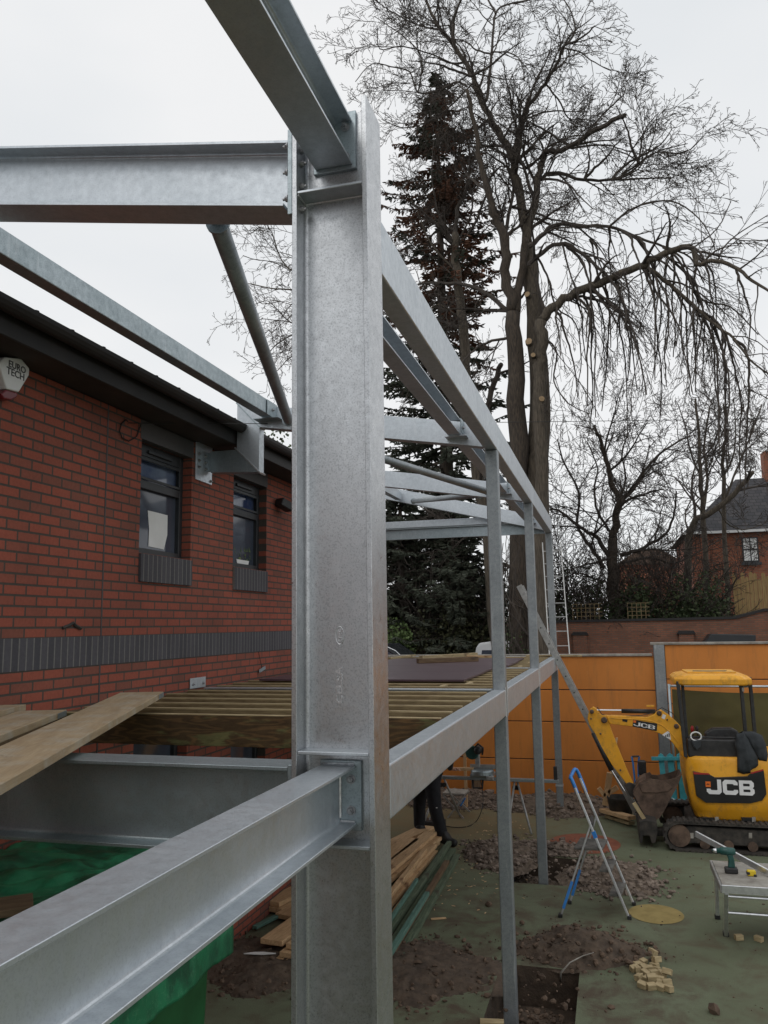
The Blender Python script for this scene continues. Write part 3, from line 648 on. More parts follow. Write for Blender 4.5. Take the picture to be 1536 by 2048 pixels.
# ================================================================== DECK
def plank(name, label, cat, P, Q, w, h, mat, group=None, mat_top=None, bevel=.002, parts=None, up=(0, 0, 1)):
    P = Vector(P); Q = Vector(Q); d = Q-P; Ln = d.length; d.normalize(); up = Vector(up)
    s_ = d.cross(up).normalized(); u = s_.cross(d).normalized()
    mid = (P+Q)/2
    R = Matrix((d, -s_, u)).transposed().to_4x4()
    me_ob = MB().box((-Ln/2, -w/2, -h/2), (Ln/2, w/2, h/2)).build(name, M[mat], None, (0, 0, 0), bevel=bevel)
    me_ob.matrix_world = Matrix.Translation(mid) @ R
    if label: tag(me_ob, label, cat, group)
    WL[me_ob.name] = tuple(mid); return me_ob
XR, XL = -.937, -3.47
plank('trimmer_joist', 'wide weathered timber with arched grain and mould closing the front of the joists', 'joist', (XL, 4.52, 2.292), (XR, 4.52, 2.292), .042, .178, 'trimmer')
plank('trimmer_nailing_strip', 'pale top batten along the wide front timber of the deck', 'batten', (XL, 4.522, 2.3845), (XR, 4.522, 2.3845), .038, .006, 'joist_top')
yj = [4.863, 5.207, 5.559, 5.925, 6.27, 6.80, 7.12, 7.46, 7.80, 8.14, 8.48, 8.82, 9.16, 9.50, 9.98, 10.32, 10.66, 11.00, 11.34, 11.68, 12.02, 12.36, 12.70, 12.98]
for i, y in enumerate(yj):
    t = thing('deck_joist', ORD[i]+' joist of the deck, counted from the wide front timber', 'joist', (-2.2, y, 2.2), 'timber joists of the deck')
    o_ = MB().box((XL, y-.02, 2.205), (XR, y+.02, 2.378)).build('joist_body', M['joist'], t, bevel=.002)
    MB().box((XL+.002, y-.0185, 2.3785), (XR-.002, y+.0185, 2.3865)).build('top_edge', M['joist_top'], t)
for i, (x, a, b_) in enumerate(((-1.42, 6.80, 7.12), (-1.25, 7.12, 7.46), (-1.17, 8.14, 8.48), (-1.10, 9.98, 10.32), (-1.08, 11.0, 11.34))):
    tag(MB().box((x-.02, a+.022, 2.26), (x+.02, b_-.022, 2.382)).build('noggin', M['joist_top']), 'short pale blocking piece between joists, '+ORD[i]+' from the front', 'blocking', 'blocking between the joists')
tag(MB().box((XL-.035, 3.06, 2.19), (XL-.004, 13.2, 2.37)).build('wall_plate_timber', M['ledger']), 'dirty timber rail fixed along the brick wall carrying the joist ends', 'timber rail')
plys = [(-3.30, -1.30, 7.33, 8.55, 'nearest purple-brown plywood sheet laid on the joists'), (-3.30, -1.31, 8.556, 9.77, 'second purple-brown plywood sheet, under the timber offcuts'),
        (-3.25, -1.205, 9.78, 10.99, 'third purple-brown plywood sheet, its right edge further out than the first two'), (-3.2, -1.23, 10.996, 11.95, 'farthest purple-brown plywood sheet on the deck')]
for x0, x1, a, b_, lab_ in plys:
    tag(MB().box((x0, a, 2.390), (x1, b_, 2.408)).build('plywood_sheet', M['ply'], bevel=.001), lab_, 'plywood', 'plywood sheets on the deck')
def onz(x, y, z=2.41): return PG(x, y, z)
A = onz(835, 1322, 2.44); B = onz(955, 1318, 2.44)
plank('deck_timber', 'stout brown timber with a red-brown end lying across the plywood, front one of the two', 'timber', A, B, .07, .062, 'ledger', 'timbers lying on the plywood', bevel=.003)
A2 = onz(838, 1316, 2.44); B2 = onz(950, 1309, 2.44)
plank('deck_timber', 'paler timber behind the stout brown one on the plywood', 'timber', A2+Vector((0, .12, 0)), B2+Vector((0, .1, 0)), .07, .05, 'joist_top', 'timbers lying on the plywood', bevel=.003)
plank('deck_batten', 'thin pale batten lying at the far end of the deck', 'batten', onz(778, 1317, 2.42), onz(828, 1311, 2.42), .06, .03, 'joist_top', None)
plank('deck_batten', 'orange-brown batten on the far deck edge behind the plywood', 'batten', onz(880, 1312, 2.42), onz(985, 1313, 2.42), .06, .025, 'pine', None)
plank('end_board', 'pale board projecting past the farthest slim post at the deck edge', 'board', (-1.3, 13.02, 2.40), (-.45, 12.85, 2.40), .09, .022, 'joist_top')
# scaffold boards
def board(corners_far, corners_near, zf, zn, label, near_w=False):
    F0, F1 = PG(*corners_far[0], zf), PG(*corners_far[1], zf); N0, N1 = PG(*corners_near[0], zn), PG(*corners_near[1], zn)
    c = (F0+F1)/2; d0 = (N1-F1).normalized(); th = .036
    sid = d0.cross(Vector((0, 0, 1))).normalized()
    wd = abs((F1-F0).dot(sid)); c = F1-sid*(wd/2)*(1 if (F1-F0).dot(sid) > 0 else -1)
    P = c; Q = c+d0*4.2
    o = plank('scaffold_board', label, 'scaffold board', P+Vector((0, 0, -th/2)), Q+Vector((0, 0, -th/2)), wd, th, 'scaffold', 'scaffold boards at the left', bevel=.003)
    m = MB(); L2 = 2.1
    m.box((-L2-.002, -wd/2+.01, -th/2+.004), (-L2-.0005, wd/2-.01, th/2-.006)); 
    q = m.build('end_band', M['steel_dull'], None, (0, 0, 0)); q.parent = o
    for sg in (-1, 1):
        m = MB(); m.box((-L2, sg*(wd/2+.0005), -th/2+.004), (-L2+.16, sg*(wd/2+.0022), th/2-.004))
        q = m.build('side_band', M['steel_dull'], None, (0, 0, 0)); q.parent = o
    return o
board(((246, 1383), (327, 1383)), ((0, 1496), (0, 1569)), 2.50, 2.435, 'foremost scaffold board, long and dusty with a steel-banded end, crossing the steel beam')
board(((50, 1418), (133, 1419)), ((0, 1434), (0, 1470)), 2.47, 2.46, 'scaffold board behind the long foremost one, its square end just reaching past it', True)
m = [PG(-40, 1420, 2.49), PG(18, 1411, 2.49)]
plank('scaffold_board', 'tip of the farthest scaffold board at the left edge against the brickwork', 'scaffold board', PG(12, 1416, 2.47), PG(-120, 1450, 2.47), .22, .036, 'scaffold', 'scaffold boards at the left')
t = beam_thing('deck_edge_channel', 'bluish steel beam glimpsed under the scaffold boards at the left edge', (-3.40, 2.0, 2.30), (-3.40, 3.9, 2.30), iprof(.17, .13, .01, .007, .01), 'steel_dull')

# ================================================================== GROUND
pits = [(-1.06, -.40, 6.25, 7.42, .32), (-1.30, -.47, 9.655, 10.75, .28)]
xs = sorted({-60, 120}|{p[0] for p in pits}|{p[1] for p in pits}); ys_ = sorted({-60, 14.42}|{p[2] for p in pits}|{p[3] for p in pits})
m = MB(); idx = {}
def gv(x, y):
    if (x, y) not in idx: idx[(x, y)] = len(m.v); m.v.append((x, y, 0))
    return idx[(x, y)]
for i in range(len(xs)-1):
    for j in range(len(ys_)-1):
        cx, cy = (xs[i]+xs[i+1])/2, (ys_[j]+ys_[j+1])/2
        if any(p[0] < cx < p[1] and p[2] < cy < p[3] for p in pits): continue
        m.f.append((gv(xs[i], ys_[j]), gv(xs[i+1], ys_[j]), gv(xs[i+1], ys_[j+1]), gv(xs[i], ys_[j+1])))
kind(m.build('playground', M['ground'], None, (0, 0, 0)), 'structure')
m = MB()
for a, b_, c, d, z in pits:
    m.add([(a, c, 0), (b_, c, 0), (b_, d, 0), (a, d, 0), (a, c, -z), (b_, c, -z), (b_, d, -z), (a, d, -z)], [(0, 1, 5, 4), (1, 2, 6, 5), (2, 3, 7, 6), (3, 0, 4, 7), (4, 5, 6, 7)])
kind(m.build('pit_earth', M['soil'], None, (0, 0, 0)), 'structure')
m = MB()
for a, b_, c, d, z in pits:
    for p, q in (((b_, c, -.035), (b_+.001, d, -.002)), ((a, d, -.035), (b_, d+.001, -.002))): m.box(p, q)
m.v = [(x-.004 if abs(x-p_[1]) < .002 else x, y-.004, z) for (x, y, z) in m.v for p_ in [pits[0]]]
m.add([(-60, 14.40, 0), (120, 14.40, 0), (120, 14.40, .5), (-60, 14.40, .5)], [(0, 1, 2, 3)])
bank = MB(); bank.add([(-60, 14.46, -.1), (120, 14.46, -.1), (120, 14.46, .5), (-60, 14.46, .5), (120, 400, .5), (-60, 400, .5)], [(0, 1, 2, 3), (3, 2, 4, 5)])
kind(bank.build('car_park', M['asphalt'], None, (0, 0, 0)), 'structure')
def disc(name, cx, cy, rx, ry, mat):
    m = MB(); n = 48; m.add([(cx+rx*math.cos(2*math.pi*k/n), cy+ry*math.sin(2*math.pi*k/n), .004) for k in range(n)], [tuple(range(n))])
    kind(m.build(name, M[mat], None, (0, 0, 0)), 'structure')
disc('yellow_ground_spot', .29, 8.96, .265, .28, 'circle_yellow'); disc('red_ground_spot', -.48, 11.5, .46, .50, 'circle_red')
def fbm(x, y, s, o=4): return mn.fractal(Vector((x*s, y*s, 3.1)), 1.0, 2.0, o)
def mound(name, label, cx, cy, rx, ry, H, mat, rot=0, seed=0, n=64, rough=.35, base=-.02, cat='heap'):
    m = MB(); cr, sr = math.cos(rot), math.sin(rot)
    for j in range(n+1):
        for i in range(n+1):
            u, v = 2*i/n-1, 2*j/n-1
            r_ = math.hypot(u, v); k = 1+.28*mn.noise(Vector((math.cos(math.atan2(v, u))*1.7+seed, math.sin(math.atan2(v, u))*1.7, seed)))
            f = max(0, 1-(r_/(k*.92))**2); f = f**1.1
            x, y = u*rx, v*ry; X, Y = cx+x*cr-y*sr, cy+x*sr+y*cr
            z = base + H*f*(1+rough*1.3*fbm(X+seed, Y, 2.2)) + (f > 0)*(.018*fbm(X, Y+seed, 14)+.012*fbm(X, Y, 30))*min(1, f*6+.3)*(1 if H > .02 else .4)
            if f <= 0: z = base
            m.v.append((X, Y, z))
    for j in range(n):
        for i in range(n):
            a = j*(n+1)+i
            if max(m.v[k][2] for k in (a, a+1, a+n+2, a+n+1)) > base+.0005: m.f.append((a, a+1, a+n+2, a+n+1))
    o = m.build(name, M[mat], None, (cx, cy, 0), smooth=True)
    zs_ = {}
    return tag(o, label, cat), m
def hmap(m):
    return [(v[0], v[1], v[2]) for v in m.v if v[2] > -.015]
soil1, ms1 = mound('soil_heap', 'low spread of brown earth left of the near pit, beside the timber stack', -1.85, 7.15, .95, .80, .10, 'soil', .2, 2)
soil2, ms2 = mound('soil_heap', 'heap of reddish brown earth behind the near pit, next to the little cut blocks', -.44, 7.82, .68, .42, .17, 'soil', .1, 5)
soil3, ms3 = mound('soil_heap', 'earth heap beside the green bin, left of the big column, with white scrap on it', -3.0, 7.0, .85, .75, .12, 'soil', .4, 9)
rub1, mr1 = mound('rubble_heap', 'flat heap of broken stone left of the pit with the middle post', -1.45, 10.75, .62, .82, .12, 'rubble_earth', 0, 3)
rub2, mr2 = mound('rubble_heap', 'heap of broken stone between the stepladder legs', -.14, 10.05, .62, .74, .13, 'rubble_earth', .3, 6)
rub3, mr3 = mound('rubble_heap', 'long heap of broken stone against the foot of the orange wall', -.98, 13.55, 1.25, .72, .22, 'rubble_earth', -.05, 8)
rub4, mr4 = mound('rubble_heap', 'stone heap behind the legs of the saw stand, against the orange wall', -2.6, 13.65, 1.0, .6, .22, 'rubble_earth', 0, 11)
rub5, mr5 = mound('rubble_heap', 'band of broken stone along the back edge of the middle pit', -.95, 11.05, .62, .28, .10, 'rubble_earth', 0, 13)
rub6, mr6 = mound('rubble_heap', 'loose stone fallen into the floor of the middle pit', -1.05, 10.3, .42, .5, .14, 'rubble_earth', 0, 14, base=-.29)
soil4, ms4 = mound('soil_heap', 'wet clods and grey mortar in the floor of the near pit', -.75, 6.85, .40, .60, .13, 'soil', 0, 17, base=-.33)
def scatter(name, label, maps, n, r0, r1, mat, seed, spill=.12, cat='stones'):
    rnd = random.Random(seed); m = MB()
    pts = [p for mp_ in maps for p in [v for v in mp_.v if v[2] > -.3]]
    pts = [p for mp_ in maps for p in hmap(mp_)] if maps[0].v[0][2] > -.2 else [v for v in maps[0].v if v[2] > -.285]
    for k in range(n):
        p = rnd.choice(pts); r = r0+(r1-r0)*rnd.random()**3.2
        dx, dy = rnd.gauss(0, spill*(rnd.random()**2)), rnd.gauss(0, spill*(rnd.random()**2))
        z = p[2] if math.hypot(dx, dy) < .03 else max(0, p[2]*.5)
        if any(q[0]-.02 < p[0]+dx < q[1]+.02 and q[2]-.02 < p[1]+dy < q[3]+.02 for q in pits) and z < .02 and p[2] > -.1: continue
        m.stone((p[0]+dx, p[1]+dy, z+r*.2), r, seed*10000+k)
    o = m.build(name, M[mat], None, (0, 0, 0)); kind(o, 'stuff'); o['label'] = label; o['category'] = cat
scatter('loose_stones', 'broken grey-brown stones scattered over the heaps at the middle pit', [mr1, mr2, mr5], 3600, .014, .058, 'rubble', 21, .22)
scatter('pit_stones', 'broken stones lying in the middle pit', [mr6], 420, .014, .045, 'rubble', 22, .03)
scatter('wall_stones', 'broken stones heaped along the orange wall', [mr3, mr4], 3300, .016, .066, 'rubble', 23, .2)
scatter('soil_clods', 'brown clods over and around the near earth heaps', [ms1, ms2, ms3], 2600, .006, .042, 'clod', 24, .28, 'clods')
scatter('pit_clods', 'wet clods lying in the near pit', [ms4], 300, .012, .045, 'clod', 25, .03, 'clods')
rnd = random.Random(31); m = MB()
for k in range(420):
    X, Y = rnd.uniform(-3, 1.8), rnd.uniform(5.6, 11.6)
    if any(q[0] < X < q[1] and q[2] < Y < q[3] for q in pits): continue
    m.stone((X, Y, .003), .004+.014*rnd.random()**3, 700+k)
o = m.build('ground_crumbs', M['clod'], None, (0, 0, 0)); kind(o, 'stuff'); o['label'] = 'crumbs of earth scattered over the green ground'; o['category'] = 'crumbs'
for i, (px, py, rr, lb) in enumerate(((1430, 2026, .055, 'big brown clod lying alone on the green ground at the lower right'), (978, 1812, .045, 'brown lump on the green ground left of the nearest slim post'), (1340, 1740, .02, 'small stone beside the heap under the stepladder'))):
    q = PG(px, py); tag(MB().stone((q.x, q.y, rr*.35), rr, 5+i, .8).build('clod', M['clod']), lb, 'clod')
mt = thing('mortar_lump', 'lumps of wet grey mortar round the foot of the nearest slim post', 'mortar', (-.9, 6.5, -.2))
for i, (x, y, r) in enumerate(((-1.08, 6.50, .17), (-.72, 6.46, .16), (-.93, 6.35, .12), (-.6, 6.6, .10))): 
    m = MB(); m.stone((x, y, -.16), r, 90+i, .8); m.build('lump', M['concrete'], mt, bevel=.02, seg=2, smooth=True)
plank('pit_offcut', 'square-ended timber offcut sticking up at the bottom edge beside the nearest post', 'offcut', PG(960, 2047, .0)+Vector((0, 0, .0)), PG(1008, 2049, .0), .06, .05, 'joist_top')
rt = thing('root', 'pale bent root arching out of the near pit', 'root', (-.75, 7.3, 0))
MB().tube([PG(1120, 1968, -.15), PG(1122, 1945, .05), PG(1140, 1925, .13), PG(1165, 1912, .10), PG(1188, 1905, .12)], [.008, .007, .006, .005, .003], 6).build('stem', M['concrete'], rt, smooth=True)

# ================================================================== ORANGE RETAINING WALL
ow = thing('orange_wall', 'long orange-painted retaining wall of wide horizontal planks between grey steel uprights', 'wall', (0, 14.4, 0))
FY = 14.30
def zf_(py, px=1250, y=FY): return PY(px, py, y).z
zt1 = zf_(1313, 1200); zj = [0, .62, 1.245, zf_(1380, 1200), zt1]
for i in range(4): MB().box((-7, FY, zj[i]+.008), (.66, FY+.10, zj[i+1]-.008 if i < 3 else zj[i+1])).build('plank', M['orange'], ow, bevel=.004)
zt2 = zf_(1289, 1420); zk_ = [0, .50, 1.03, 1.565, zf_(1358, 1420), zt2]
for i in range(5): MB().box((.84, FY-.06, zk_[i]+.008), (9.0, FY+.04, zk_[i+1]-.008 if i < 4 else zk_[i+1])).build('plank', M['orange'], ow, bevel=.004)
MB().box((-7, FY+.03, 0), (.66, FY+.09, zt1-.01)).build('backing', M['lintel'], ow)
MB().box((.84, FY-.02, 0), (9, FY+.03, zt2-.01)).build('backing', M['lintel'], ow)
MB().sweep((.75, FY+.02, 0), (.75, FY+.02, zt2+.03), iprof(.22, .165, .012, .01, .01), (0, 1, 0)).build('upright', M['post'], ow, bevel=.002)
MB().box((.672, FY-.085, 0), (.828, FY-.065+.0, zt2+.02)).build('upright_face', M['steel'], ow, bevel=.003)
for a, b_, y, z, lb in ((-7, -3.0, FY, zt1, 0), (-2.995, -1.2, FY, zt1, 0), (-1.195, .64, FY, zt1, 0), (.62, 3.4, FY-.06, zt2, 0), (3.41, 9, FY-.06, zt2, 0)):
    MB().box((a, y-.035, z+.002), (b_, y+.14, z+.042)).build('coping', M['concrete'], ow, bevel=.006)

# mesh-covered site fence panel behind the digger
sf = thing('site_fence_panel', 'grey tube site fence panel covered with dark olive mesh, behind the digger', 'site fence', (1.6, 13.6, 0))
fy = 13.62; a_ = PY(1338, 1372, fy); zt = a_.z; x0 = a_.x
for k, x in enumerate((x0, x0+2.4)):
    MB().tube([(x, fy, 0), (x, fy, zt+.03)], .022, 12).build('upright_tube', M['steel_dull'], sf, smooth=True)
for z in (zt, .15): MB().tube([(x0, fy, z), (x0+2.4, fy, z)], .018, 12).build('cross_tube', M['steel'], sf, smooth=True)
m = MB(); nn = 40
for j in range(nn+1):
    for i in range(nn+1):
        u, v = i/nn, j/nn; sag = .05*math.sin(u*math.pi)*v
        m.v.append((x0+.04+u*2.3, fy+.015+.02*fbm(u*3, v*3, 1.5), .2+v*(zt-.25)-sag))
for j in range(nn):
    for i in range(nn): a = j*(nn+1)+i; m.f.append((a, a+1, a+nn+2, a+nn+1))
m.build('mesh_screen', M['screen'], sf, smooth=True)

# ================================================================== TIMBER STACK
stk = [((-3.45, 8.06, .05), (-2.62, 11.7, .05), .20, .045, 'pine', 'lowest pale board at the left side of the timber stack'),
       ((-3.28, 7.9, .05), (-2.45, 11.2, .05), .20, .045, 'pine', 'second of the lowest pale boards in the timber stack'),
       ((-3.50, 8.1, .10), (-2.66, 11.35, .10), .21, .045, 'pine', 'pale board in the middle layer at the left of the stack'),
       ((-2.92, 6.9, .05), (-2.42, 10.95, .05), .20, .045, 'pine', 'pale board low in the stack under the wide top boards'),
       ((-2.80, 6.9, .10), (-2.40, 10.98, .10), .21, .045, 'pine', 'pale board in the middle layer of the stack behind the big column'),
       ((-3.02, 7.0, .155), (-2.62, 10.60, .155), .22, .045, 'pine', 'wide clean board on top of the stack, left one of the top pair'),
       ((-2.78, 6.95, .155), (-2.45, 10.98, .155), .17, .045, 'pine', 'wide clean board on top of the stack, right one of the top pair'),
       ((-2.45, 6.8, .10), (-2.32, 10.6, .10), .07, .045, 'pine', 'narrow pale board along the right side of the pine stack, upper'),
       ((-2.40, 6.9, .05), (-2.30, 10.5, .05), .09, .045, 'pine', 'narrow knotty pale board along the right side of the pine stack, lower'),
       ((-2.33, 6.9, .145), (-2.36, 10.2, .145), .06, .04, 'pine', 'thin split pale board on the right shoulder of the stack'),
       ((-2.25, 6.7, .03), (-2.23, 9.15, .03), .09, .04, 'pine', 'short knotty pale board ending with a square hole-like end beside the green timbers')]
for i, (P, Q, w, h, mt_, lb) in enumerate(stk):
    plank('pine_board', lb, 'board', P, Q, w, h, mt_, 'boards of the timber stack', bevel=.003)
grn = [((-2.17, 7.0, .03), (-2.22, 10.85, .03), .085, .045, 'green_wood', 'green treated timber next to the pale boards'),
       ((-2.13, 7.1, .085), (-2.17, 10.82, .085), .06, .05, 'green_wood', 'upper green treated timber with a lighter edge, nearest the boot'),
       ((-2.04, 6.9, .03), (-2.11, 10.72, .03), .09, .045, 'green_wood', 'third green treated timber from the pale boards'),
       ((-1.98, 6.8, .08), (-2.04, 10.0, .08), .06, .04, 'ledger', 'shorter mottled brown-green timber on top of the green ones'),
       ((-1.91, 6.7, .03), (-2.0, 10.46, .03), .07, .05, 'green_wood', 'outermost green timber at the right edge of the pile'),
       ((-1.96, 6.9, .125), (-1.99, 8.68, .125), .05, .04, 'teal_wood', 'short blue-green timber on top of the pile, square end showing'),
       ((-2.14, 6.8, .125), (-2.20, 9.1, .125), .035, .035, 'teal_wood', 'thin blue-green batten leaning along the edge of the pale boards'),
       ((-3.455, 7.60, .04), (-2.9, 9.6, .04), .055, .03, 'teal_wood', 'thin blue-green batten sticking out low at the left of the stack')]
for P, Q, w, h, mt_, lb in grn:
    plank('green_timber', lb, 'timber', P, Q, w, h, mt_, 'green treated timbers in the stack', bevel=.003)
for i, (px, py, an, lb) in enumerate(((862, 1838, .5, 'pinkish wood splinter lying right of the green timbers'),)):
    q = PG(px, py, .01); plank('splinter', lb, 'splinter', q, q+Vector((.14, .06, .0)), .03, .012, 'pine')
sc = PG(521, 1925, .03); tag(MB().prism([(sc.x-.14, sc.y-.04), (sc.x+.02, sc.y-.02), (sc.x+.13, sc.y+.03), (sc.x+.02, sc.y+.03), (sc.x-.06, sc.y+.01)], 2, .10, .108).build('white_scrap', M['paper']), 'torn white scrap of paper on the earth heap left of the big column', 'scrap')

# cut blocks
rnd = random.Random(5); bp = []
zz = lambda x, y: (900+x/2.415, 1550+y/2.415)
spots = [(905,920,0),(930,905,0),(915,980,0),(945,960,0),(960,938,0),(990,925,0),(1000,918,1),(978,882,1),(905,940,0),(960,990,0),(930,1015,0),(970,1022,0),(1000,1005,0),(1015,1025,0),(1056,1035,0),(1050,1005,0),(1048,978,1),(1010,990,0),(985,960,0),(1020,965,0),(940,935,0),(975,1005,1),(995,945,0),(890,935,0)]
cb = MB().box((-.036, -.024, 0), (.036, .024, .045)).build('cut_block', M['joist_top'], None, (0, 0, 0), bevel=.002)
for i, (x, y, up) in enumerate(spots):
    q = PG(*zz(x, y), .02); o = cb if i == 0 else cb.copy()
    if i: C.objects.link(o)
    o.location = (q.x, q.y, .003+.04*up); o.rotation_euler = (rnd.uniform(-.25, .25)*(1+up), rnd.uniform(-.15, .15), rnd.uniform(-1.2, 1.2))
    tag(o, 'small sawn timber block in the loose pile of blocks right of the reddish earth heap', 'block', 'small cut blocks piled on the green ground')
for i, (px, py, lb) in enumerate(((1478, 1880, 'pale cut block lying alone below the folding bench, left one'), (1518, 1883, 'mossy cut block lying alone below the folding bench, right one'))):
    q = PG(px, py); o = cb.copy(); C.objects.link(o); o.location = (q.x, q.y, .002); o.rotation_euler = (0, 0, .3-i); tag(o, lb, 'block')

# ================================================================== GREEN BIN, NETTING, BOARD
bx = thing('green_bin', 'large dark green plastic bin at the lower left under the near beam', 'bin', (-2.9, 3.3, 0))
MB().prism([(-3.46, 0), (-2.37, 0), (-2.29, 1.55), (-3.47, 1.55)], 1, 1.6, 4.50).build('body', M['green_bin'], bx, bevel=.04, seg=3)
MB().box((-3.49, 1.55, 1.552), (-2.25, 4.54, 1.60)).build('rim', M['green_bin'], bx, bevel=.012, seg=2)
m = MB(); nx, ny = 110, 200
x0_, x1_, y0_, y1_ = -3.47, -2.20, 2.4, 5.6
for j in range(ny+1):
    for i in range(nx+1):
        u, v = i/nx, j/ny; s_ = u*1.85; y = 1.5+v*3.08
        wr = .03*fbm(u*3, v*7, 1.2)+.014*fbm(u*5, v*18, 2)+.030*abs(mn.noise(Vector((u*7+v*5, v*16-u*4, 2))))**.7
        if s_ < 1.25: x, z = -3.485+s_, 1.64+wr
        else: x, z = -2.225+.02*fbm(u*2, v*12, 1)+.012*math.sin(v*40), 1.64-(s_-1.25)*1.02+wr*.6*(1 if s_ < 1.4 else .4)
        m.v.append((x, y, z))
for j in range(ny):
    for i in range(nx): a = j*(nx+1)+i; m.f.append((a, a+1, a+nx+2, a+nx+1))
o = m.build('debris_netting', M['net'], None, (-3.1, 4, 0), smooth=True); tag(o, 'crumpled bright green debris netting draped over the dark green bin', 'netting')
sl_ = o.modifiers.new('solid', 'SOLIDIFY'); sl_.thickness = .004
q0, q1, q2 = PG(-20, 1790, 1.40), PG(75, 1796, 1.40), PG(0, 1830, 1.40)
plank('brown_board', 'brown board with a pale worn edge lying on the green netting at the left edge', 'board', PG(66, 1806, 1.72), PG(-90, 1828, 1.72), .20, .03, 'ledger')

# ================================================================== TREES AND BACKGROUND
def rvec(r): return Vector((r.gauss(0, 1), r.gauss(0, 1), r.gauss(0, 1))).normalized()
def perp_rot(d, ang, r):
    a = d.cross(rvec(r)); a = a.normalized() if a.length > 1e-4 else d.orthogonal().normalized()
    return (d*math.cos(ang)+a*math.sin(ang)).normalized()
def fast_tube(m, pts, rr, n):
    # triangular / square twig tubes
    base = len(m.v); prev = None; M_ = len(pts)
    for i in range(M_):
        d = pts[min(i+1, M_-1)]-pts[max(i-1, 0)]
        if prev is None: a = d.orthogonal().normalized()
        else:
            a = prev-d*(prev.dot(d)/max(d.length_squared, 1e-9)); a = a.normalized() if a.length > 1e-6 else d.orthogonal().normalized()
        prev = a; b = d.normalized().cross(a); p = pts[i]; r_ = rr[i]
        for k in range(n):
            t = 6.28319*k/n; c_, s_ = math.cos(t)*r_, math.sin(t)*r_
            m.v.append((p.x+a.x*c_+b.x*s_, p.y+a.y*c_+b.y*s_, p.z+a.z*c_+b.z*s_))
    for i in range(M_-1):
        for k in range(n):
            k2 = (k+1) % n; m.f.append((base+i*n+k, base+i*n+k2, base+(i+1)*n+k2, base+(i+1)*n+k))
def grow(m, p, d, Ln, r0, lev, r, P):
    n = 5 if lev < 2 else 4; seg = Ln/n; pts = [p.copy()]; rr = [r0]; q = p.copy(); dd = d.copy()
    wob = P['wob'][lev]; tr = P['trop'][lev]
    for i in range(n):
        dd = (dd+rvec(r)*wob+Vector((0, 0, tr))).normalized()
        q = q+dd*seg; pts.append(q.copy()); rr.append(max(P['rmin'], r0*(1-.75*(i+1)/n)))
    fast_tube(m, pts, rr, 5 if lev == 0 else (4 if lev == 1 else 3))
    if lev+1 < P['levels']:
        k = max(1, int(Ln*P['dens'][lev]+r.random()))
        for j in range(k):
            u = .15+.85*(j+r.random())/k; i = min(n-1, int(u*n)); f = u*n-i
            b = pts[i].lerp(pts[i+1], f); bd = (pts[i+1]-pts[i]).normalized()
            nd = perp_rot(bd, r.uniform(*P['ang']), r)
            grow(m, b, nd, P['len'][lev]*Ln*r.uniform(.55, 1.1)*(1.1-.5*u), max(P['rmin'], rr[i]*.55), lev+1, r, P)
def smooth_path(pts, sub=4):
    out = []; n = len(pts)
    for i in range(n-1):
        p0, p1, p2, p3 = pts[max(i-1, 0)], pts[i], pts[i+1], pts[min(i+2, n-1)]
        for k in range(sub):
            t = k/sub
            out.append(.5*((2*p1)+(p2-p0)*t+(2*p0-5*p1+4*p2-p3)*t*t+(3*p1-p0-3*p2+p3)*t**3))
    out.append(pts[-1]); return out
def bare_tree(name, label, Y, paths, conv, ppm, P, seed, bark='bark', twig='twig', base=None, depth=2.2, ntrunk=1):
    """paths: list of (points [(x, y)], w0, w1, twig density, droop, depth drift) in photo pixels, built round the tree's own axis at distance Y"""
    r = random.Random(seed); b0 = PY(*conv(*paths[0][0][0]), Y)
    t = thing(name, label, 'tree', (b0.x, b0.y, .5)); T = MB(); Cw = MB()
    for pi, (pl, w0, w1, dens, droop, dy) in enumerate(paths):
        n = len(pl); pts = []
        for i, (x, y) in enumerate(pl):
            u = i/(n-1); pts.append(PY(*conv(x, y), Y+dy*u**1.3))
        if pi < ntrunk: pts[0].z = .3
        sp = smooth_path(pts, 4); N = len(sp)
        rr = [max(.012, (w0+(w1-w0)*(i/(N-1))**.9)*.5*ppm) for i in range(N)]
        jit = [p+rvec(r)*min(.08, rr[i]*.5) if 0 < i < N-1 else p for i, p in enumerate(sp)]
        (T if pi < ntrunk+2 else Cw).tube(jit, rr, 12 if w0*ppm > .25 else 7, True)
        if dens <= 0: continue
        total = sum((sp[i+1]-sp[i]).length for i in range(N-1)); k = int(total*dens)
        PP = dict(P)
        if droop: PP['trop'] = [P['trop'][0]-droop, P['trop'][1]-droop*.9, P['trop'][2]-droop*.5, 0]
        for j in range(k):
            u = (j+r.random())/k*.97+.03; i = min(N-2, int(u*(N-1))); f = u*(N-1)-i
            q = sp[i].lerp(sp[i+1], f); bd = (sp[i+1]-sp[i]).normalized()
            nd = perp_rot(bd, r.uniform(.5, 1.2), r)
            L0 = r.uniform(.55, 1.25)*P['L0']*(1.15-.45*u)
            grow(Cw, q, nd, L0, min(rr[i]*.55, .045+.014*L0), 0, r, PP)
    to = T.build('trunk', M[bark], t, smooth=True); Cw.build('crown', M[twig], t); return t, Cw
TZ = lambda x, y: (700+x/1.8373, y/1.8373)
YT = 27.0; PPM = YT/1612.7/1.8373
P1 = dict(levels=4, L0=2.35, len=[.55, .55, .6, 0], dens=[3.6, 4.8, 5.4, 0], wob=[.22, .28, .32, .35], trop=[.02, .0, .0, 0], ang=(.45, 1.05), rmin=.0075)
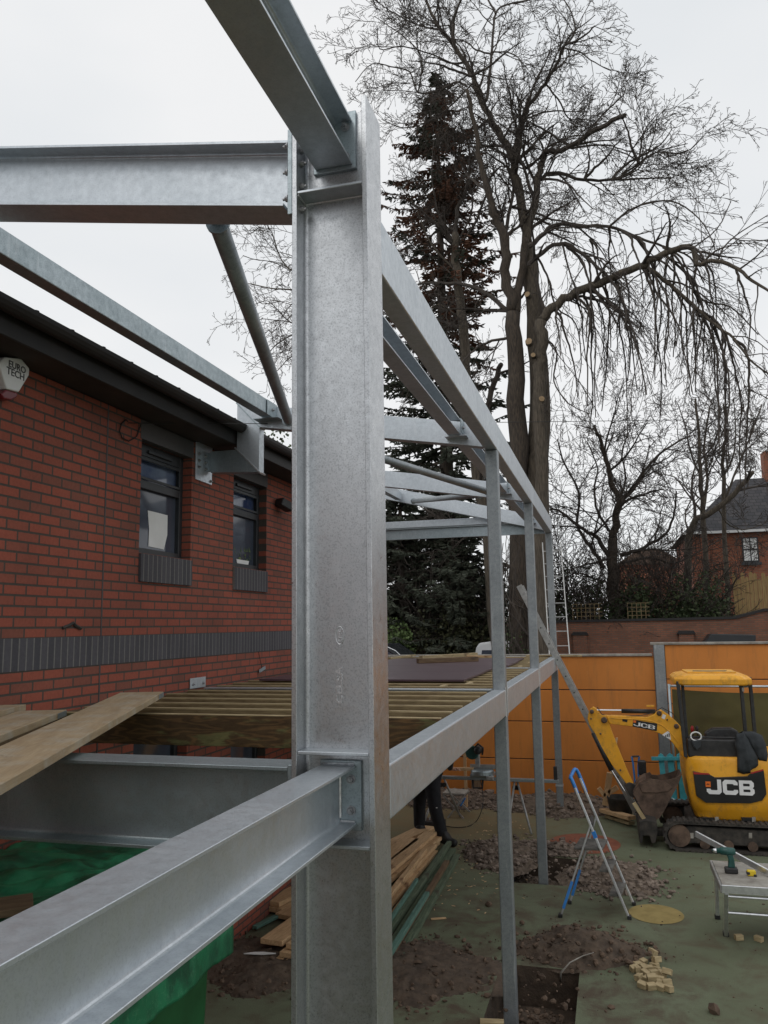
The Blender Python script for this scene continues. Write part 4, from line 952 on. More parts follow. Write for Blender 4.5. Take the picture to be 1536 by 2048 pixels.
A_paths = [
 ([(630, 2390), (618, 1750), (610, 1400), (600, 1150)], 86, 54, 0, 0, 0),
 ([(600, 1150), (575, 1020), (565, 880), (530, 800), (510, 720), (480, 600), (455, 450), (430, 330)], 44, 12, 1.3, 0, -1.5),
 ([(602, 1160), (625, 1050), (640, 960), (645, 880)], 34, 26, .3, 0, .2),
 ([(590, 1150), (520, 1090), (440, 1050), (340, 1040), (250, 1045)], 20, 9, 1.6, .03, 1.5),
 ([(585, 1240), (500, 1260), (440, 1300), (400, 1350)], 12, 5, 1.5, .03, -1.0),
 ([(565, 880), (590, 760), (600, 650), (560, 600), (500, 560)], 16, 6, 1.6, 0, 2.),
]
bare_tree('bare_tree', 'tall bare tree with two thick trunks close together, the dark left trunk of the pair', YT, A_paths, TZ, PPM, P1, 11, 'bark_dark')
rh2 = random.Random(123)
B_paths = [
 ([(672, 2390), (692, 1700), (688, 1400), (670, 1100), (652, 900)], 98, 50, .0, 0, 0),
 ([(652, 900), (630, 780), (605, 640), (590, 560), (540, 480), (485, 370), (440, 260), (385, 175), (330, 100), (290, 30), (270, -60)], 40, 9, 1.3, 0, 1.5),
 ([(655, 900), (672, 780), (690, 670), (700, 600)], 34, 22, .6, 0, -.3),
 ([(606, 560), (640, 440), (662, 380), (720, 305), (770, 215), (785, 170), (850, 140), (900, 95)], 22, 5, 1.5, 0, -2.),
 ([(785, 170), (825, 120), (815, 50), (770, -30)], 9, 4, 1.8, 0, 1.),
 ([(785, 175), (840, 190), (900, 230), (960, 260)], 7, 3, 1.8, .02, -1.),
 ([(500, 370), (515, 250), (522, 150), (535, 50), (580, 15), (660, 0)], 14, 6, 1.5, 0, 2.5),
 ([(535, 50), (500, -20), (480, -80)], 9, 6, 1.5, 0, 1.),
 ([(520, 190), (590, 195), (630, 230), (640, 300)], 7, 3, 1.5, .03, -1.),
 ([(430, 320), (390, 300), (330, 330), (250, 340), (220, 265), (150, 245), (80, 235), (20, 300)], 10, 3, 1.8, 0, -2.),
 ([(385, 175), (370, 100), (390, 40), (420, -40)], 12, 6, 1.6, 0, 2.5),
 ([(250, 340), (265, 215), (215, 150), (150, 100), (90, 60)], 7, 3, 1.8, 0, 1.5),
 ([(330, 110), (240, 90), (150, 40), (90, 0)], 7, 3, 1.8, 0, 1.5),
 ([(440, 260), (300, 200), (190, 170), (110, 180), (100, 100)], 7, 3, 1.6, 0, -3.5),
 ([(455, 300), (380, 380), (300, 440), (200, 470), (120, 440)], 8, 3, 1.6, 0, -2),
 ([(700, 610), (720, 560), (800, 545), (900, 480), (985, 435), (1010, 424)], 24, 15, .35, 0, -1.8),
 ([(690, 670), (740, 635), (860, 660), (960, 662), (1070, 655), (1180, 655)], 18, 5, 1.9, .05, 2.),
 ([(980, 660), (1060, 600), (1130, 560), (1230, 560), (1300, 500)], 9, 3, 1.9, .0, 1.5),
 ([(860, 500), (950, 400), (1010, 340), (1000, 300)], 9, 3, 1.6, .0, 2.5),
 ([(720, 310), (775, 380), (800, 430), (870, 470), (930, 480)], 8, 3, 1.6, .04, 1.5),
 ([(980, 660), (1060, 620), (1110, 520), (1130, 420)], 7, 3, 1.9, .0, -1.5),
 ([(700, 600), (740, 500), (745, 460)], 9, 5, .8, 0, 1.),
 ([(690, 680), (650, 600), (640, 530), (690, 540)], 12, 5, 1.2, 0, -1.5),
]
for k in range(26):
    x, y = rh2.choice([(600, 600), (650, 620), (690, 660), (560, 520), (500, 400), (640, 440), (720, 560), (610, 700), (640, 800), (585, 760), (440, 280), (385, 180), (520, 200), (780, 200), (860, 660), (1060, 600), (960, 662), (820, 545)])
    an = rh2.uniform(-2.9, -.1) if y < 640 else rh2.uniform(-1.3, .25); Ls = rh2.uniform(45, 85); pa = [(x, y)]
    for q in range(4):
        x += Ls*math.cos(an); y += Ls*math.sin(an)*.9+3*q; an += rh2.uniform(-.45, .45); pa.append((x, y))
    B_paths.append((pa, rh2.uniform(8, 13), 3, 1.3, .01, rh2.uniform(-2.5, 2.5)))
tb, cw = bare_tree('bare_tree', 'tallest bare tree, with upright trunk, sawn branch stubs and a broken limb pointing right', YT+.5, B_paths, TZ, PPM, P1, 12, 'bark')
P2 = dict(P1); P2['L0'] = 2.3; P2['trop'] = [-.10, -.10, -.06, 0]; P2['L0'] = 2.4; P2['dens'] = [2.2, 3.4, 4.2, 0]; P2['wob'] = [.20, .24, .28, .3]; P2['ang'] = (.3, .8)
C_paths = [
 ([(695, 2390), (700, 1500), (700, 1300), (702, 1180)], 50, 42, 0, 0, -.1),
 ([(702, 1180), (760, 1115), (860, 1062), (970, 1020), (1080, 972), (1180, 922), (1255, 915), (1275, 968), (1350, 960), (1430, 992), (1490, 1040), (1560, 1080)], 36, 7, 1.3, .0, -2.),
 ([(1080, 975), (1180, 1050), (1260, 1122), (1340, 1190), (1410, 1245), (1470, 1320), (1560, 1390)], 16, 5, 1.8, .05, -1.5),
 ([(660, 975), (690, 940), (770, 895), (850, 930), (930, 1000), (990, 1080), (1020, 1180)], 20, 6, 1.6, .10, -1.),
 ([(655, 905), (700, 870), (760, 825), (860, 830), (950, 835), (1060, 872), (1150, 905), (1250, 945), (1300, 1040)], 20, 5, 1.8, .05, 2.),
 ([(1150, 930), (1230, 1000), (1290, 1100), (1400, 1130), (1500, 1230)], 11, 4, 1.6, .08, 2.),
 ([(760, 1120), (830, 1090), (930, 1110), (1000, 1160), (1030, 1280), (1020, 1400)], 13, 4, 1.7, .14, 1.5),
 ([(860, 1062), (930, 1090), (1010, 1180), (1060, 1300), (1090, 1450)], 11, 4, 1.7, .14, -1.5),
 ([(675, 930), (700, 960), (730, 1030), (760, 1130), (830, 1190), (850, 1330), (830, 1440)], 10, 3, 1.7, .14, 1.5),
 ([(1275, 970), (1262, 1060), (1300, 1150), (1300, 1300), (1290, 1400)], 9, 3, 1.6, .12, .5),
 ([(1350, 960), (1380, 900), (1440, 850), (1536, 790)], 7, 3, 1.9, 0, 1.),
 ([(950, 835), (1050, 760), (1180, 740), (1280, 800), (1340, 900)], 9, 3, 1.9, .03, -1.5),
 ([(1255, 915), (1350, 840), (1400, 740)], 6, 3, 1.8, 0, 1.5),
 ([(690, 1210), (720, 1240), (760, 1300), (750, 1400), (800, 1480), (880, 1520)], 9, 3, 1.5, .12, -.5),
 ([(1080, 972), (1130, 1080), (1200, 1180), (1230, 1300), (1260, 1450)], 9, 3, 1.6, .14, -2.5),
]
rh = random.Random(99)
main_ = [(760, 1115), (860, 1062), (970, 1020), (1080, 972), (1180, 922), (1260, 922), (1180, 1050), (1260, 1122), (1340, 1190), (1410, 1245), (850, 930), (930, 1000), (950, 835), (1060, 872), (1150, 905), (930, 1110), (1080, 975), (1300, 1150), (1420, 990), (790, 900), (880, 880), (1010, 1010), (1120, 950), (1230, 1000), (740, 1130), (820, 1080), (1000, 850), (1350, 1190)]
for k, (hx_, hy_) in enumerate(main_):
    for rep_ in range(2 if k % 3 else 1):
        x, y = hx_+rh.uniform(-25, 25)*0, hy_; pa = [(x, y)]; dxx = rh.uniform(5, 40); st = rh.uniform(40, 75)
        for q in range(rh.randint(4, 6)):
            x += dxx*(1-.25*q)+rh.uniform(-16, 16); y += st*(.5+.35*q); pa.append((x, y))
        C_paths.append((pa, rh.uniform(8, 12.5), 3.5, .38, .10, rh.uniform(-2, 2)))
bare_tree('bare_tree', 'bare tree whose long low limb reaches far right and hangs with drooping twigs', YT-.5, C_paths, TZ, PPM, P2, 13, 'bark')
# sawn stubs on the trunk
for i, (x, y, w) in enumerate(((652, 1082, 11), (657, 1255, 13), (673, 1305, 9), (704, 1466, 11))):
    c = PY(*TZ(x, y), YT-.75); m = MB(); d = Vector((-.3+.2*i, -1, .1)).normalized(); a = w*PPM
    m.tube([c-d*-.25*0-d*.15, c+d*.02], [a*1.15, a], 14); o = m.build('branch_stub', M['bark'], tb, smooth=False)
    m = MB(); m.tube([c+d*.021, c+d*.03], a*.93, 14); m.build('sawn_end', M['cut_wood'], o); 
# third slim trunk left
D_paths = [([(560, 2390), (508, 1980), (468, 1727), (436, 1400), (410, 1200), (395, 1000), (385, 860)], 58, 30, .3, 0, 0),
 ([(395, 1000), (300, 900), (240, 760), (180, 680)], 10, 3, 2.2, 0, -1.), ([(410, 1180), (330, 1120), (260, 1150), (190, 1100)], 9, 3, 2.2, .03, -1.), ([(430, 1330), (340, 1300), (250, 1350)], 8, 3, 2.2, .04, -1.), ([(390, 900), (450, 760), (420, 620), (350, 520), (330, 400)], 9, 3, 2., 0, -1.5), ([(440, 1400), (500, 1320), (560, 1260)], 7, 3, 2., 0, -.8),
 ([(385, 860), (395, 770), (430, 690), (440, 560), (400, 450)], 20, 6, 1.3, 0, 1.),
 ([(400, 900), (470, 800), (520, 650), (560, 610)], 14, 5, 1.3, 0, -1.),
 ([(390, 900), (330, 800), (300, 650), (310, 500)], 12, 4, 1.3, 0, 1.),
 ([(520, 1560), (505, 1500), (540, 1380), (555, 1340)], 26, 20, .5, 0, 0)]
bare_tree('bare_tree', 'bare tree with a single trunk against the dark conifer, left of the tall pair', YT+1.5, D_paths, TZ, PPM, P1, 14, 'bark')
# middle low spreading tree and the far right ones
TE = lambda x, y: (1000+x/2.8657, 850+y/2.8657)
YE = 33.; PPE = YE/1612.7/2.8657
P3 = dict(P1); P3['L0'] = 2.9; P3['dens'] = [3.2, 4.4, 4.8, 0]; P3['rmin'] = .0085; P3['trop'] = [-.01, -.03, -.02, 0]
E_paths = [([(665, 1150), (655, 950), (645, 800), (650, 650)], 80, 50, .0, 0, 0),
 ([(650, 650), (665, 540), (680, 440), (640, 330), (610, 200), (580, 100), (540, 0)], 46, 14, 1.6, 0, -1),
 ([(685, 450), (760, 370), (830, 260), (900, 180), (1010, 100), (1100, 60)], 24, 8, 1.6, 0, 1.5),
 ([(655, 800), (560, 650), (480, 600), (350, 500), (290, 480)], 30, 9, 1.4, 0, -1.5),
 ([(600, 820), (520, 700), (440, 560), (455, 400), (360, 200), (330, 80)], 24, 7, 1.6, 0, 1.),
 ([(690, 750), (780, 720), (850, 690), (950, 620), (1000, 500), (1010, 380)], 26, 8, 1.6, 0, -1.),
 ([(700, 790), (850, 760), (1000, 790), (1150, 720), (1290, 640)], 16, 5, 1.6, .03, 1.5),
 ([(640, 620), (560, 500), (540, 350), (560, 250), (500, 100)], 18, 6, 1.6, 0, 2.),
 ([(680, 440), (720, 300), (700, 150), (750, 20)], 14, 6, 1.6, 0, .5),
 ([(600, 900), (450, 850), (380, 870), (300, 850)], 12, 4, 1.6, 0, -1.)]
bare_tree('bare_tree', 'low wide-spreading bare tree behind the garden wall, in the middle right', YE, E_paths, TE, PPE, P3, 15, 'bark_dark', 'twig_dark')
for i, (pa, Y_, lb) in enumerate((
  ([([(1180, 1100), (1165, 520), (1150, 300), (1140, 100), (1120, -150)], 34, 12, .0, 0, 0), ([(1165, 480), (1190, 300), (1170, 120), (1200, -100)], 20, 9, 1.2, 0, 1.), ([(1160, 500), (1080, 400), (1000, 300), (900, 280)], 12, 4, 1.6, 0, -1.),
    ([(1150, 300), (1090, 150), (1060, 0), (1020, -120)], 12, 5, 1.4, 0, 1.), ([(1145, 200), (1230, 100), (1260, -50), (1240, -200)], 11, 5, 1.4, 0, -1.)], 38., 'pair of straight bare stems rising left of the far house roof'),
  ([([(1290, 1100), (1285, 430), (1275, 200), (1295, 50), (1280, -120)], 28, 10, .0, 0, 0), ([(1290, 420), (1340, 300), (1400, 150), (1460, 0), (1500, -120)], 14, 5, 1.4, 0, 1.), ([(1280, 300), (1330, 200), (1350, 60), (1340, -150)], 12, 5, 1.4, 0, -1.), ([(1275, 250), (1220, 150), (1190, 0)], 9, 4, 1.4, 0, 1.),
    ([(1400, 150), (1500, 60), (1600, -60)], 9, 4, 1.6, 0, 1.)], 40., 'slender bare tree directly above the left end of the far house roof'),
  ([([(1040, 1100), (1080, 650), (1200, 515), (1380, 355), (1450, 270)], 44, 20, .5, 0, -1.), ([(1090, 640), (1060, 520), (1100, 420)], 12, 5, 1.4, 0, 1.), ([(1250, 470), (1300, 560), (1400, 600), (1530, 560)], 9, 4, 1.4, 0, 1.)], 36., 'thick bare limb leaning to the right across the corner of the far house'))):
    PPX = Y_/1612.7/2.8657; P4 = dict(P3); P4['L0'] = 3.2; P4['rmin'] = .010; P4['dens'] = [2.8, 4.2, 4.4, 0]; P4['trop'] = [.02, 0, 0, 0]
    bare_tree('bare_tree', lb, Y_, pa, TE, PPX, P4, 40+i, 'bark', 'twig')
# bare tree behind the column, left
TL = lambda x, y: (400+x/3.84, 420+y/3.84)
YL = 22.; PPL = YL/1612.7/3.84
P5 = dict(P1); P5['L0'] = 1.7; P5['dens'] = [4., 5., 6., 0]; P5['trop'] = [-.02, -.03, -.02, 0]; P5['rmin'] = .006
L_paths = [([(1150, 2500), (1120, 1800), (1060, 1200), (1000, 700), (930, 300)], 84, 30, .0, 0, 0),
 ([(1000, 620), (850, 620), (694, 612), (540, 600), (350, 565), (250, 600)], 22, 5, 2., 0, -.5),
 ([(960, 450), (800, 440), (694, 455), (610, 350), (560, 190), (480, 60)], 22, 5, 2., 0, .8),
 ([(1040, 950), (820, 880), (694, 862), (600, 770), (520, 700), (430, 720)], 18, 4, 2., 0, 1.),
 ([(1040, 1000), (850, 920), (694, 968), (580, 1040), (520, 1110), (440, 1160)], 16, 4, 2., .02, -.5),
 ([(1060, 1150), (850, 1080), (694, 1130), (600, 1230), (520, 1260)], 14, 4, 2., .03, .5),
 ([(700, 860), (560, 845), (460, 840), (400, 900)], 8, 3, 2., 0, -1.),
 ([(620, 700), (480, 720), (420, 660)], 7, 3, 2., 0, .6),
 ([(694, 470), (560, 400), (420, 380), (330, 350)], 8, 3, 2., 0, -.8),
 ([(1000, 700), (1120, 560), (1230, 420), (1300, 250)], 20, 5, 1.6, 0, .5), ([(1060, 1150), (1200, 1000), (1330, 900), (1420, 780)], 18, 5, 1.6, 0, -.6),
 ([(1040, 950), (1160, 850), (1320, 800)], 14, 4, 1.6, 0, .8), ([(935, 320), (880, 150), (900, 0), (860, -120)], 16, 5, 1.6, 0, 0.), ([(950, 380), (1040, 200), (1080, 40)], 14, 5, 1.6, 0, .6)]
bare_tree('bare_tree', 'bare tree whose fine twigs show against the sky left of the big column', YL, L_paths, TL, PPL, P5, 16, 'bark')

# conifer
def conifer(name, label, cx_px, top_py, Y, widths, base_z, seed, mat, dead=None, n=360, bl=1.0):
    r = random.Random(seed); top = PY(cx_px, top_py, Y); t = thing(name, label, 'tree', (top.x, Y, .5)); H = top.z
    T = MB(); T.tube([(top.x+.1, Y, .2), (top.x, Y, H*.5), (top.x, Y, H)], [.34, .22, .03], 12); T.build('trunk', M['bark_dark'], t, smooth=True)
    G = MB(); D_ = MB(); B = MB()
    for k in range(n):
        u = (k+r.random())/n; z = H-(H-base_z)*u**.9
        wpx = widths[0][1]
        for (ya, wa), (yb, wb) in zip(widths, widths[1:]):
            if ya <= u <= yb: wpx = wa+(wb-wa)*(u-ya)/(yb-ya)
        az = r.uniform(0, 6.283); gap = mn.noise(Vector((math.cos(az)*1.3+seed, math.sin(az)*1.3, z*.55)))
        if gap < -.12 and u > .04: continue
        R = wpx/1612.7*Y*r.uniform(.45, 1.1)*bl*(1.05+.75*gap)
        d = Vector((math.cos(az), math.sin(az), -.12)); pts = []; dr_ = r.uniform(-.35, .2)
        for i in range(6):
            s_ = i/5; pts.append(Vector((top.x, Y, z))+Vector((d.x*R*s_+r.uniform(-.06, .06), d.y*R*s_, (-.25+dr_)*R*s_+.30*R*s_*s_+r.uniform(-.07, .07))))
        fast_tube(B, pts, [.035*(1-.8*i/5)+.006 for i in range(6)], 4)
        isdead = dead and dead[0] < u < dead[1] and r.random() < dead[2]
        tgt = D_ if isdead else G
        for q in range(int(16+R*26)):
            s_ = r.uniform(.10, 1.04)**.8; i = min(4, int(s_*5)); f = s_*5-i; c = pts[i].lerp(pts[i+1], min(f, 1))
            side = Vector((-d.y, d.x, 0))*r.choice((-1, 1)); L_ = r.uniform(.16, .44)*(1.15-s_*.5)
            dd = (side*r.uniform(.5, 1)+Vector((d.x, d.y, 0))*r.uniform(.1, .9)+Vector((0, 0, r.uniform(-.75, .15)))).normalized()
            w_ = dd.cross(rvec(r)).normalized()*L_*r.uniform(.09, .18)
            e = c+dd*L_; mid = c+dd*L_*.5+Vector((0, 0, -.02))
            tgt.add([c, mid+w_, e, mid-w_], [(0, 1, 2, 3)])
            w2 = dd.cross(w_).normalized()*w_.length
            tgt.add([c, mid+w2, e, mid-w2], [(0, 1, 2, 3)])
    B.build('branches', M['bark_dark'], t); G.build('crown', M[mat], t)
    if D_.v: D_.build('dead_foliage', M['needles_dead'], t)
    return t
conifer('conifer', 'tall dark conifer with browned needles near its top, behind the bare trunks', 872, 150, YT+4.5,
        [(0, 6), (.03, 34), (.08, 70), (.16, 115), (.28, 150), (.45, 165), (.6, 170), (.8, 165), (1, 170)], 2.8, 61, 'needles', (.03, .46, .85), 620)
conifer('conifer', 'low dark conifer mass right behind the car park wall, left of the two thick trunks', 905, 1010, YT+3, [(0, 20), (.3, 85), (1, 130)], 2.2, 62, 'needles', None, 260)
conifer('conifer', 'dark conifer at the left edge of the car park, just right of the big column', 800, 985, YT+3.5, [(0, 30), (.3, 90), (1, 130)], 2.4, 63, 'needles', None, 260)

def leaf_blob(m, c, R, n, sz, r, flat=1.):
    for k in range(n):
        v = rvec(r); rr = r.random()**.4; nn_ = .75+.5*mn.noise(Vector((v.x*1.8+c[0], v.y*1.8+c[1], v.z*1.8)))
        p = Vector((c[0]+v.x*R[0]*rr*nn_, c[1]+v.y*R[1]*rr*nn_, c[2]+v.z*R[2]*rr*nn_))
        a = rvec(r)*sz*r.uniform(.6, 1.3); b = a.cross(rvec(r)).normalized()*sz*.5
        m.add([p, p+a*.5+b, p+a, p+a*.5-b], [(0, 1, 2, 3)])
def shrub(name, label, cx, cy, py_top, Y, wpx, mat, seed, n=2600, zb=.6, sz=.11, blobs=7):
    r = random.Random(seed); c = PY(cx, py_top, Y); t = thing(name, label, 'shrub', (c.x, Y, .5)); W = wpx/1612.7*Y/2; H = c.z-zb
    st = MB()
    for k in range(5): st.tube([(c.x+r.uniform(-.2, .2), Y, .5), (c.x+r.uniform(-.6, .6)*W, Y+r.uniform(-.3, .3), zb+H*r.uniform(.5, .9))], [.04, .015], 6)
    st.build('stems', M['bark_dark'], t)
    m = MB()
    for k in range(blobs):
        u = (k+.5)/blobs; x = c.x-W+2*W*u; hh = H*r.uniform(.75, 1.0)
        leaf_blob(m, (x, Y+r.uniform(-.4, .4), zb+hh*.5), (W*1.7/blobs+.25, .7, hh*.56), n//blobs, sz, r)
    m.build('foliage', M[mat], t); return t
YB = 31.
shrub('shrub', 'dark evergreen hedge growing over the garden wall behind the two thick trunks', 1000, 0, 1120, YB+1.4, 150, 'hedge', 71, 4200)
shrub('shrub', 'dark evergreen bush showing between the slim posts above the car park wall', 900, 0, 1165, YB-1.5, 120, 'hedge2', 72, 2200)
shrub('shrub', 'bright green leafy shrub beside the pale gable at the left of the car park', 795, 0, 1215, YB-2.5, 50, 'hedge3', 73, 1500, 1.2)
shrub('shrub', 'dark green hedge behind the trellis on the garden wall', 1160, 0, 1112, YB+2, 220, 'hedge', 74, 8500, .6, .11, 9)
shrub('shrub', 'dark evergreen mass over the wall to the right of the low spreading tree', 1325, 0, 1118, YB+1.5, 200, 'hedge', 75, 7800, .6, .11, 9)
shrub('shrub', 'olive scrubby bush in front of the far house wall', 1420, 0, 1130, YB+5, 130, 'hedge2', 76, 3000, .6)
shrub('shrub', 'pale twiggy shrub above the white van roof', 950, 0, 1190, YB-1.2, 90, 'hedge2', 77, 1500, 1.5, .07)
t = shrub('shrub', 'small dark holly crown showing over the school roof, left of the big column', 535, 0, 838, 17.5, 70, 'hedge', 78, 1700, 4.6, .09, 5)

# far wood / distant houses (soft background)
rf_ = thing('distant_house', 'distant red-roofed house glimpsed through the twigs left of the brick house', 'building', (2, 70, 0))
q0 = PY(1262, 1130, 70); q1 = PY(1335, 1098, 70)
MB().box((q0.x-1, 70, 0), (q1.x+1, 78, q0.z)).build('wall', M['house_brick'], rf_)
MB().prism([(q0.x-1.3, q0.z), (q1.x+1.3, q0.z), (q1.x-.6, q1.z), (q0.x+.6, q1.z)], 1, 69.7, 78.3).build('roof', M['rust'], rf_)
hs = thing('brick_house', 'two-storey brick house with slate roof and white sash window at the right edge', 'house', (8, 46, 0))
HY = 42.; e = PY(1398, 1066, HY); ez = e.z; hx = PY(1380, 1066, HY).x
MB().box((hx, HY, .5), (hx+12, HY+9, ez)).build('wall', M['house_brick'], hs)
rz = PY(1480, 968, HY+3.5).z
R_ = MB(); R_.add([(hx-.35, HY-.35, ez+.02), (hx+12.3, HY-.35, ez+.02), (hx+12.3, HY+9.3, ez+.02), (hx-.35, HY+9.3, ez+.02), (hx+2.9, HY+4.4, rz+.4), (hx+9.5, HY+4.4, rz+.4)], [(0, 1, 5, 4), (1, 2, 5), (2, 3, 4, 5), (3, 0, 4), (3, 2, 1, 0)])
R_.build('roof', M['house_roof'], hs)
MB().box((hx-.4, HY-.42, ez-.09), (hx+12.3, HY-.35, ez+.03)).build('gutter', M['white'], hs)
MB().box((hx-.3, HY-.34, ez-.06), (hx+12.2, HY-.0, ez-.01)).build('soffit', M['fascia'], hs)
a = PY(1482, 1075, HY); b_ = PY(1519, 1124, HY)
w_ = MB().box((a.x, HY-.05, b_.z), (b_.x, HY-.005, a.z)).build('window', M['frame'], hs); 
WL[w_.name] = WL[hs.name]
mw, mh = (a.x+b_.x)/2, (a.z+b_.z)/2
for (x0, x1, z0, z1) in ((a.x+.07, mw-.03, b_.z+.08, mh-.04), (mw+.03, b_.x-.07, b_.z+.08, mh-.04), (a.x+.07, mw-.03, mh+.04, a.z-.07), (mw+.03, b_.x-.07, mh+.04, a.z-.07)):
    MB().box((x0, HY-.075, z0), (x1, HY-.052, z1)).build('pane', M['white'], w_)
MB().box((a.x-.08, HY-.12, b_.z-.13), (b_.x+.08, HY-.0, b_.z)).build('sill', M['frame'], hs)
c = PY(1534, 960, HY+4.4)
MB().box((c.x-.15, HY+4, rz-1), (c.x+1.0, HY+4.9, PY(1534, 905, HY+4.4).z)).build('chimney', M['house_brick'], hs)
MB().lathe((c.x+.3, HY+4.4, PY(1534, 905, HY+4.4).z), [(.16, 0), (.13, .5), (.15, .55)], 12).build('chimney_pot', M['rust'], hs)
hs2 = thing('brick_outbuilding', 'pale gabled outbuilding half hidden by shrubs just right of the big column', 'building', (-7, 33, .5))
q = PY(826, 1235, 33); q2 = PY(778, 1212, 33)
MB().prism([(q.x-4, .5), (q.x, .5), (q.x, q.z), (q.x-1.8, q2.z+.45), (q.x-4, q2.z-.2)], 1, 33, 37).build('gable_wall', M['lintel'], hs2)
MB().prism([(q.x+.15, q.z-.1), (q.x-1.8, q2.z+.50), (q.x-1.8, q2.z+.62), (q.x+.2, q.z+.02)], 1, 32.8, 37).build('roof', M['concrete'], hs2)

# garden wall at the back of the car park
gw = thing('garden_wall', 'long old brick garden wall with dark coping across the back of the car park', 'wall', (0, YB, .5))
def gz(px, py): return PY(px, py, YB).z
prof = [(-14, gz(790, 1262)), (gz(880, 1262)*0+PY(885, 1262, YB).x, gz(885, 1262)), (PY(890, 1262, YB).x, gz(890, 1250)), (PY(1340, 1240, YB).x, gz(1340, 1241)), (PY(1470, 1240, YB).x, gz(1470, 1238)), (PY(1530, 1225, YB).x, gz(1530, 1222)), (16, gz(1530, 1222))]
MB().prism([(-14, .4)]+prof+[(16, .4)], 1, YB, YB+.33).build('brickwork', M['old_brick'], gw)
cp = MB(); top = [(x, z+.002) for x, z in prof]; MB().prism(top+[(x, z+.09) for x, z in top[::-1]], 1, YB-.06, YB+.39).build('coping', M['fascia'], gw)
for px in (878, 1160, 1372):
    x = PY(px, 1270, YB).x; MB().box((x-.25, YB-.12, .45), (x+.25, YB-.002, 2.45)).build('pier', M['old_brick'], gw)
    MB().prism([(x-.32, 2.452), (x+.32, 2.452), (x+.25, 2.56), (x-.25, 2.56)], 1, YB-.17, YB-.003).build('pier_cap', M['fascia'], gw)
bx2 = PY(1330, 1275, YB)
tag(MB().prism([(PY(1312, 1, YB).x, gz(1312, 1287)), (PY(1400, 1, YB).x, gz(1400, 1287)), (PY(1402, 1, YB).x, gz(1402, 1270)), (PY(1325, 1, YB).x, gz(1325, 1268))], 1, YB-1.2, YB-.2).build('dark_shed_roof', M['frame'], None, bevel=.02), 'low dark lean-to roof against the garden wall above the orange wall', 'lean-to')
for (pa, pb, lb) in ((1145, 1205, 'square wooden trellis on the garden wall behind the ladder, left one'), (1255, 1300, 'square wooden trellis on the garden wall, right of the low tree')):
    tr = thing('trellis', lb, 'trellis', (PY(pa, 1230, YB).x, YB+.5, 2.8)); m = MB()
    xa, xb = PY(pa, 1230, YB+.5).x, PY(pb, 1230, YB+.5).x; za, zb_ = gz(1200, 1240), gz(1200, 1207)
    k = 0
    while xa+k*.16 < xb: m.box((xa+k*.16, YB+.49, za), (xa+k*.16+.025, YB+.50, zb_)); k += 1
    for j in range(5): m.box((xa, YB+.501, za+j*(zb_-za)/4-.012), (xb, YB+.511, za+j*(zb_-za)/4+.012))
    m.build('lattice', M['joist'], tr)
pf = thing('close_board_fence', 'pale timber fence with pointed uneven boards in front of the brick house', 'fence', (7, YB+2, .5))
rnd = random.Random(8)
x = PY(1468, 1200, YB+2).x
for k in range(16):
    h0 = PY(1500, 1150+rnd.uniform(-8, 8), YB+2).z; m = MB().prism([(x, 2.0), (x+.13, 2.0), (x+.13, h0-.05), (x+.065, h0), (x, h0-.05)], 1, YB+2, YB+2.02); m.build('board', M['wood_fence'], pf); x += .145
MB().box((PY(1468, 1200, YB+2).x, YB+2.021, 2.6), (x, YB+2.06, 2.7)).build('rail', M['wood_fence'], pf)
# vehicles in the car park
vn = thing('parked_van', 'white van roof showing above the orange wall coping behind the nearest slim post', 'van', (-4, 29, .5))
VY = 28.6; vx = PY(946, 1300, VY).x; vz = PY(975, 1283, VY).z
MB().prism([(vx-.02, .75), (vx, 1.5), (vx+.10, vz-.22), (vx+.22, vz-.05), (vx+.6, vz), (vx+1.2, vz), (vx+1.58, vz-.05), (vx+1.7, vz-.22), (vx+1.8, 1.5), (vx+1.82, .75)], 1, VY, VY+4.4).build('body', M['white_van'], vn, bevel=.07, seg=3)
MB().prism([(vx+.25, vz-.75), (vx+1.55, vz-.75), (vx+1.48, vz-.30), (vx+.32, vz-.30)], 1, VY-.02, VY+.01).build('rear_window', M['glass'], vn)
MB().box((vx+.72, VY+.05, vz-.005), (vx+1.15, VY+.18, vz+.02)).build('roof_vent', M['black'], vn)
for x in (vx+.05, vx+1.5): 
    w_ = MB().lathe((x, VY+.9, .82), [(.32, 0), (.32, .25)], 24, 0).build('wheel', M['rubber'], vn); WL[w_.name] = WL[vn.name]
cr_ = thing('parked_car', 'dark car windscreen and roofline just right of the big column behind the deck', 'car', (-6.5, 20, .5))
ca = PY(808, 1313, 20); cx_ = ca.x; cz_ = PY(778, 1287, 20).z
MB().prism([(cx_+.95, .75), (cx_+.9, 1.35), (cx_+.1, 1.55), (cx_-.0, cz_-.38), (cx_-.55, cz_-.02), (cx_-1.9, cz_-.02), (cx_-2.7, 1.6), (cx_-3.1, 1.4), (cx_-3.1, .75)], 1, 20, 21.7).build('body', M['car_black'], cr_, bevel=.05, seg=3)
MB().prism([(cx_-.12, cz_-.37), (cx_-.60, cz_-.09), (cx_-1.1, cz_-.09), (cx_-1.1, cz_-.37)], 1, 19.98, 20.01).build('side_window', M['glass'], cr_)
MB().tube([(cx_+.0, 19.99, cz_-.38), (cx_-.22, 19.99, cz_-.18), (cx_-.55, 19.99, cz_-.03), (cx_-1.2, 19.99, cz_-.0)], .012, 6).build('window_trim', M['alu'], cr_)
for x in (cx_+.35, cx_-2.3): MB().lathe((x, 19.97, .80), [(.30, 0), (.30, .2)], 24, 1).build('wheel', M['rubber'], cr_)
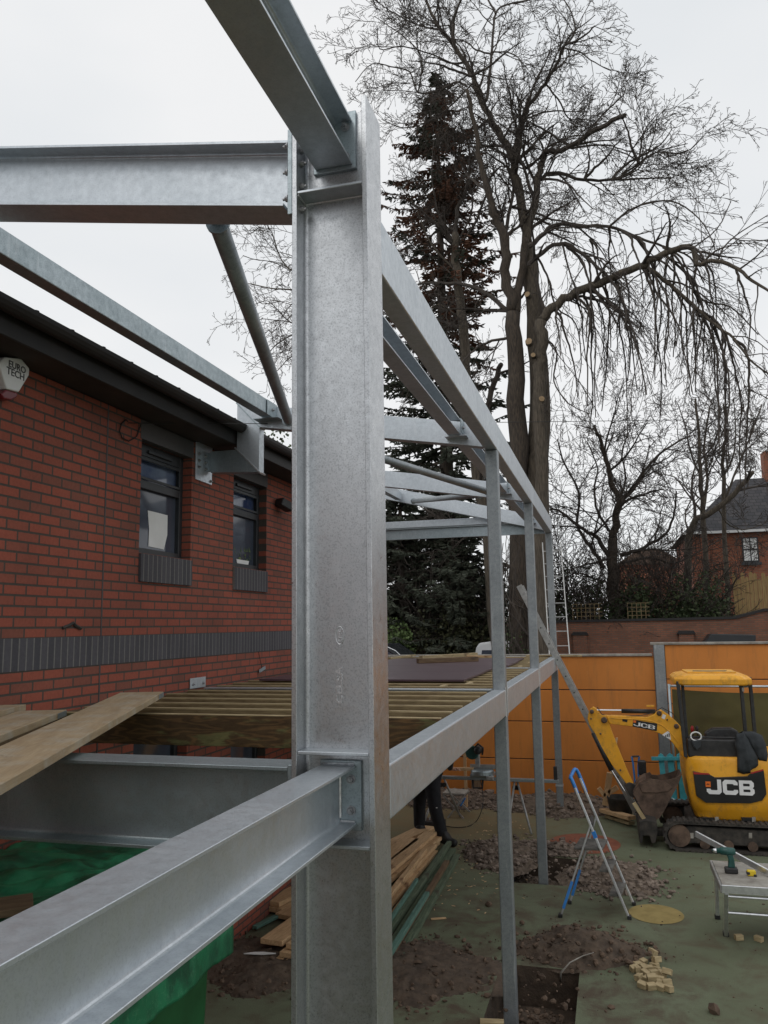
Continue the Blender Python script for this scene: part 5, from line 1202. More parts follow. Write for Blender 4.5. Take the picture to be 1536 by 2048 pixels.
# ================================================================== MINI EXCAVATOR
ZE = lambda x, y: (1136+x/3.84, 1280+y/3.84)
def pe(x, y, Y): c = PY(*ZE(x, y), Y); return (c.x, c.z)
def outl(pts, Y): return [pe(x, y, Y) for x, y in pts]
ex = thing('mini_excavator', 'yellow and black mini excavator on rubber tracks with an open canopy, boom reaching left', 'excavator', (1.4, 12.0, 0))
BYf = 11.5
def letters(m, name, x, z, w, h, t, y, d=.008):
    # blocky wide capitals built from butted strokes
    def bx_(a, b_, c, e_): m.box((a, y-d, b_), (c, y, e_))
    def pr(pts): m.prism(pts, 1, y-d, y)
    ch = h*.16
    for c in name:
        if c == 'J':
            pr([(x+w-t, z+h), (x+w-t, z+t+ch*.3), (x+w-t-ch*.5, z+t), (x+t+.01, z+t), (x+t, z+t+.01), (x+t, z+h*.36), (x, z+h*.36), (x, z+ch), (x+ch, z), (x+w-ch, z), (x+w, z+ch), (x+w, z+h)])
        elif c == 'C':
            pr([(x+w, z+h*.66), (x+w, z+h-ch), (x+w-ch, z+h), (x+ch, z+h), (x, z+h-ch), (x, z+ch), (x+ch, z), (x+w-ch, z), (x+w, z+ch), (x+w, z+h*.34), (x+w-t, z+h*.34), (x+w-t, z+t+ch*.3), (x+w-t-ch*.3, z+t), (x+t+ch*.3, z+t), (x+t, z+t+ch*.3), (x+t, z+h-t-ch*.3), (x+t+ch*.3, z+h-t), (x+w-t-ch*.3, z+h-t), (x+w-t, z+h-t-ch*.3), (x+w-t, z+h*.66)])
        elif c == 'B':
            pr([(x, z), (x+t, z), (x+t, z+h), (x, z+h)])
            hh = h*.5; q = t*.8
            pr([(x+t+.0005, z+h), (x+w-ch, z+h), (x+w-.004, z+h-ch), (x+w-.004, z+hh+ch*.6), (x+w-ch*.7, z+hh), (x+w, z+hh-ch*.7), (x+w, z+ch), (x+w-ch, z), (x+t+.0005, z), (x+t+.0005, z+q), (x+w-t-ch*.2, z+q), (x+w-t, z+q+ch*.2), (x+w-t, z+hh-q*.5-ch*.2), (x+w-t-ch*.2, z+hh-q*.5), (x+t+.0005, z+hh-q*.5), (x+t+.0005, z+hh+q*.5), (x+w-t-ch*.4, z+hh+q*.5), (x+w-t-.004, z+hh+q*.5+ch*.2), (x+w-t-.004, z+h-q-ch*.2), (x+w-t-ch*.4, z+h-q), (x+t+.0005, z+h-q)])
        x += w*1.09
# body (rear counterweight shell) in horizontal slices with rounded plan
L0 = pe(905, 880, BYf)[0]; R0 = L0+1.27; zt_ = pe(905, 895, BYf)[1]; zb_ = pe(960, 1385, BYf)[1]
m = MB(); sl = [(zb_, .10, .06), (zb_+.03, .075, .03), (zb_+.11, .055, .015), (zb_+.13, .045, .0), (zb_+.28, .02, -.025), (zt_-.30, .0, -.01), (zt_-.10, .0, .0), (zt_-.03, .01, .01), (zt_, .04, .04)]
def plan(ins, fr, zz_, n=8, Rr=.24, depth=1.15):
    x0, x1, y0, y1 = L0+ins, R0-ins, BYf+fr, BYf+depth-ins; pts = []
    for cx, cy, a0 in ((x0+Rr, y0+Rr*.65, math.pi), (x1-Rr, y0+Rr*.65, 1.5*math.pi)):
        for k in range(n+1): a = a0+k/n*math.pi/2; pts.append((cx+Rr*math.cos(a), cy+Rr*.65*math.sin(a), zz_))
    # slight crown across the back face
    pts += [(x1, y1, zz_), (x0, y1, zz_)]; return pts
rings = [plan(i_, f_, z_) for z_, i_, f_ in sl]; n = len(rings[0])
for rg in rings: m.v += rg
for j in range(len(rings)-1):
    for k in range(n): m.f.append((j*n+k, j*n+(k+1) % n, (j+1)*n+(k+1) % n, (j+1)*n+k))
m.f.append(tuple(range(n-1, -1, -1))); m.f.append(tuple(range((len(rings)-1)*n, len(rings)*n)))
body = m.build('body_shell', M['yellow'], ex, bevel=.006, seg=2, smooth=True); WL[body.name] = WL[ex.name]
for p in body.data.polygons: p.use_smooth = abs(p.normal.z) < .7
FYp = BYf-.030
pl_ = outl([(960,1010),(1090,1035),(1130,1056),(1378,1047),(1410,1022),(1503,1000),(1524,1180),(1492,1232),(1402,1254),(1060,1250),(985,1195)], BYf-.03)
pp = MB().prism(pl_, 1, FYp-.012, FYp+.05).build('rear_grille_panel', M['logo_black'], ex, bevel=.005, seg=2)
m = MB(); a = pe(1068, 1182, FYp-.02); b_ = pe(1432, 1082, FYp-.02); w3 = (b_[0]-a[0])/3.22
letters(m, 'JCB', a[0], a[1], w3, b_[1]-a[1], w3*.27, FYp-.0125); m.build('logo_lettering', M['logo_white'], ex)
a = pe(1058, 1128, FYp-.02); b_ = pe(1094, 1088, FYp-.02); MB().box((a[0], FYp-.0215, a[1]), (b_[0], FYp-.0130, b_[1])).build('logo_square', M['logo_orange'], ex)
m = MB(); put_text(m, 'JCB', .022, ((a[0]+b_[0])/2, FYp-.0225, (a[1]+b_[1])/2), (1, 0, 0), (0, 0, 1), .0005, .001); m.build('logo_square_text', M['logo_black'], ex)
for pts in ([(962,1016),(1082,1024),(1094,1036),(1060,1034),(966,1032)], [(1400,1020),(1500,992),(1504,1004),(1410,1028)]): MB().prism(outl(pts, FYp-.02), 1, FYp-.0145, FYp-.012).build('red_trim', M['logo_red'], ex)
for x in (1030, 1330): MB().prism(outl([(x,1362),(x+95,1366),(x+85,1394),(x+8,1390)], BYf), 1, BYf-.004, BYf+.09).build('lamp_recess', M['logo_black'], ex, bevel=.003)
for x in (1128, 1412): MB().prism(outl([(x,1358),(x+28,1358),(x+28,1398),(x,1398)], BYf), 1, BYf-.012, BYf-.005).build('reflector', M['concrete'], ex)
# platform
MB().box((L0+.05, BYf+.10, zb_-.10), (R0-.05, BYf+1.05, zb_-.001)).build('turntable', M['track'], ex, bevel=.02)
# seat and console
sx0, sz0 = pe(1050, 900, BYf+.35); sx1, sz1 = pe(1300, 672, BYf+.35)
MB().prism([(sx0, sz0-.1), (sx1, sz0-.1), (sx1+.01, sz1-.05), (sx1-.08, sz1), (sx0+.12, sz1-.01), (sx0+.02, sz1-.07)], 1, BYf+.30, BYf+.44).build('seat_back', M['black'], ex, bevel=.025, seg=3)
MB().box((sx0+.02, BYf+.44, zt_-.05), (sx1-.02, BYf+.9, zt_+.16)).build('seat_cushion', M['black'], ex, bevel=.03, seg=3)
a = pe(905, 900, BYf+.10); b_ = pe(1290, 765, BYf+.10)
MB().box((a[0]+.03, BYf+.08, zt_-.02), (b_[0], BYf+.22, b_[1])).build('rear_console', M['black'], ex, bevel=.02, seg=2)
MB().tube([(a[0]+.05, BYf+.12, b_[1]+.02), (b_[0]+.25, BYf+.12, b_[1]+.02)], .012, 8).build('guard_rail', M['black'], ex)
for x, c_ in ((955, 'logo_red'), (990, 'black')):
    a = pe(x, 690, BYf+.6); m = MB().tube([(a[0]+.02, BYf+.6, a[1]-.30), (a[0], BYf+.6, a[1]-.02)], .010, 6); q = m.build('control_lever', M['black'], ex); WL[q.name] = WL[ex.name]
    MB().lathe((a[0], BYf+.6, a[1]-.03), [(.016, 0), (.022, .03), (.022, .06), (.010, .085)], 10).build('lever_knob', M[c_], q, smooth=True)
a = pe(975, 730, BYf+.2); m = MB(); m.tube([(a[0]+.065*math.cos(t), BYf+.07, a[1]+.055*math.sin(t)) for t in [2*math.pi*k/20 for k in range(21)]], .010, 6, False); m.build('rope_coil', M['paper'], ex)
a = pe(985, 800, BYf+.05); MB().prism([(a[0]-.06, a[1]+.04), (a[0]+.07, a[1]+.06), (a[0]+.05, a[1]-.04), (a[0], a[1]-.09), (a[0]-.04, a[1]-.04)], 1, BYf+.03, BYf+.07).build('pouch', M['jacket'], ex, bevel=.015)
# canopy
zc0 = pe(850, 350, BYf+.1)[1]; cx0 = pe(815, 300, BYf+.1)[0]; cx1 = pe(1420, 300, BYf+.1)[0]
m = MB(); rings = []
for z_, ins in ((zc0, .012), (zc0+.02, 0), (zc0+.085, .0), (zc0+.125, .05), (zc0+.15, .14)):
    x0, x1, y0, y1 = cx0+ins, cx1-ins, BYf+.08+ins, BYf+1.12-ins; c_ = .10
    rings.append([(x0, y0+c_, z_), (x0+c_, y0, z_), (x1-c_, y0, z_), (x1, y0+c_, z_), (x1, y1-c_, z_), (x1-c_, y1, z_), (x0+c_, y1, z_), (x0, y1-c_, z_)])
n = 8
for rg in rings: m.v += rg
for j in range(4):
    for k in range(n): m.f.append((j*n+k, j*n+(k+1) % n, (j+1)*n+(k+1) % n, (j+1)*n+k))
m.f += [tuple(range(n-1, -1, -1)), tuple(range(4*n, 5*n))]
cnp = m.build('canopy', M['yellow'], ex, bevel=.02, seg=3); WL[cnp.name] = WL[ex.name]
xm = (cx0+cx1)/2
MB().prism([(xm-.30, BYf+.30), (xm+.32, BYf+.30), (xm+.34, BYf+.92), (xm-.32, BYf+.92)], 2, zc0+.151, zc0+.168).build('roof_panel', M['dirty_yellow'], cnp, bevel=.006)
MB().prism([(xm-.22, BYf+.42), (xm-.02, BYf+.38), (xm+.20, BYf+.44), (xm+.24, BYf+.6), (xm+.0, BYf+.56), (xm-.2, BYf+.6)], 2, zc0+.169, zc0+.172).build('roof_dirt_patch', M['rubble_earth'], cnp)
def cpost(x0, y0, x1, y1, Y0_, Y1_, w=.045):
    a = PY(*ZE(x0, y0), Y0_); b_ = PY(*ZE(x1, y1), Y1_); a.z += .06; MB().obox(b_, a, w, w, (0, 1, 0)).build('canopy_post', M['black'], ex, bevel=.006)
cpost(845, 352, 905, 900, BYf+.15, BYf+.12); cpost(878, 352, 925, 890, BYf+.30, BYf+.30, .04)
cpost(1325, 325, 1362, 700, BYf+.18, BYf+.18, .045); cpost(1397, 320, 1435, 720, BYf+.30, BYf+.30, .045)
a = pe(1312, 335, BYf+.14); b_ = pe(1410, 395, BYf+.14); MB().box((a[0], BYf+.135, b_[1]+.06), (b_[0]-.03, BYf+.16, a[1])).build('post_gusset', M['black'], ex)
MB().box((a[0]+.03, BYf+.125, b_[1]), (b_[0]-.09, BYf+.134, a[1]-.05)).build('warning_label', M['concrete'], ex)
# boom
BM = 11.95
bo = outl([(905,890),(862,660),(830,625),(770,572),(715,535),(685,540),(660,568),(600,590),(520,586),(420,580),(330,578),(300,590),(318,640),(400,650),(500,662),(640,690),(700,712),(760,745),(800,785),(850,850),(885,905)], BM)
bm_ = MB().prism(bo, 1, BM-.075, BM+.075).build('boom', M['yellow'], ex, bevel=.010, seg=2); WL[bm_.name] = WL[ex.name]
rl = outl([(330,596),(440,600),(560,606),(640,616),(720,650),(790,712),(840,780)], BM); MB().tube([(x, BM-.077, z) for x, z in rl], .007, 6).build('weld_rib', M['dirty_yellow'], bm_)
ar = outl([(150,600),(158,560),(172,528),(195,512),(215,524),(250,572),(330,580),(335,620),(322,655),(345,720),(400,860),(450,985),(525,1150),(505,1165),(480,1150),(430,1075),(340,960),(245,800),(200,705),(165,650)], BM-.0)
dp = MB().prism(ar, 1, BM-.05, BM+.05).build('dipper_arm', M['yellow'], ex, bevel=.008, seg=2); WL[dp.name] = WL[ex.name]
def pt3(x, y, Y): c = PY(*ZE(x, y), Y); return c
for x, y, r in ((183, 550, .030), (278, 615, .042), (700, 562, .035), (832, 662, .032), (178, 605, .012), (762, 612, .012), (250, 720, .014), (402, 1000, .014)):
    c = pt3(x, y, BM-.078); MB().lathe((c.x, BM-.088, c.z), [(r*.6, -.012), (r, 0), (r, .012)], 16, 1).build('pivot_pin', M['rust'], bm_ if x > 300 else dp)
MB().tube([pt3(215, 539, BM), pt3(412, 541, BM)], .013, 12).build('ram_rod', M['chrome'], bm_)
MB().tube([pt3(410, 545, BM), pt3(670, 549, BM)], .030, 16).build('ram_barrel', M['black'], bm_, smooth=True)
MB().tube([pt3(195, 712, BM-.02), pt3(335, 1000, BM-.02)], .036, 16).build('bucket_ram_barrel', M['black'], dp, smooth=True)
MB().tube([pt3(335, 1000, BM-.02), pt3(455, 1190, BM-.02)], .013, 12).build('bucket_ram_rod', M['chrome'], dp)
for dy in (-.085, .085): MB().tube([pt3(x, y, BM+dy*.3) for x, y in ((225, 515), (260, 570), (330, 592), (450, 585), (560, 580), (650, 560), (720, 520), (800, 560), (870, 640))], .006, 6).build('hydraulic_hose', M['black'], bm_)
# decals on the boom
y_ = BM-.0755
q = outl([(500,611),(686,642),(682,700),(496,664)], y_); MB().prism(q, 1, y_-.002, y_).build('logo_plate', M['logo_black'], bm_)
m = MB(); a = Vector(q[3]); ux = (Vector(q[2])-a); uz = (Vector(q[0])-a)
mm = MB(); letters(mm, 'JCB', .0, .0, .30, .62, .085, 0, .0015)
for (x, yy, z) in mm.v: 
    P_ = a+ux*(.03+x*.93)+uz*(.17+z*.93); m.v.append((P_.x, y_-.002+yy, P_.y))
m.f = mm.f; m.build('logo_lettering', M['logo_white'], bm_)
q = outl([(502,615),(524,618),(522,636),(500,633)], y_); MB().prism(q, 1, y_-.0045, y_-.0037).build('logo_square', M['logo_orange'], bm_)
q = outl([(778,692),(790,768),(722,728)], y_); MB().prism(q, 1, y_-.002, y_).build('warning_triangle', M['logo_white'], bm_)
q = outl([(776,708),(784,756),(738,730)], y_); 
m = MB(); cx_q = sum(p[0] for p in q)/3; cz_q = sum(p[1] for p in q)/3
for k in range(3):
    m.prism([(cx_q-.035+k*.022, cz_q-.022), (cx_q-.022+k*.022, cz_q-.022), (cx_q-.018+k*.022, cz_q+.0+.012*k), (cx_q-.031+k*.022, cz_q+.004+.012*k)], 1, y_-.003, y_-.0021)
m.build('warning_symbol', M['logo_black'], bm_)
q = outl([(728,568),(752,578),(742,610),(718,598)], y_); MB().prism(q, 1, y_-.002, y_).build('lift_chart', M['paper'], bm_)
q = outl([(418,606),(456,612),(455,632),(417,624)], y_); MB().prism(q, 1, y_-.002, y_).build('small_plate', M['logo_black'], bm_)
q = outl([(602,500),(662,500),(662,513),(602,512)], BM+.1); MB().prism(q, 1, BM+.06, BM+.12).build('work_lamp_bracket', M['yellow'], bm_)
# bucket
bk = outl([(500,1180),(545,1105),(600,1075),(640,1060),(655,1080),(700,1085),(745,1078),(800,1065),(872,1040),(855,1085),(830,1140),(780,1230),(735,1320),(700,1368),(660,1392),(625,1385),(590,1345),(560,1290),(535,1240)], BM-.25)
m = MB().prism(bk, 1, BM-.26, BM-.245); m.prism(bk, 1, BM+.20, BM+.215); 
sh = bk[8:]+bk[:3]
for i in range(len(sh)-1):
    (ax_, az_), (bx_, bz_) = sh[i], sh[i+1]; m.prism([(ax_, az_), (bx_, bz_), (bx_+.004, bz_+.014), (ax_+.004, az_+.014)], 1, BM-.245, BM+.20)
bkt = m.build('bucket', M['rust'], ex); WL[bkt.name] = WL[ex.name]
for yy in (-.262, -.2625): pass
MB().prism(outl([(545,1112),(650,1066),(740,1082),(800,1130),(770,1160),(680,1172),(570,1170)], BM-.262), 1, BM-.275, BM-.2605).build('side_cheek', M['rust'], bkt, bevel=.003)
for k in range(4):
    yy = BM-.22+k*.125; a = pt3(858, 1050, yy); MB().prism([(a.x-.06, a.z-.03), (a.x+.02, a.z+.035), (a.x-.02, a.z+.0)], 1, yy-.02, yy+.02).build('tooth', M['rust'], bkt)
MB().prism(outl([(430,1110),(470,1090),(545,1120),(580,1170),(540,1215),(480,1200)], BM-.05), 1, BM-.09, BM+.05).build('bucket_link', M['track'], ex, bevel=.008)
# blade
MB().prism(outl([(545,1388),(600,1375),(680,1390),(690,1470),(672,1555),(640,1560),(625,1500),(575,1500),(570,1558),(548,1556)], 11.45), 1, 11.42, 12.6).build('dozer_blade', M['track'], ex, bevel=.01)
MB().prism(outl([(640,1440),(800,1450),(800,1500),(650,1500)], 11.8), 1, 11.75, 11.85).build('blade_arm', M['track'], ex, bevel=.008)
# tracks
def track(y0, y1, label=None):
    pts = []; xl, xr = pe(742, 1500, 11.35)[0], 2.15; zb0, zt0 = 0.0, .375; rr_ = .175
    path = []
    for k in range(13): a = math.pi/2+math.pi*k/12; path.append((xl+.175+rr_*math.cos(a), .188+.178*math.sin(a)))
    for k in range(13): a = -math.pi/2+math.pi*k/12; path.append((xr-.175+rr_*math.cos(a), .188+.178*math.sin(a)))
    inner = [(x*1.0+(.03 if x < xl+.2 else (-.03 if x > xr-.2 else 0)), .188+(z-.188)*.84) for x, z in path]
    m = MB(); n = len(path)
    for P_ in (path, inner):
        for y in (y0, y1): m.v += [(x, y, z) for x, z in P_]
    for k in range(n):
        j = (k+1) % n
        m.f += [(k, j, n+j, n+k), (2*n+k, 3*n+k, 3*n+j, 2*n+j), (k, 2*n+k, 2*n+j, j), (n+k, n+j, 3*n+j, 3*n+k)]
    t_ = m.build('rubber_track', M['track'], ex); WL[t_.name] = WL[ex.name]
    g_ = MB(); L_ = xr-xl-.35; k = 0
    x = xl+.17
    while x < xr-.17:
        g_.box((x, y0-.006, -.001), (x+.035, y1+.006, .018)); g_.box((x, y0-.006, .362), (x+.035, y1+.006, .380)); x += .07
    for k in range(7):
        for sx_, sgn in ((xl+.175, -1), (xr-.175, 1)):
            a = math.pi/2*(-1)+math.pi*(k+.5)/7; cx2, cz2 = sx_+sgn*.18*math.cos(a), .188+.182*math.sin(a)
            d_ = Vector((sgn*math.cos(a), 0, math.sin(a))); g_.obox(Vector((cx2, y0-.006, cz2)), Vector((cx2, y1+.006, cz2)), .035, .02, d_)
    g_.build('tread_bars', M['track'], t_)
    for x, r_ in ((xl+.18, .135), (xr-.18, .135)): MB().lathe((x, y0+.02, .188), [(r_, 0), (r_, y1-y0-.04)], 24, 1).build('idler_wheel', M['rust'], t_)
    for k in range(4): MB().lathe((xl+.48+k*.28, y0+.02, .10), [(.06, 0), (.06, y1-y0-.04)], 16, 1).build('roller', M['rust'], t_)
    MB().prism([(xl+.22, .10), (xr-.2, .10), (xr-.22, .29), (xl+.30, .31), (xl+.2, .26)], 1, y0+.035, y1-.03).build('side_frame', M['track'], t_, bevel=.01)
    return t_
tk = track(11.35, 11.60); track(12.45, 12.70)
for x in (948, 1398): q = outl([(x-8,1485),(x+18,1485),(x+18,1526),(x-8,1526)], 11.36); MB().prism(q, 1, 11.378, 11.384).build('label_plate', M['concrete'], tk)
MB().box((.85, 11.6, .12), (1.9, 12.45, .34)).build('undercarriage', M['track'], ex, bevel=.02)
# jacket over the rear of the machine
def cloth(name, label, cat, outline, y, mat, seed):
    m = MB(); r = random.Random(seed); P_ = outl(outline, y); cx = sum(p[0] for p in P_)/len(P_); cz = sum(p[1] for p in P_)/len(P_)
    rings = 7; n = len(P_)*3; ring0 = []
    for i in range(len(P_)):
        a, b_ = Vector(P_[i]), Vector(P_[(i+1) % len(P_)])
        for k in range(3): ring0.append(a.lerp(b_, k/3))
    for j in range(rings):
        s_ = 1-j/rings
        for k, p in enumerate(ring0):
            x = cx+(p.x-cx)*s_; z = cz+(p.y-cz)*s_; th = .055*math.sqrt(1-s_*s_)
            m.v.append((x, y-th-.022*abs(fbm(x*9+seed, z*3, 1.3)), z))
    m.v.append((cx, y-.075, cz)); c0 = len(m.v)-1
    for j in range(rings-1):
        for k in range(n): m.f.append((j*n+k, j*n+(k+1) % n, (j+1)*n+(k+1) % n, (j+1)*n+k))
    for k in range(n): m.f.append(((rings-1)*n+k, (rings-1)*n+(k+1) % n, c0))
    m.f.append(tuple(range(n-1, -1, -1)))
    return m, tag(m.build(name, M[mat], None, None, smooth=True), label, cat)
jk = thing('draped_jacket', 'dark grey jacket draped over the back of the yellow excavator', 'jacket', (1.5, 11.5, 1.1))
for nm_, o_, yy in (('sleeve', [(1290,720),(1345,700),(1385,760),(1420,830),(1458,905),(1462,960),(1448,975),(1402,1000),(1400,1022),(1350,1030),(1300,1015),(1298,900),(1280,800)], BYf-.005), ('back', [(1330,700),(1420,700),(1490,730),(1520,800),(1535,880),(1525,930),(1470,935),(1440,880),(1390,790)], BYf+.03)):
    m_, o = cloth(nm_, '', '', o_, yy, 'jacket', len(nm_)); del o['label']; del o['category']; o.parent = jk; o.location = o.location-jk.location
# polythene, picket panel, sack truck, tub, offcuts
pk = thing('picket_panel', 'short turquoise picket fence panel propped between the bucket and the excavator body', 'picket fence', (.7, 13.4, 0))
for (x0, y0, x1, y1, w) in ((712, 868, 735, 1100, 36), (782, 868, 815, 1210, 40), (858, 866, 890, 1240, 44), (735, 1080, 760, 1290, 36)):
    a, b_ = pt3(x0, y0, 13.38), pt3(x1, y1, 13.38); wd = w/3.84/1612.7*13.4*1.0; d = (b_-a); b_ = a+d*((a.z-.03)/max(.05, a.z-b_.z)) if x0 != 735 else b_
    if x0 != 735: MB().prism([(a.x-wd/2, a.z-.03), (a.x, a.z), (a.x+wd/2, a.z-.03), (b_.x+wd/2, b_.z), (b_.x-wd/2, b_.z)], 1, 13.36, 13.382).build('picket', M['teal'], pk, bevel=.002)
for y in (910, 1235): 
    a, b_ = pt3(640, y, 13.36), pt3(915, y, 13.36); MB().obox(Vector((a.x, 13.345, a.z)), Vector((b_.x, 13.345, b_.z)), .028, .055).build('rail', M['teal'], pk, bevel=.002)
m, o = cloth('polythene_sheet', 'crumpled clear polythene with a grey tool lying in front of the turquoise pickets', 'polythene', [(760,1290),(800,1210),(850,1240),(900,1300),(890,1350),(830,1372),(770,1340)], 13.1, 'polythene', 4)
st_ = thing('sack_truck', 'blue-framed sack truck standing behind the excavator bucket', 'sack truck', (.3, 13.5, 0))
m = MB(); P_ = [pt3(x, y, 13.5) for x, y in ((515, 1000), (490, 895), (547, 893), (545, 960), (540, 1100), (545, 1250))]
MB().tube([pt3(x, y, 13.5) for x, y in ((530, 1250), (500, 950), (490, 895))], .014, 8).build('side_tube', M['blue_plastic'], st_)
MB().tube([pt3(x, y, 13.5) for x, y in ((545, 1250), (540, 960), (547, 893))], .014, 8).build('side_tube', M['blue_plastic'], st_)
MB().tube([pt3(490, 895, 13.5), pt3(547, 893, 13.5)], .014, 8).build('handle', M['black'], st_)
a = pt3(575, 985, 13.5); MB().box((a.x-.07, 13.45, a.z-.10), (a.x+.05, 13.55, a.z+.12)).build('tool_box', M['black'], st_, bevel=.02)
MB().lathe((pt3(560, 1290, 13.5).x, 13.48, .12), [(.12, 0), (.12, .05)], 18, 1).build('wheel', M['rubber'], st_)
tb_ = thing('rubble_tub', 'black flexible builder\'s tub full of timber offcuts beside the bucket', 'tub', (-.05, 13.0, 0))
a = pt3(300, 1190, 12.9); b_ = pt3(500, 1190, 12.9); cx_t = (a.x+b_.x)/2; r_t = (b_.x-a.x)/2
MB().lathe((cx_t, 12.95, .0), [(r_t*.78, 0), (r_t, .30), (r_t*1.04, .31), (r_t*1.04, .33), (r_t*.96, .33), (r_t*.74, .03)], 28).build('shell', M['rubber'], tb_, smooth=True)
for i, (x0, y0, x1, y1, w, lb) in enumerate(((285, 1270, 322, 1020, .09, 'tall upright offcut leaning in the black tub'), (235, 1135, 285, 1200, .06, 'short offcut tilting left out of the black tub'), (310, 1175, 380, 1130, .07, 'short square offcut lying across the top of the black tub'), (330, 1040, 375, 750, .035, 'thin tall batten leaning on the orange wall behind the digger arm'))):
    Yq = 13.0 if i < 3 else 14.2
    plank('offcut', lb, 'offcut', pt3(x0, y0, Yq), pt3(x1, y1, Yq), w, .04, 'pine', up=(0, 1, 0))
plank('offcut', 'thick pale offcut lying on the stones left of the excavator blade, upper one', 'offcut', PG(1206, 1620, .11), PG(1264, 1636, .13), .14, .05, 'pine')
plank('offcut', 'thinner offcut under the thick pale one, left of the excavator blade', 'offcut', PG(1215, 1632, .03), PG(1264, 1647, .04), .10, .04, 'joist_top')
plank('offcut', 'pointed grey-white offcut leaning against the bucket side', 'offcut', pt3(505, 1250, 11.5), pt3(585, 1375, 11.5), .05, .03, 'joist_top', up=(0, 1, 0))

# ================================================================== LADDERS
def ladder(name, label, F, T, w_dir, w, n, mat, rail=(.06, .022), cat='ladder'):
    F = Vector(F); T = Vector(T); wd = Vector(w_dir).normalized()*w/2; d = (T-F).normalized()
    t = thing(name, label, cat, tuple(F))
    nrm = d.cross(wd).normalized()
    for s_ in (-1, 1): MB().obox(F+wd*s_, T+wd*s_, rail[1], rail[0], nrm).build('stile', M[mat], t, bevel=.003)
    L_ = (T-F).length
    for k in range(n):
        c = F+d*(L_*(k+.7)/(n+.4)); MB().tube([c-wd*1.06, c+wd*1.06], .013, 8).build('rung', M[mat], t)
    for s_ in (-1, 1): MB().obox(F+wd*s_-d*.03, F+wd*s_+d*.03, rail[1]*1.5, rail[0]*1.2, nrm).build('foot', M['black'], t)
    return t
lt = ladder('extension_ladder', 'long aluminium ladder leaning against the far end of the deck edge, seen side-on', (.29, 12.78, .02), PY(1040, 1172, 12.7), (0, 1, 0), .30, 14, 'dark_alu', (.085, .028))
a = PY(1085, 1085, 22); b_ = PY(1092, 1296, 21.2)
ft = PY(1118, 1300, 21.0); ft.z = .5; tp = PY(1103, 1085, 24.0)
ladder('tall_ladder', 'old ladder propped up towards the tree trunks behind the farthest slim post', (ft.x+.05, ft.y, .5), tp, (1, 0, 0), .52, 12, 'bark_dark' if False else 'dark_alu', (.05, .03))

sl_t = thing('stepladder', 'aluminium stepladder with a blue handrail standing open beside the stone heap', 'stepladder', (-.3, 8.9, 0))
F1, F2 = PG(1259, 1838), PG(1268, 1810); R1 = PG(1121, 1834); R2 = R1+Vector((.07, .42, 0))
P1_, P2_ = PY(1152, 1560, 8.86), PY(1143, 1556, 9.18)
top1, top2 = PY(1150, 1575, 8.84), PY(1160, 1556, 9.22)
for a, b_ in ((F1, top1), (F2, top2)): MB().obox(a, b_, .022, .045, (0, 1, 0)).build('front_stile', M['alu'], sl_t, bevel=.003)
pz = .66
def on(a, b_, z): u = (z-a.z)/(b_.z-a.z); return a.lerp(b_, u)
m1, m2 = on(F1, top1, .86), on(F2, top2, .86)
for a, b_ in ((R1, m1), (R2, m2)):
    MB().obox(a, b_, .020, .036, (0, 1, 0)).build('rear_stile', M['dark_alu'], sl_t, bevel=.003)
    MB().obox(on(a, b_, .08), on(a, b_, .33), .026, .040, (0, 1, 0)).build('blue_sleeve', M['blue_plastic'], sl_t)
hr = [on(F1, top1, 1.20), PY(1146, 1556, 8.9), PY(1141, 1552, 9.02), PY(1148, 1548, 9.16), on(F2, top2, 1.25)]
MB().tube(smooth_path([on(F1, top1, 1.16), on(F1, top1, 1.30), PY(1141, 1556, 8.9), PY(1143, 1550, 9.08), on(F2, top2, 1.33), on(F2, top2, 1.10)], 4), .019, 10).build('handrail', M['blue_plastic'], sl_t, smooth=True)
MB().obox(on(F1, top1, .74), on(F1, top1, .80), .036, .055, (0, 1, 0)).build('hinge_collar', M['blue_plastic'], sl_t)
def tread(z, d_, nm='tread'):
    a, b_ = on(F1, top1, z), on(F2, top2, z)
    MB().prism([(a.x-d_, a.y), (a.x+.02, a.y), (b_.x+.02, b_.y), (b_.x-d_, b_.y)], 2, z-.025, z).build(nm, M['tread'], sl_t, bevel=.004)
M['tread'] = simple('worn_tread', (.07, .068, .062), (.17, .16, .145), .7, .2, 12); tread(.64, .26, 'platform'); tread(.44, .10); tread(.22, .10)
for q in (F1, F2, R1, R2): MB().box((q.x-.02, q.y-.03, 0), (q.x+.02, q.y+.03, .035)).build('rubber_foot', M['black'], sl_t, bevel=.004)
c_ = on(F1, top1, .84); MB().obox(c_, c_+Vector((0, .36, 0)), .03, .07).build('top_bracket', M['black'], sl_t)

# ================================================================== FOLDING BENCH AND TOOLS
bn = thing('folding_bench', 'grey-topped folding work platform with silver legs at the right edge, tools on it', 'bench', (1.3, 8.8, 0))
bz = .56; c1 = PG(1444, 1768, bz); c2 = PG(1437, 1722, bz); bx0, by0, by1 = c1.x, c1.y, c2.y
MB().box((bx0, by0, bz-.012), (bx0+1.25, by1, bz)).build('top_panel', M['concrete'], bn, bevel=.003)
MB().box((bx0-.012, by0-.022, bz-.075), (bx0+1.26, by0-.001, bz-.002)).build('front_rail', M['alu'], bn, bevel=.004)
MB().box((bx0-.012, by1+.001, bz-.065), (bx0+1.26, by1+.022, bz-.002)).build('rear_rail', M['alu'], bn, bevel=.004)
MB().box((bx0-.022, by0-.022, bz-.07), (bx0-.001, by1+.022, bz-.002)).build('end_rail', M['dark_alu'], bn, bevel=.004)
f1 = PG(1452, 1872); f2 = PG(1438, 1810)
f2 = Vector((bx0+.02, by1+.06, 0)); f1 = Vector((f1.x, f1.y-.0, 0))
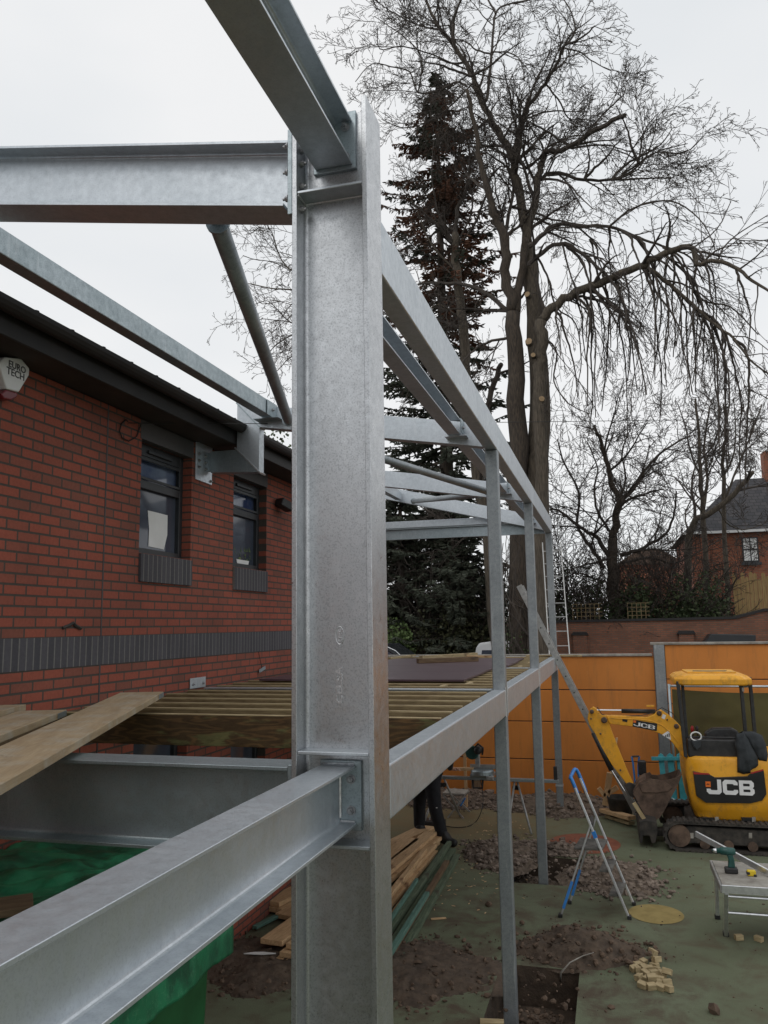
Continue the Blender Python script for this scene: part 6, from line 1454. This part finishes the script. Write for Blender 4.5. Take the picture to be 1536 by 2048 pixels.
for a, b_ in ((Vector((bx0+.03, by0, bz-.07)), f1), (Vector((bx0+.03, by1, bz-.07)), f2), (Vector((bx0+1.2, by0, bz-.07)), f1+Vector((1.2, 0, 0))), (Vector((bx0+1.2, by1, bz-.07)), f2+Vector((1.2, 0, 0)))):
    MB().obox(b_, a, .035, .03, (0, 1, 0)).build('leg', M['alu'], bn, bevel=.004)
    MB().box((b_.x-.025, b_.y-.022, 0), (b_.x+.025, b_.y+.022, .04)).build('leg_foot', M['black'], bn, bevel=.004)
for z in (.27, .45): MB().tube([(bx0+.03, on(f1, Vector((bx0+.03, by0, bz-.07)), z).y, z), (bx0+1.2, on(f1, Vector((bx0+.03, by0, bz-.07)), z).y, z)], .014, 8).build('stretcher', M['alu'], bn)
dr = thing('cordless_drill', 'dark green cordless drill standing on its battery on the folding bench', 'drill', (1.0, 8.9, bz))
c = PG(1463, 1742, bz+.02); s_ = .135/.135
MB().box((c.x-.06, c.y-.035, bz+.001), (c.x+.055, c.y+.035, bz+.055)).build('battery', M['black'], dr, bevel=.012, seg=2)
MB().prism([(c.x-.03, bz+.05), (c.x+.035, bz+.05), (c.x+.03, bz+.12), (c.x+.02, bz+.17), (c.x-.035, bz+.17), (c.x-.02, bz+.12)], 1, c.y-.02, c.y+.02).build('grip', M['drill_green'], dr, bevel=.010, seg=2)
MB().lathe((c.x-.09, c.y, bz+.195), [(.012, -.07), (.012, -.035), (.024, -.03), (.026, 0), (.034, .005), (.036, .06), (.034, .12), (.024, .135)], 16, 0).build('motor_housing', M['drill_green'], dr, smooth=True)
MB().lathe((c.x-.13, c.y, bz+.195), [(.008, -.03), (.020, -.01), (.024, .035)], 14, 0).build('chuck', M['alu'], dr, smooth=True)
tp_ = thing('tape_measure', 'yellow and black tape measure lying on the folding bench', 'tape measure', (1.2, 8.6, bz))
c = PG(1503, 1750, bz+.01); MB().box((c.x-.038, c.y-.022, bz+.001), (c.x+.038, c.y+.022, bz+.055)).build('case', M['tape_yellow'], tp_, bevel=.012, seg=3)
MB().box((c.x-.042, c.y-.026, bz+.015), (c.x-.015, c.y+.026, bz+.040)).build('grip_band', M['black'], tp_, bevel=.004)
MB().box((c.x+.015, c.y-.026, bz+.001), (c.x+.042, c.y+.026, bz+.022)).build('corner_pad', M['black'], tp_, bevel=.004)
A = PG(1392, 1668, bz+.22); B = PG(1545, 1750, bz+.03)
t = thing('aluminium_straightedge', 'long aluminium straightedge bar resting across the folding bench', 'straightedge', tuple((A+B)/2))
MB().obox(A, B, .022, .055).build('bar', M['alu'], t, bevel=.002)
MB().obox(A-(B-A).normalized()*.006, A, .024, .057).build('end_cap', M['dark_alu'], t)

# ================================================================== MITRE SAW ON ITS STAND
SY = 12.2
ss = thing('saw_stand', 'mitre saw stand with a long level rail and splayed tube legs under the deck', 'saw stand', (-1.5, SY, 0))
a = PY(850, 1561, SY); b_ = PY(1118, 1564, SY)
MB().obox((a.x, SY, .655), (b_.x, SY, .655), .07, .045).build('main_rail', M['steel_dull'], ss, bevel=.004)
MB().tube([(b_.x-.25, SY, .655), (PY(1115, 1564, SY).x+.0, SY, .655)], .016, 8).build('extension_bar', M['alu'], ss)
MB().box((b_.x-.07, SY-.03, .66), (b_.x-.02, SY+.03, .86)).build('end_stop', M['black'], ss, bevel=.006)
for (x0, x1, y1, mm_) in ((-1.42, -1.20, SY-.45, 'dark_alu'), (-1.46, -1.52, SY-.62, 'dark_alu'), (-2.55, -2.75, SY-.5, 'dark_alu'), (-2.5, -2.35, SY+.4, 'dark_alu')):
    MB().tube([(x0, SY, .63), (x1, y1, .02)], .016, 10).build('leg', M[mm_], ss, smooth=True)
    MB().lathe((x0, SY-.035, .55), [(.035, 0), (.035, .03)], 14, 1).build('leg_knob', M['black'], ss)
m = MB(); c = PY(962, 1578, SY-.05); MB().tube([(c.x-.12, SY-.05, .64), (c.x-.11, SY-.05, .53), (c.x+.02, SY-.05, .53), (c.x+.03, SY-.05, .64)], .016, 8).build('carry_handle', M['black'], ss, smooth=True)
ms_ = thing('mitre_saw', 'green mitre saw with grey base on the stand under the deck', 'mitre saw', (-1.8, SY, .68))
def sp_(x, y, dy=0): return PY(780+x/5.908, 1440+y/5.908, SY+dy)
q = sp_(1090, 600); MB().lathe((q.x, SY, .70), [(.13, 0), (.17, .02), (.17, .07), (.15, .09)], 28).build('turntable', M['steel_dull'], ms_, bevel=.003)
a = sp_(960, 660); b_ = sp_(1230, 575); MB().box((a.x, SY-.12, .69), (b_.x, SY+.16, .735)).build('base', M['steel_dull'], ms_, bevel=.01, seg=2)
MB().box((a.x-.02, SY+.03, .79), (b_.x+.03, SY+.055, .85)).build('fence', M['dark_alu'], ms_, bevel=.003)
q = sp_(1190, 700); MB().box((q.x-.05, SY-.16, .66), (q.x+.06, SY-.06, .72)).build('clamp', M['dark_alu'], ms_, bevel=.01)
q = sp_(985, 385); MB().lathe((q.x-.02, SY-.02, q.z), [(.085, 0), (.10, .015), (.10, .05), (.08, .06)], 24, 1).build('blade_guard', M['drill_green'], ms_, bevel=.002)
q2_ = sp_(1050, 350); MB().lathe((q2_.x, SY-.12, q2_.z), [(.03, -.02), (.055, 0), (.06, .10), (.055, .2)], 18, 1).build('motor', M['black'], ms_, smooth=True)
MB().obox(sp_(1040, 560, .05), sp_(1030, 380, .05), .07, .06, (0, 1, 0)).build('arm', M['dark_alu'], ms_, bevel=.01)
MB().tube([sp_(1000, 330, -.1), sp_(1040, 280, -.12), sp_(1100, 330, -.12), sp_(1090, 410, -.1)], .014, 8).build('trigger_handle', M['black'], ms_, smooth=True)
plank('sawn_piece', 'pale timber being held on the mitre saw', 'timber', sp_(745, 580, -.02), sp_(985, 580, -.02), .09, .038, 'pine')
tag(MB().tube(smooth_path([PY(961, 1560, 12.15), PY(965, 1582, 12.12), PY(966, 1605, 12.08), PY(961, 1627, 12.0), PG(952, 1643, .01), PG(938, 1652, .008), PG(915, 1655, .008), PG(890, 1652, .008)], 5), .006, 6).build('power_cable', M['cable'], smooth=True), 'black power cable curving down from the mitre saw to the ground', 'cable')
lb_ = thing('folding_sawhorse', 'small grey folding sawhorse with splayed legs behind the worker under the deck', 'sawhorse', (-2.4, 12.8, 0))
a, b_ = PY(888, 1583, 12.7), PY(932, 1583, 12.7); z_ = a.z
MB().box((a.x, 12.6, z_-.03), (b_.x, 12.95, z_)).build('top', M['concrete'], lb_, bevel=.004)
for x0, x1, yy in ((b_.x, a.x+.08, 12.55), (a.x, b_.x-.02, 12.55), (b_.x, a.x+.08, 13.0), (a.x, b_.x, 13.0)): MB().obox((x1, yy, .0), (x0, yy+(.05 if yy < 12.8 else -.05), z_-.03), .02, .03, (0, 1, 0)).build('leg', M['dark_alu'], lb_)
MB().obox((a.x+.28, 12.54, .18), (a.x+.36, 12.54, .30), .02, .03, (0, 1, 0)).build('brace_clip', M['blue_plastic'], lb_)
plank('propped_post', 'pale upright timber post propped behind the saw under the deck', 'post', PY(933, 1616, 13.2), PY(929, 1495, 13.2), .045, .045, 'pine', up=(0, 1, 0))
plank('leaning_board', 'brown board standing against the orange wall under the deck', 'board', Vector((-2.35, 14.1, .0)), Vector((-2.35, 14.2, .36)), .16, .02, 'ledger', up=(0, 1, 0))
kb = thing('tool_case', 'low black tool case on the ground between the worker\'s feet', 'tool case', (-2.45, 11.9, 0))
MB().box((-2.74, 11.75, 0), (-2.44, 11.98, .12)).build('case_body', M['black'], kb, bevel=.02, seg=2)
MB().tube([(-2.66, 11.86, .12), (-2.66, 11.86, .15), (-2.52, 11.86, .15), (-2.52, 11.86, .12)], .010, 6).build('case_handle', M['dark_alu'], kb)

# ================================================================== PERSON
def skin_obj(name, verts, edges, radii, mat, parent, root=0, sub=2):
    me = bpy.data.meshes.new(name); o_ = Vector(WL[parent.name])
    me.from_pydata([tuple(Vector(v)-o_) for v in verts], edges, []); me.materials.append(mat)
    ob = bpy.data.objects.new(name, me); C.objects.link(ob); ob.parent = parent; WL[name] = tuple(o_)
    md = ob.modifiers.new('skin', 'SKIN'); md.use_smooth_shade = True
    for i, r_ in enumerate(radii): me.skin_vertices[0].data[i].radius = (r_[0], r_[1]) if isinstance(r_, tuple) else (r_, r_)
    me.skin_vertices[0].data[root].use_root = True
    sb = ob.modifiers.new('sub', 'SUBSURF'); sb.levels = sub; sb.render_levels = sub
    dg = bpy.context.evaluated_depsgraph_get(); nm2 = bpy.data.meshes.new_from_object(ob.evaluated_get(dg))
    ob.modifiers.clear(); ob.data = nm2
    for p in nm2.polygons: p.use_smooth = True
    return ob
pn = thing('person', 'person in black work trousers and boots bending over the mitre saw under the deck', 'person', (-2.4, 11.1, 0))
k_ = .90
# feet: right foot near (-2.25, 10.95), left foot near (-2.72, 11.35)
RA, LA = Vector((-2.29, 11.02, .09)), Vector((-2.70, 11.38, .09))
RKn, LKn = Vector((-2.40, 11.05, .46)), Vector((-2.70, 11.42, .46))
RH_, LH = Vector((-2.47, 11.20, .82)), Vector((-2.63, 11.32, .82))
PV = (RH_+LH)/2+Vector((0, 0, .03))
CH = PV+Vector((.10, .22, .36)); NK = CH+Vector((.06, .16, .13)); HD = NK+Vector((.03, .08, .10))
RS, LS = CH+Vector((.15, .0, .09)), CH+Vector((-.15, .10, .09))
RW = PY(904, 1538, 12.0); RE = (RS+RW)/2+Vector((.02, -.06, -.10)); LW = RW+Vector((-.22, .05, -.0)); LE = (LS+LW)/2+Vector((-.10, .0, -.06))
V = [PV, RH_, RKn, RA, LH, LKn, LA, PV+Vector((.04, .09, .17)), CH, NK, RS, RE, RW, LS, LE, LW]
Ed = [(0, 1), (1, 2), (2, 3), (0, 4), (4, 5), (5, 6), (0, 7), (7, 8), (8, 9), (8, 10), (10, 11), (11, 12), (8, 13), (13, 14), (14, 15)]
Rd = [.10, .085, .052, .036, .085, .052, .036, .10, .115, .048, .052, .038, .026, .052, .038, .026]
# head, hands with five fingers each, in the same body
def addv(p, r, link): V.append(Vector(p)); Rd.append(r); Ed.append((link, len(V)-1)); return len(V)-1
h1 = addv(HD, .078, 9); h2 = addv(HD+Vector((.02, .04, .09)), .075, h1); addv(HD+Vector((.03, .10, .02)), .02, h1); addv(HD+Vector((.015, .085, -.045)), .03, h1)
for wi, sgn in ((12, 1), (15, 1)):
    pm = addv(V[wi]+Vector((.045, .01, .0)), .026, wi); kn = addv(V[wi]+Vector((.075, .01, .0)), .024, pm)
    for f_ in range(4):
        off = Vector((.012, -.030+.020*f_, .004)); ln_ = (.032, .038, .035, .027)[f_]
        b1_ = addv(V[kn]+off, .0085, kn); b2_ = addv(V[b1_]+Vector((ln_*.7, 0, -.008)), .008, b1_); addv(V[b2_]+Vector((ln_*.25, 0, -.022)), .007, b2_)
    t1 = addv(V[pm]+Vector((.005, -.035, -.01)), .010, pm); addv(V[t1]+Vector((.028, -.008, -.008)), .008, t1)
body = skin_obj('body', V, Ed, Rd, M['skin'], pn)
Vt = [PV+Vector((0, 0, .03)), RH_, RKn, RA+Vector((0, 0, -.01)), LH, LKn, LA+Vector((0, 0, -.01))]
skin_obj('trousers', Vt, [(0, 1), (1, 2), (2, 3), (0, 4), (4, 5), (5, 6)], [.14, .125, .095, .082, .125, .095, .082], M['trousers'], pn)
Vj = [PV+Vector((.01, .02, .07)), PV+Vector((.04, .09, .17)), CH, NK-Vector((.02, .04, .03)), RS, RE, RW-Vector((.03, 0, 0)), LS, LE, LW-Vector((.03, 0, 0))]
skin_obj('jacket', Vj, [(0, 1), (1, 2), (2, 3), (2, 4), (4, 5), (5, 6), (2, 7), (7, 8), (8, 9)], [.125, .12, .135, .07, .072, .055, .040, .072, .055, .040], M['jacket'], pn)
for A_, toe in ((RA, Vector((.20, -.06, -.045))), (LA, Vector((.14, -.12, -.045)))):
    Vb = [A_+Vector((0, 0, .11)), A_+Vector((0, 0, -.02)), A_+toe*.45+Vector((0, 0, -.012)), A_+toe, A_+Vector((-toe.x*.25, -toe.y*.25, -.045))]
    skin_obj('boot', Vb, [(0, 1), (1, 2), (2, 3), (1, 4)], [.070, .066, .056, .046, .050], M['boot'], pn)
m = MB(); m.lathe((HD.x+.02, HD.y+.03, HD.z+.04), [(.092, -.01), (.096, .03), (.085, .075), (.05, .105), (.01, .115)], 18); m.build('hair', M['hair'], pn, smooth=True)
for A_, nm_ in ((RKn, 'knee_pocket'),): MB().box((A_.x+.03, A_.y-.085, A_.z+.02), (A_.x+.05, A_.y-.078, A_.z+.03)).build('trouser_tag', M['paper'], pn)

# ivy and wandering stems round the thick trunk, twiggy thicket over the garden wall
rnd = random.Random(77)
iv = thing('ivy_stems', 'tangle of bare ivy stems wound round the foot of the thick dark trunk', 'ivy', (-3.9, YT-.6, .5))
m = MB(); q0 = PY(1040, 1290, YT)
for k in range(34):
    a = rnd.uniform(0, 6.28); z = .5; pts = []; R_ = .50+rnd.uniform(0, .25); sp_a = rnd.uniform(-.5, .5)
    top_ = rnd.uniform(2., 6.5)
    while z < top_:
        pts.append(Vector((q0.x-.02*z+(R_-.03*z)*math.cos(a), YT+(R_-.03*z)*math.sin(a), z))); a += sp_a*rnd.uniform(-.3, 1.)+rnd.uniform(-.22, .22); z += rnd.uniform(.15, .35); R_ += rnd.uniform(-.05, .06)
    if len(pts) > 3: fast_tube(m, pts, [.026*(1-.7*i/len(pts))+.006 for i in range(len(pts))], 4)
m.build('stems', M['twig'], iv)
leaf = MB(); leaf_blob(leaf, (q0.x-.1, YT-.2, 1.9), (.95, .6, 1.7), 900, .07, rnd); leaf.build('foliage', M['hedge'], iv)
def thicket(name, label, x0, x1, ztop_px, Y, n, seed, twig='twig_dark'):
    r = random.Random(seed); a, b_ = PY(x0, 1240, Y), PY(x1, 1240, Y); t = thing(name, label, 'shrub', ((a.x+b_.x)/2, Y, .5)); m = MB()
    ht = PY((x0+x1)/2, ztop_px, Y).z
    PT_ = dict(levels=3, L0=1, len=[.5, .5, 0], dens=[2.6, 3.2, 0], wob=[.2, .28, .3], trop=[.02, 0, 0], ang=(.4, 1.0), rmin=.009)
    for k in range(n):
        x = a.x+(b_.x-a.x)*r.random(); d = Vector((r.uniform(-.6, .6), r.uniform(-.3, .3), 1)).normalized()
        grow(m, Vector((x, Y+r.uniform(-.5, .5), 1.5)), d, (ht-1.5)*r.uniform(.5, 1.05), .035, 0, r, PT_)
    m.build('stems', M[twig], t)
thicket('thicket', 'bare twiggy thicket above the wall between the thick trunks and the low spreading tree', 1090, 1200, 1060, YB+1.6, 40, 81)
thicket('thicket', 'bare twiggy thicket above the wall left of the brick house', 1260, 1400, 1050, YB+2.4, 46, 82)
thicket('thicket', 'pale twiggy bushes behind the slim posts at the car park wall', 780, 1010, 1090, YB-.8, 46, 83, 'twig')

# added stretch of deck behind the viewpoint, unseen, there to shade the lower steel
dk = thing('added_shade_deck', 'added boarded stretch of deck behind the viewpoint, unseen, shading the lower steel', 'deck', (-2.2, -2.5, 2.4))
for k in range(4): MB().box((-3.46, -5+1.43*k, 2.397), (-.84, -5+1.43*(k+1)-.004, 2.415)).build('plywood_panel', M['ply'], dk)
for k in range(14): MB().box((-3.46, -4.9+.4*k, 2.20), (-1.07, -4.86+.4*k, 2.394)).build('joist', M['joist'], dk)
# holes along the ladder stile
F_, T_ = Vector((.29, 12.78-.15, .02)), PY(1040, 1172, 12.7)-Vector((0, .15, 0)); d_ = (T_-F_)
for k in range(13):
    c = F_+d_*((k+.7)/14.4)
    MB().lathe((c.x, c.y-.0150, c.z), [(.011, 0), (.011, .003)], 10, 1).build('rung_end', M['black'], lt)
# low foreground clutter: grit, chips and sawdust near the stack
rnd = random.Random(55); m = MB()
for k in range(160):
    X, Y = rnd.gauss(-1.75, .35), rnd.uniform(8.5, 12.6); L_ = rnd.uniform(.01, .04); a = rnd.uniform(0, 3.14)
    m.add([(X, Y, .006), (X+L_*math.cos(a), Y+L_*math.sin(a), .008), (X+L_*math.cos(a)-.006, Y+L_*math.sin(a)+.008, .012), (X-.006, Y+.008, .010)], [(0, 1, 2, 3)])
o = m.build('wood_chips', M['pine'], None, (0, 0, 0)); kind(o, 'stuff'); o['label'] = 'wood chips and shavings on the ground by the timber stack'; o['category'] = 'chips'
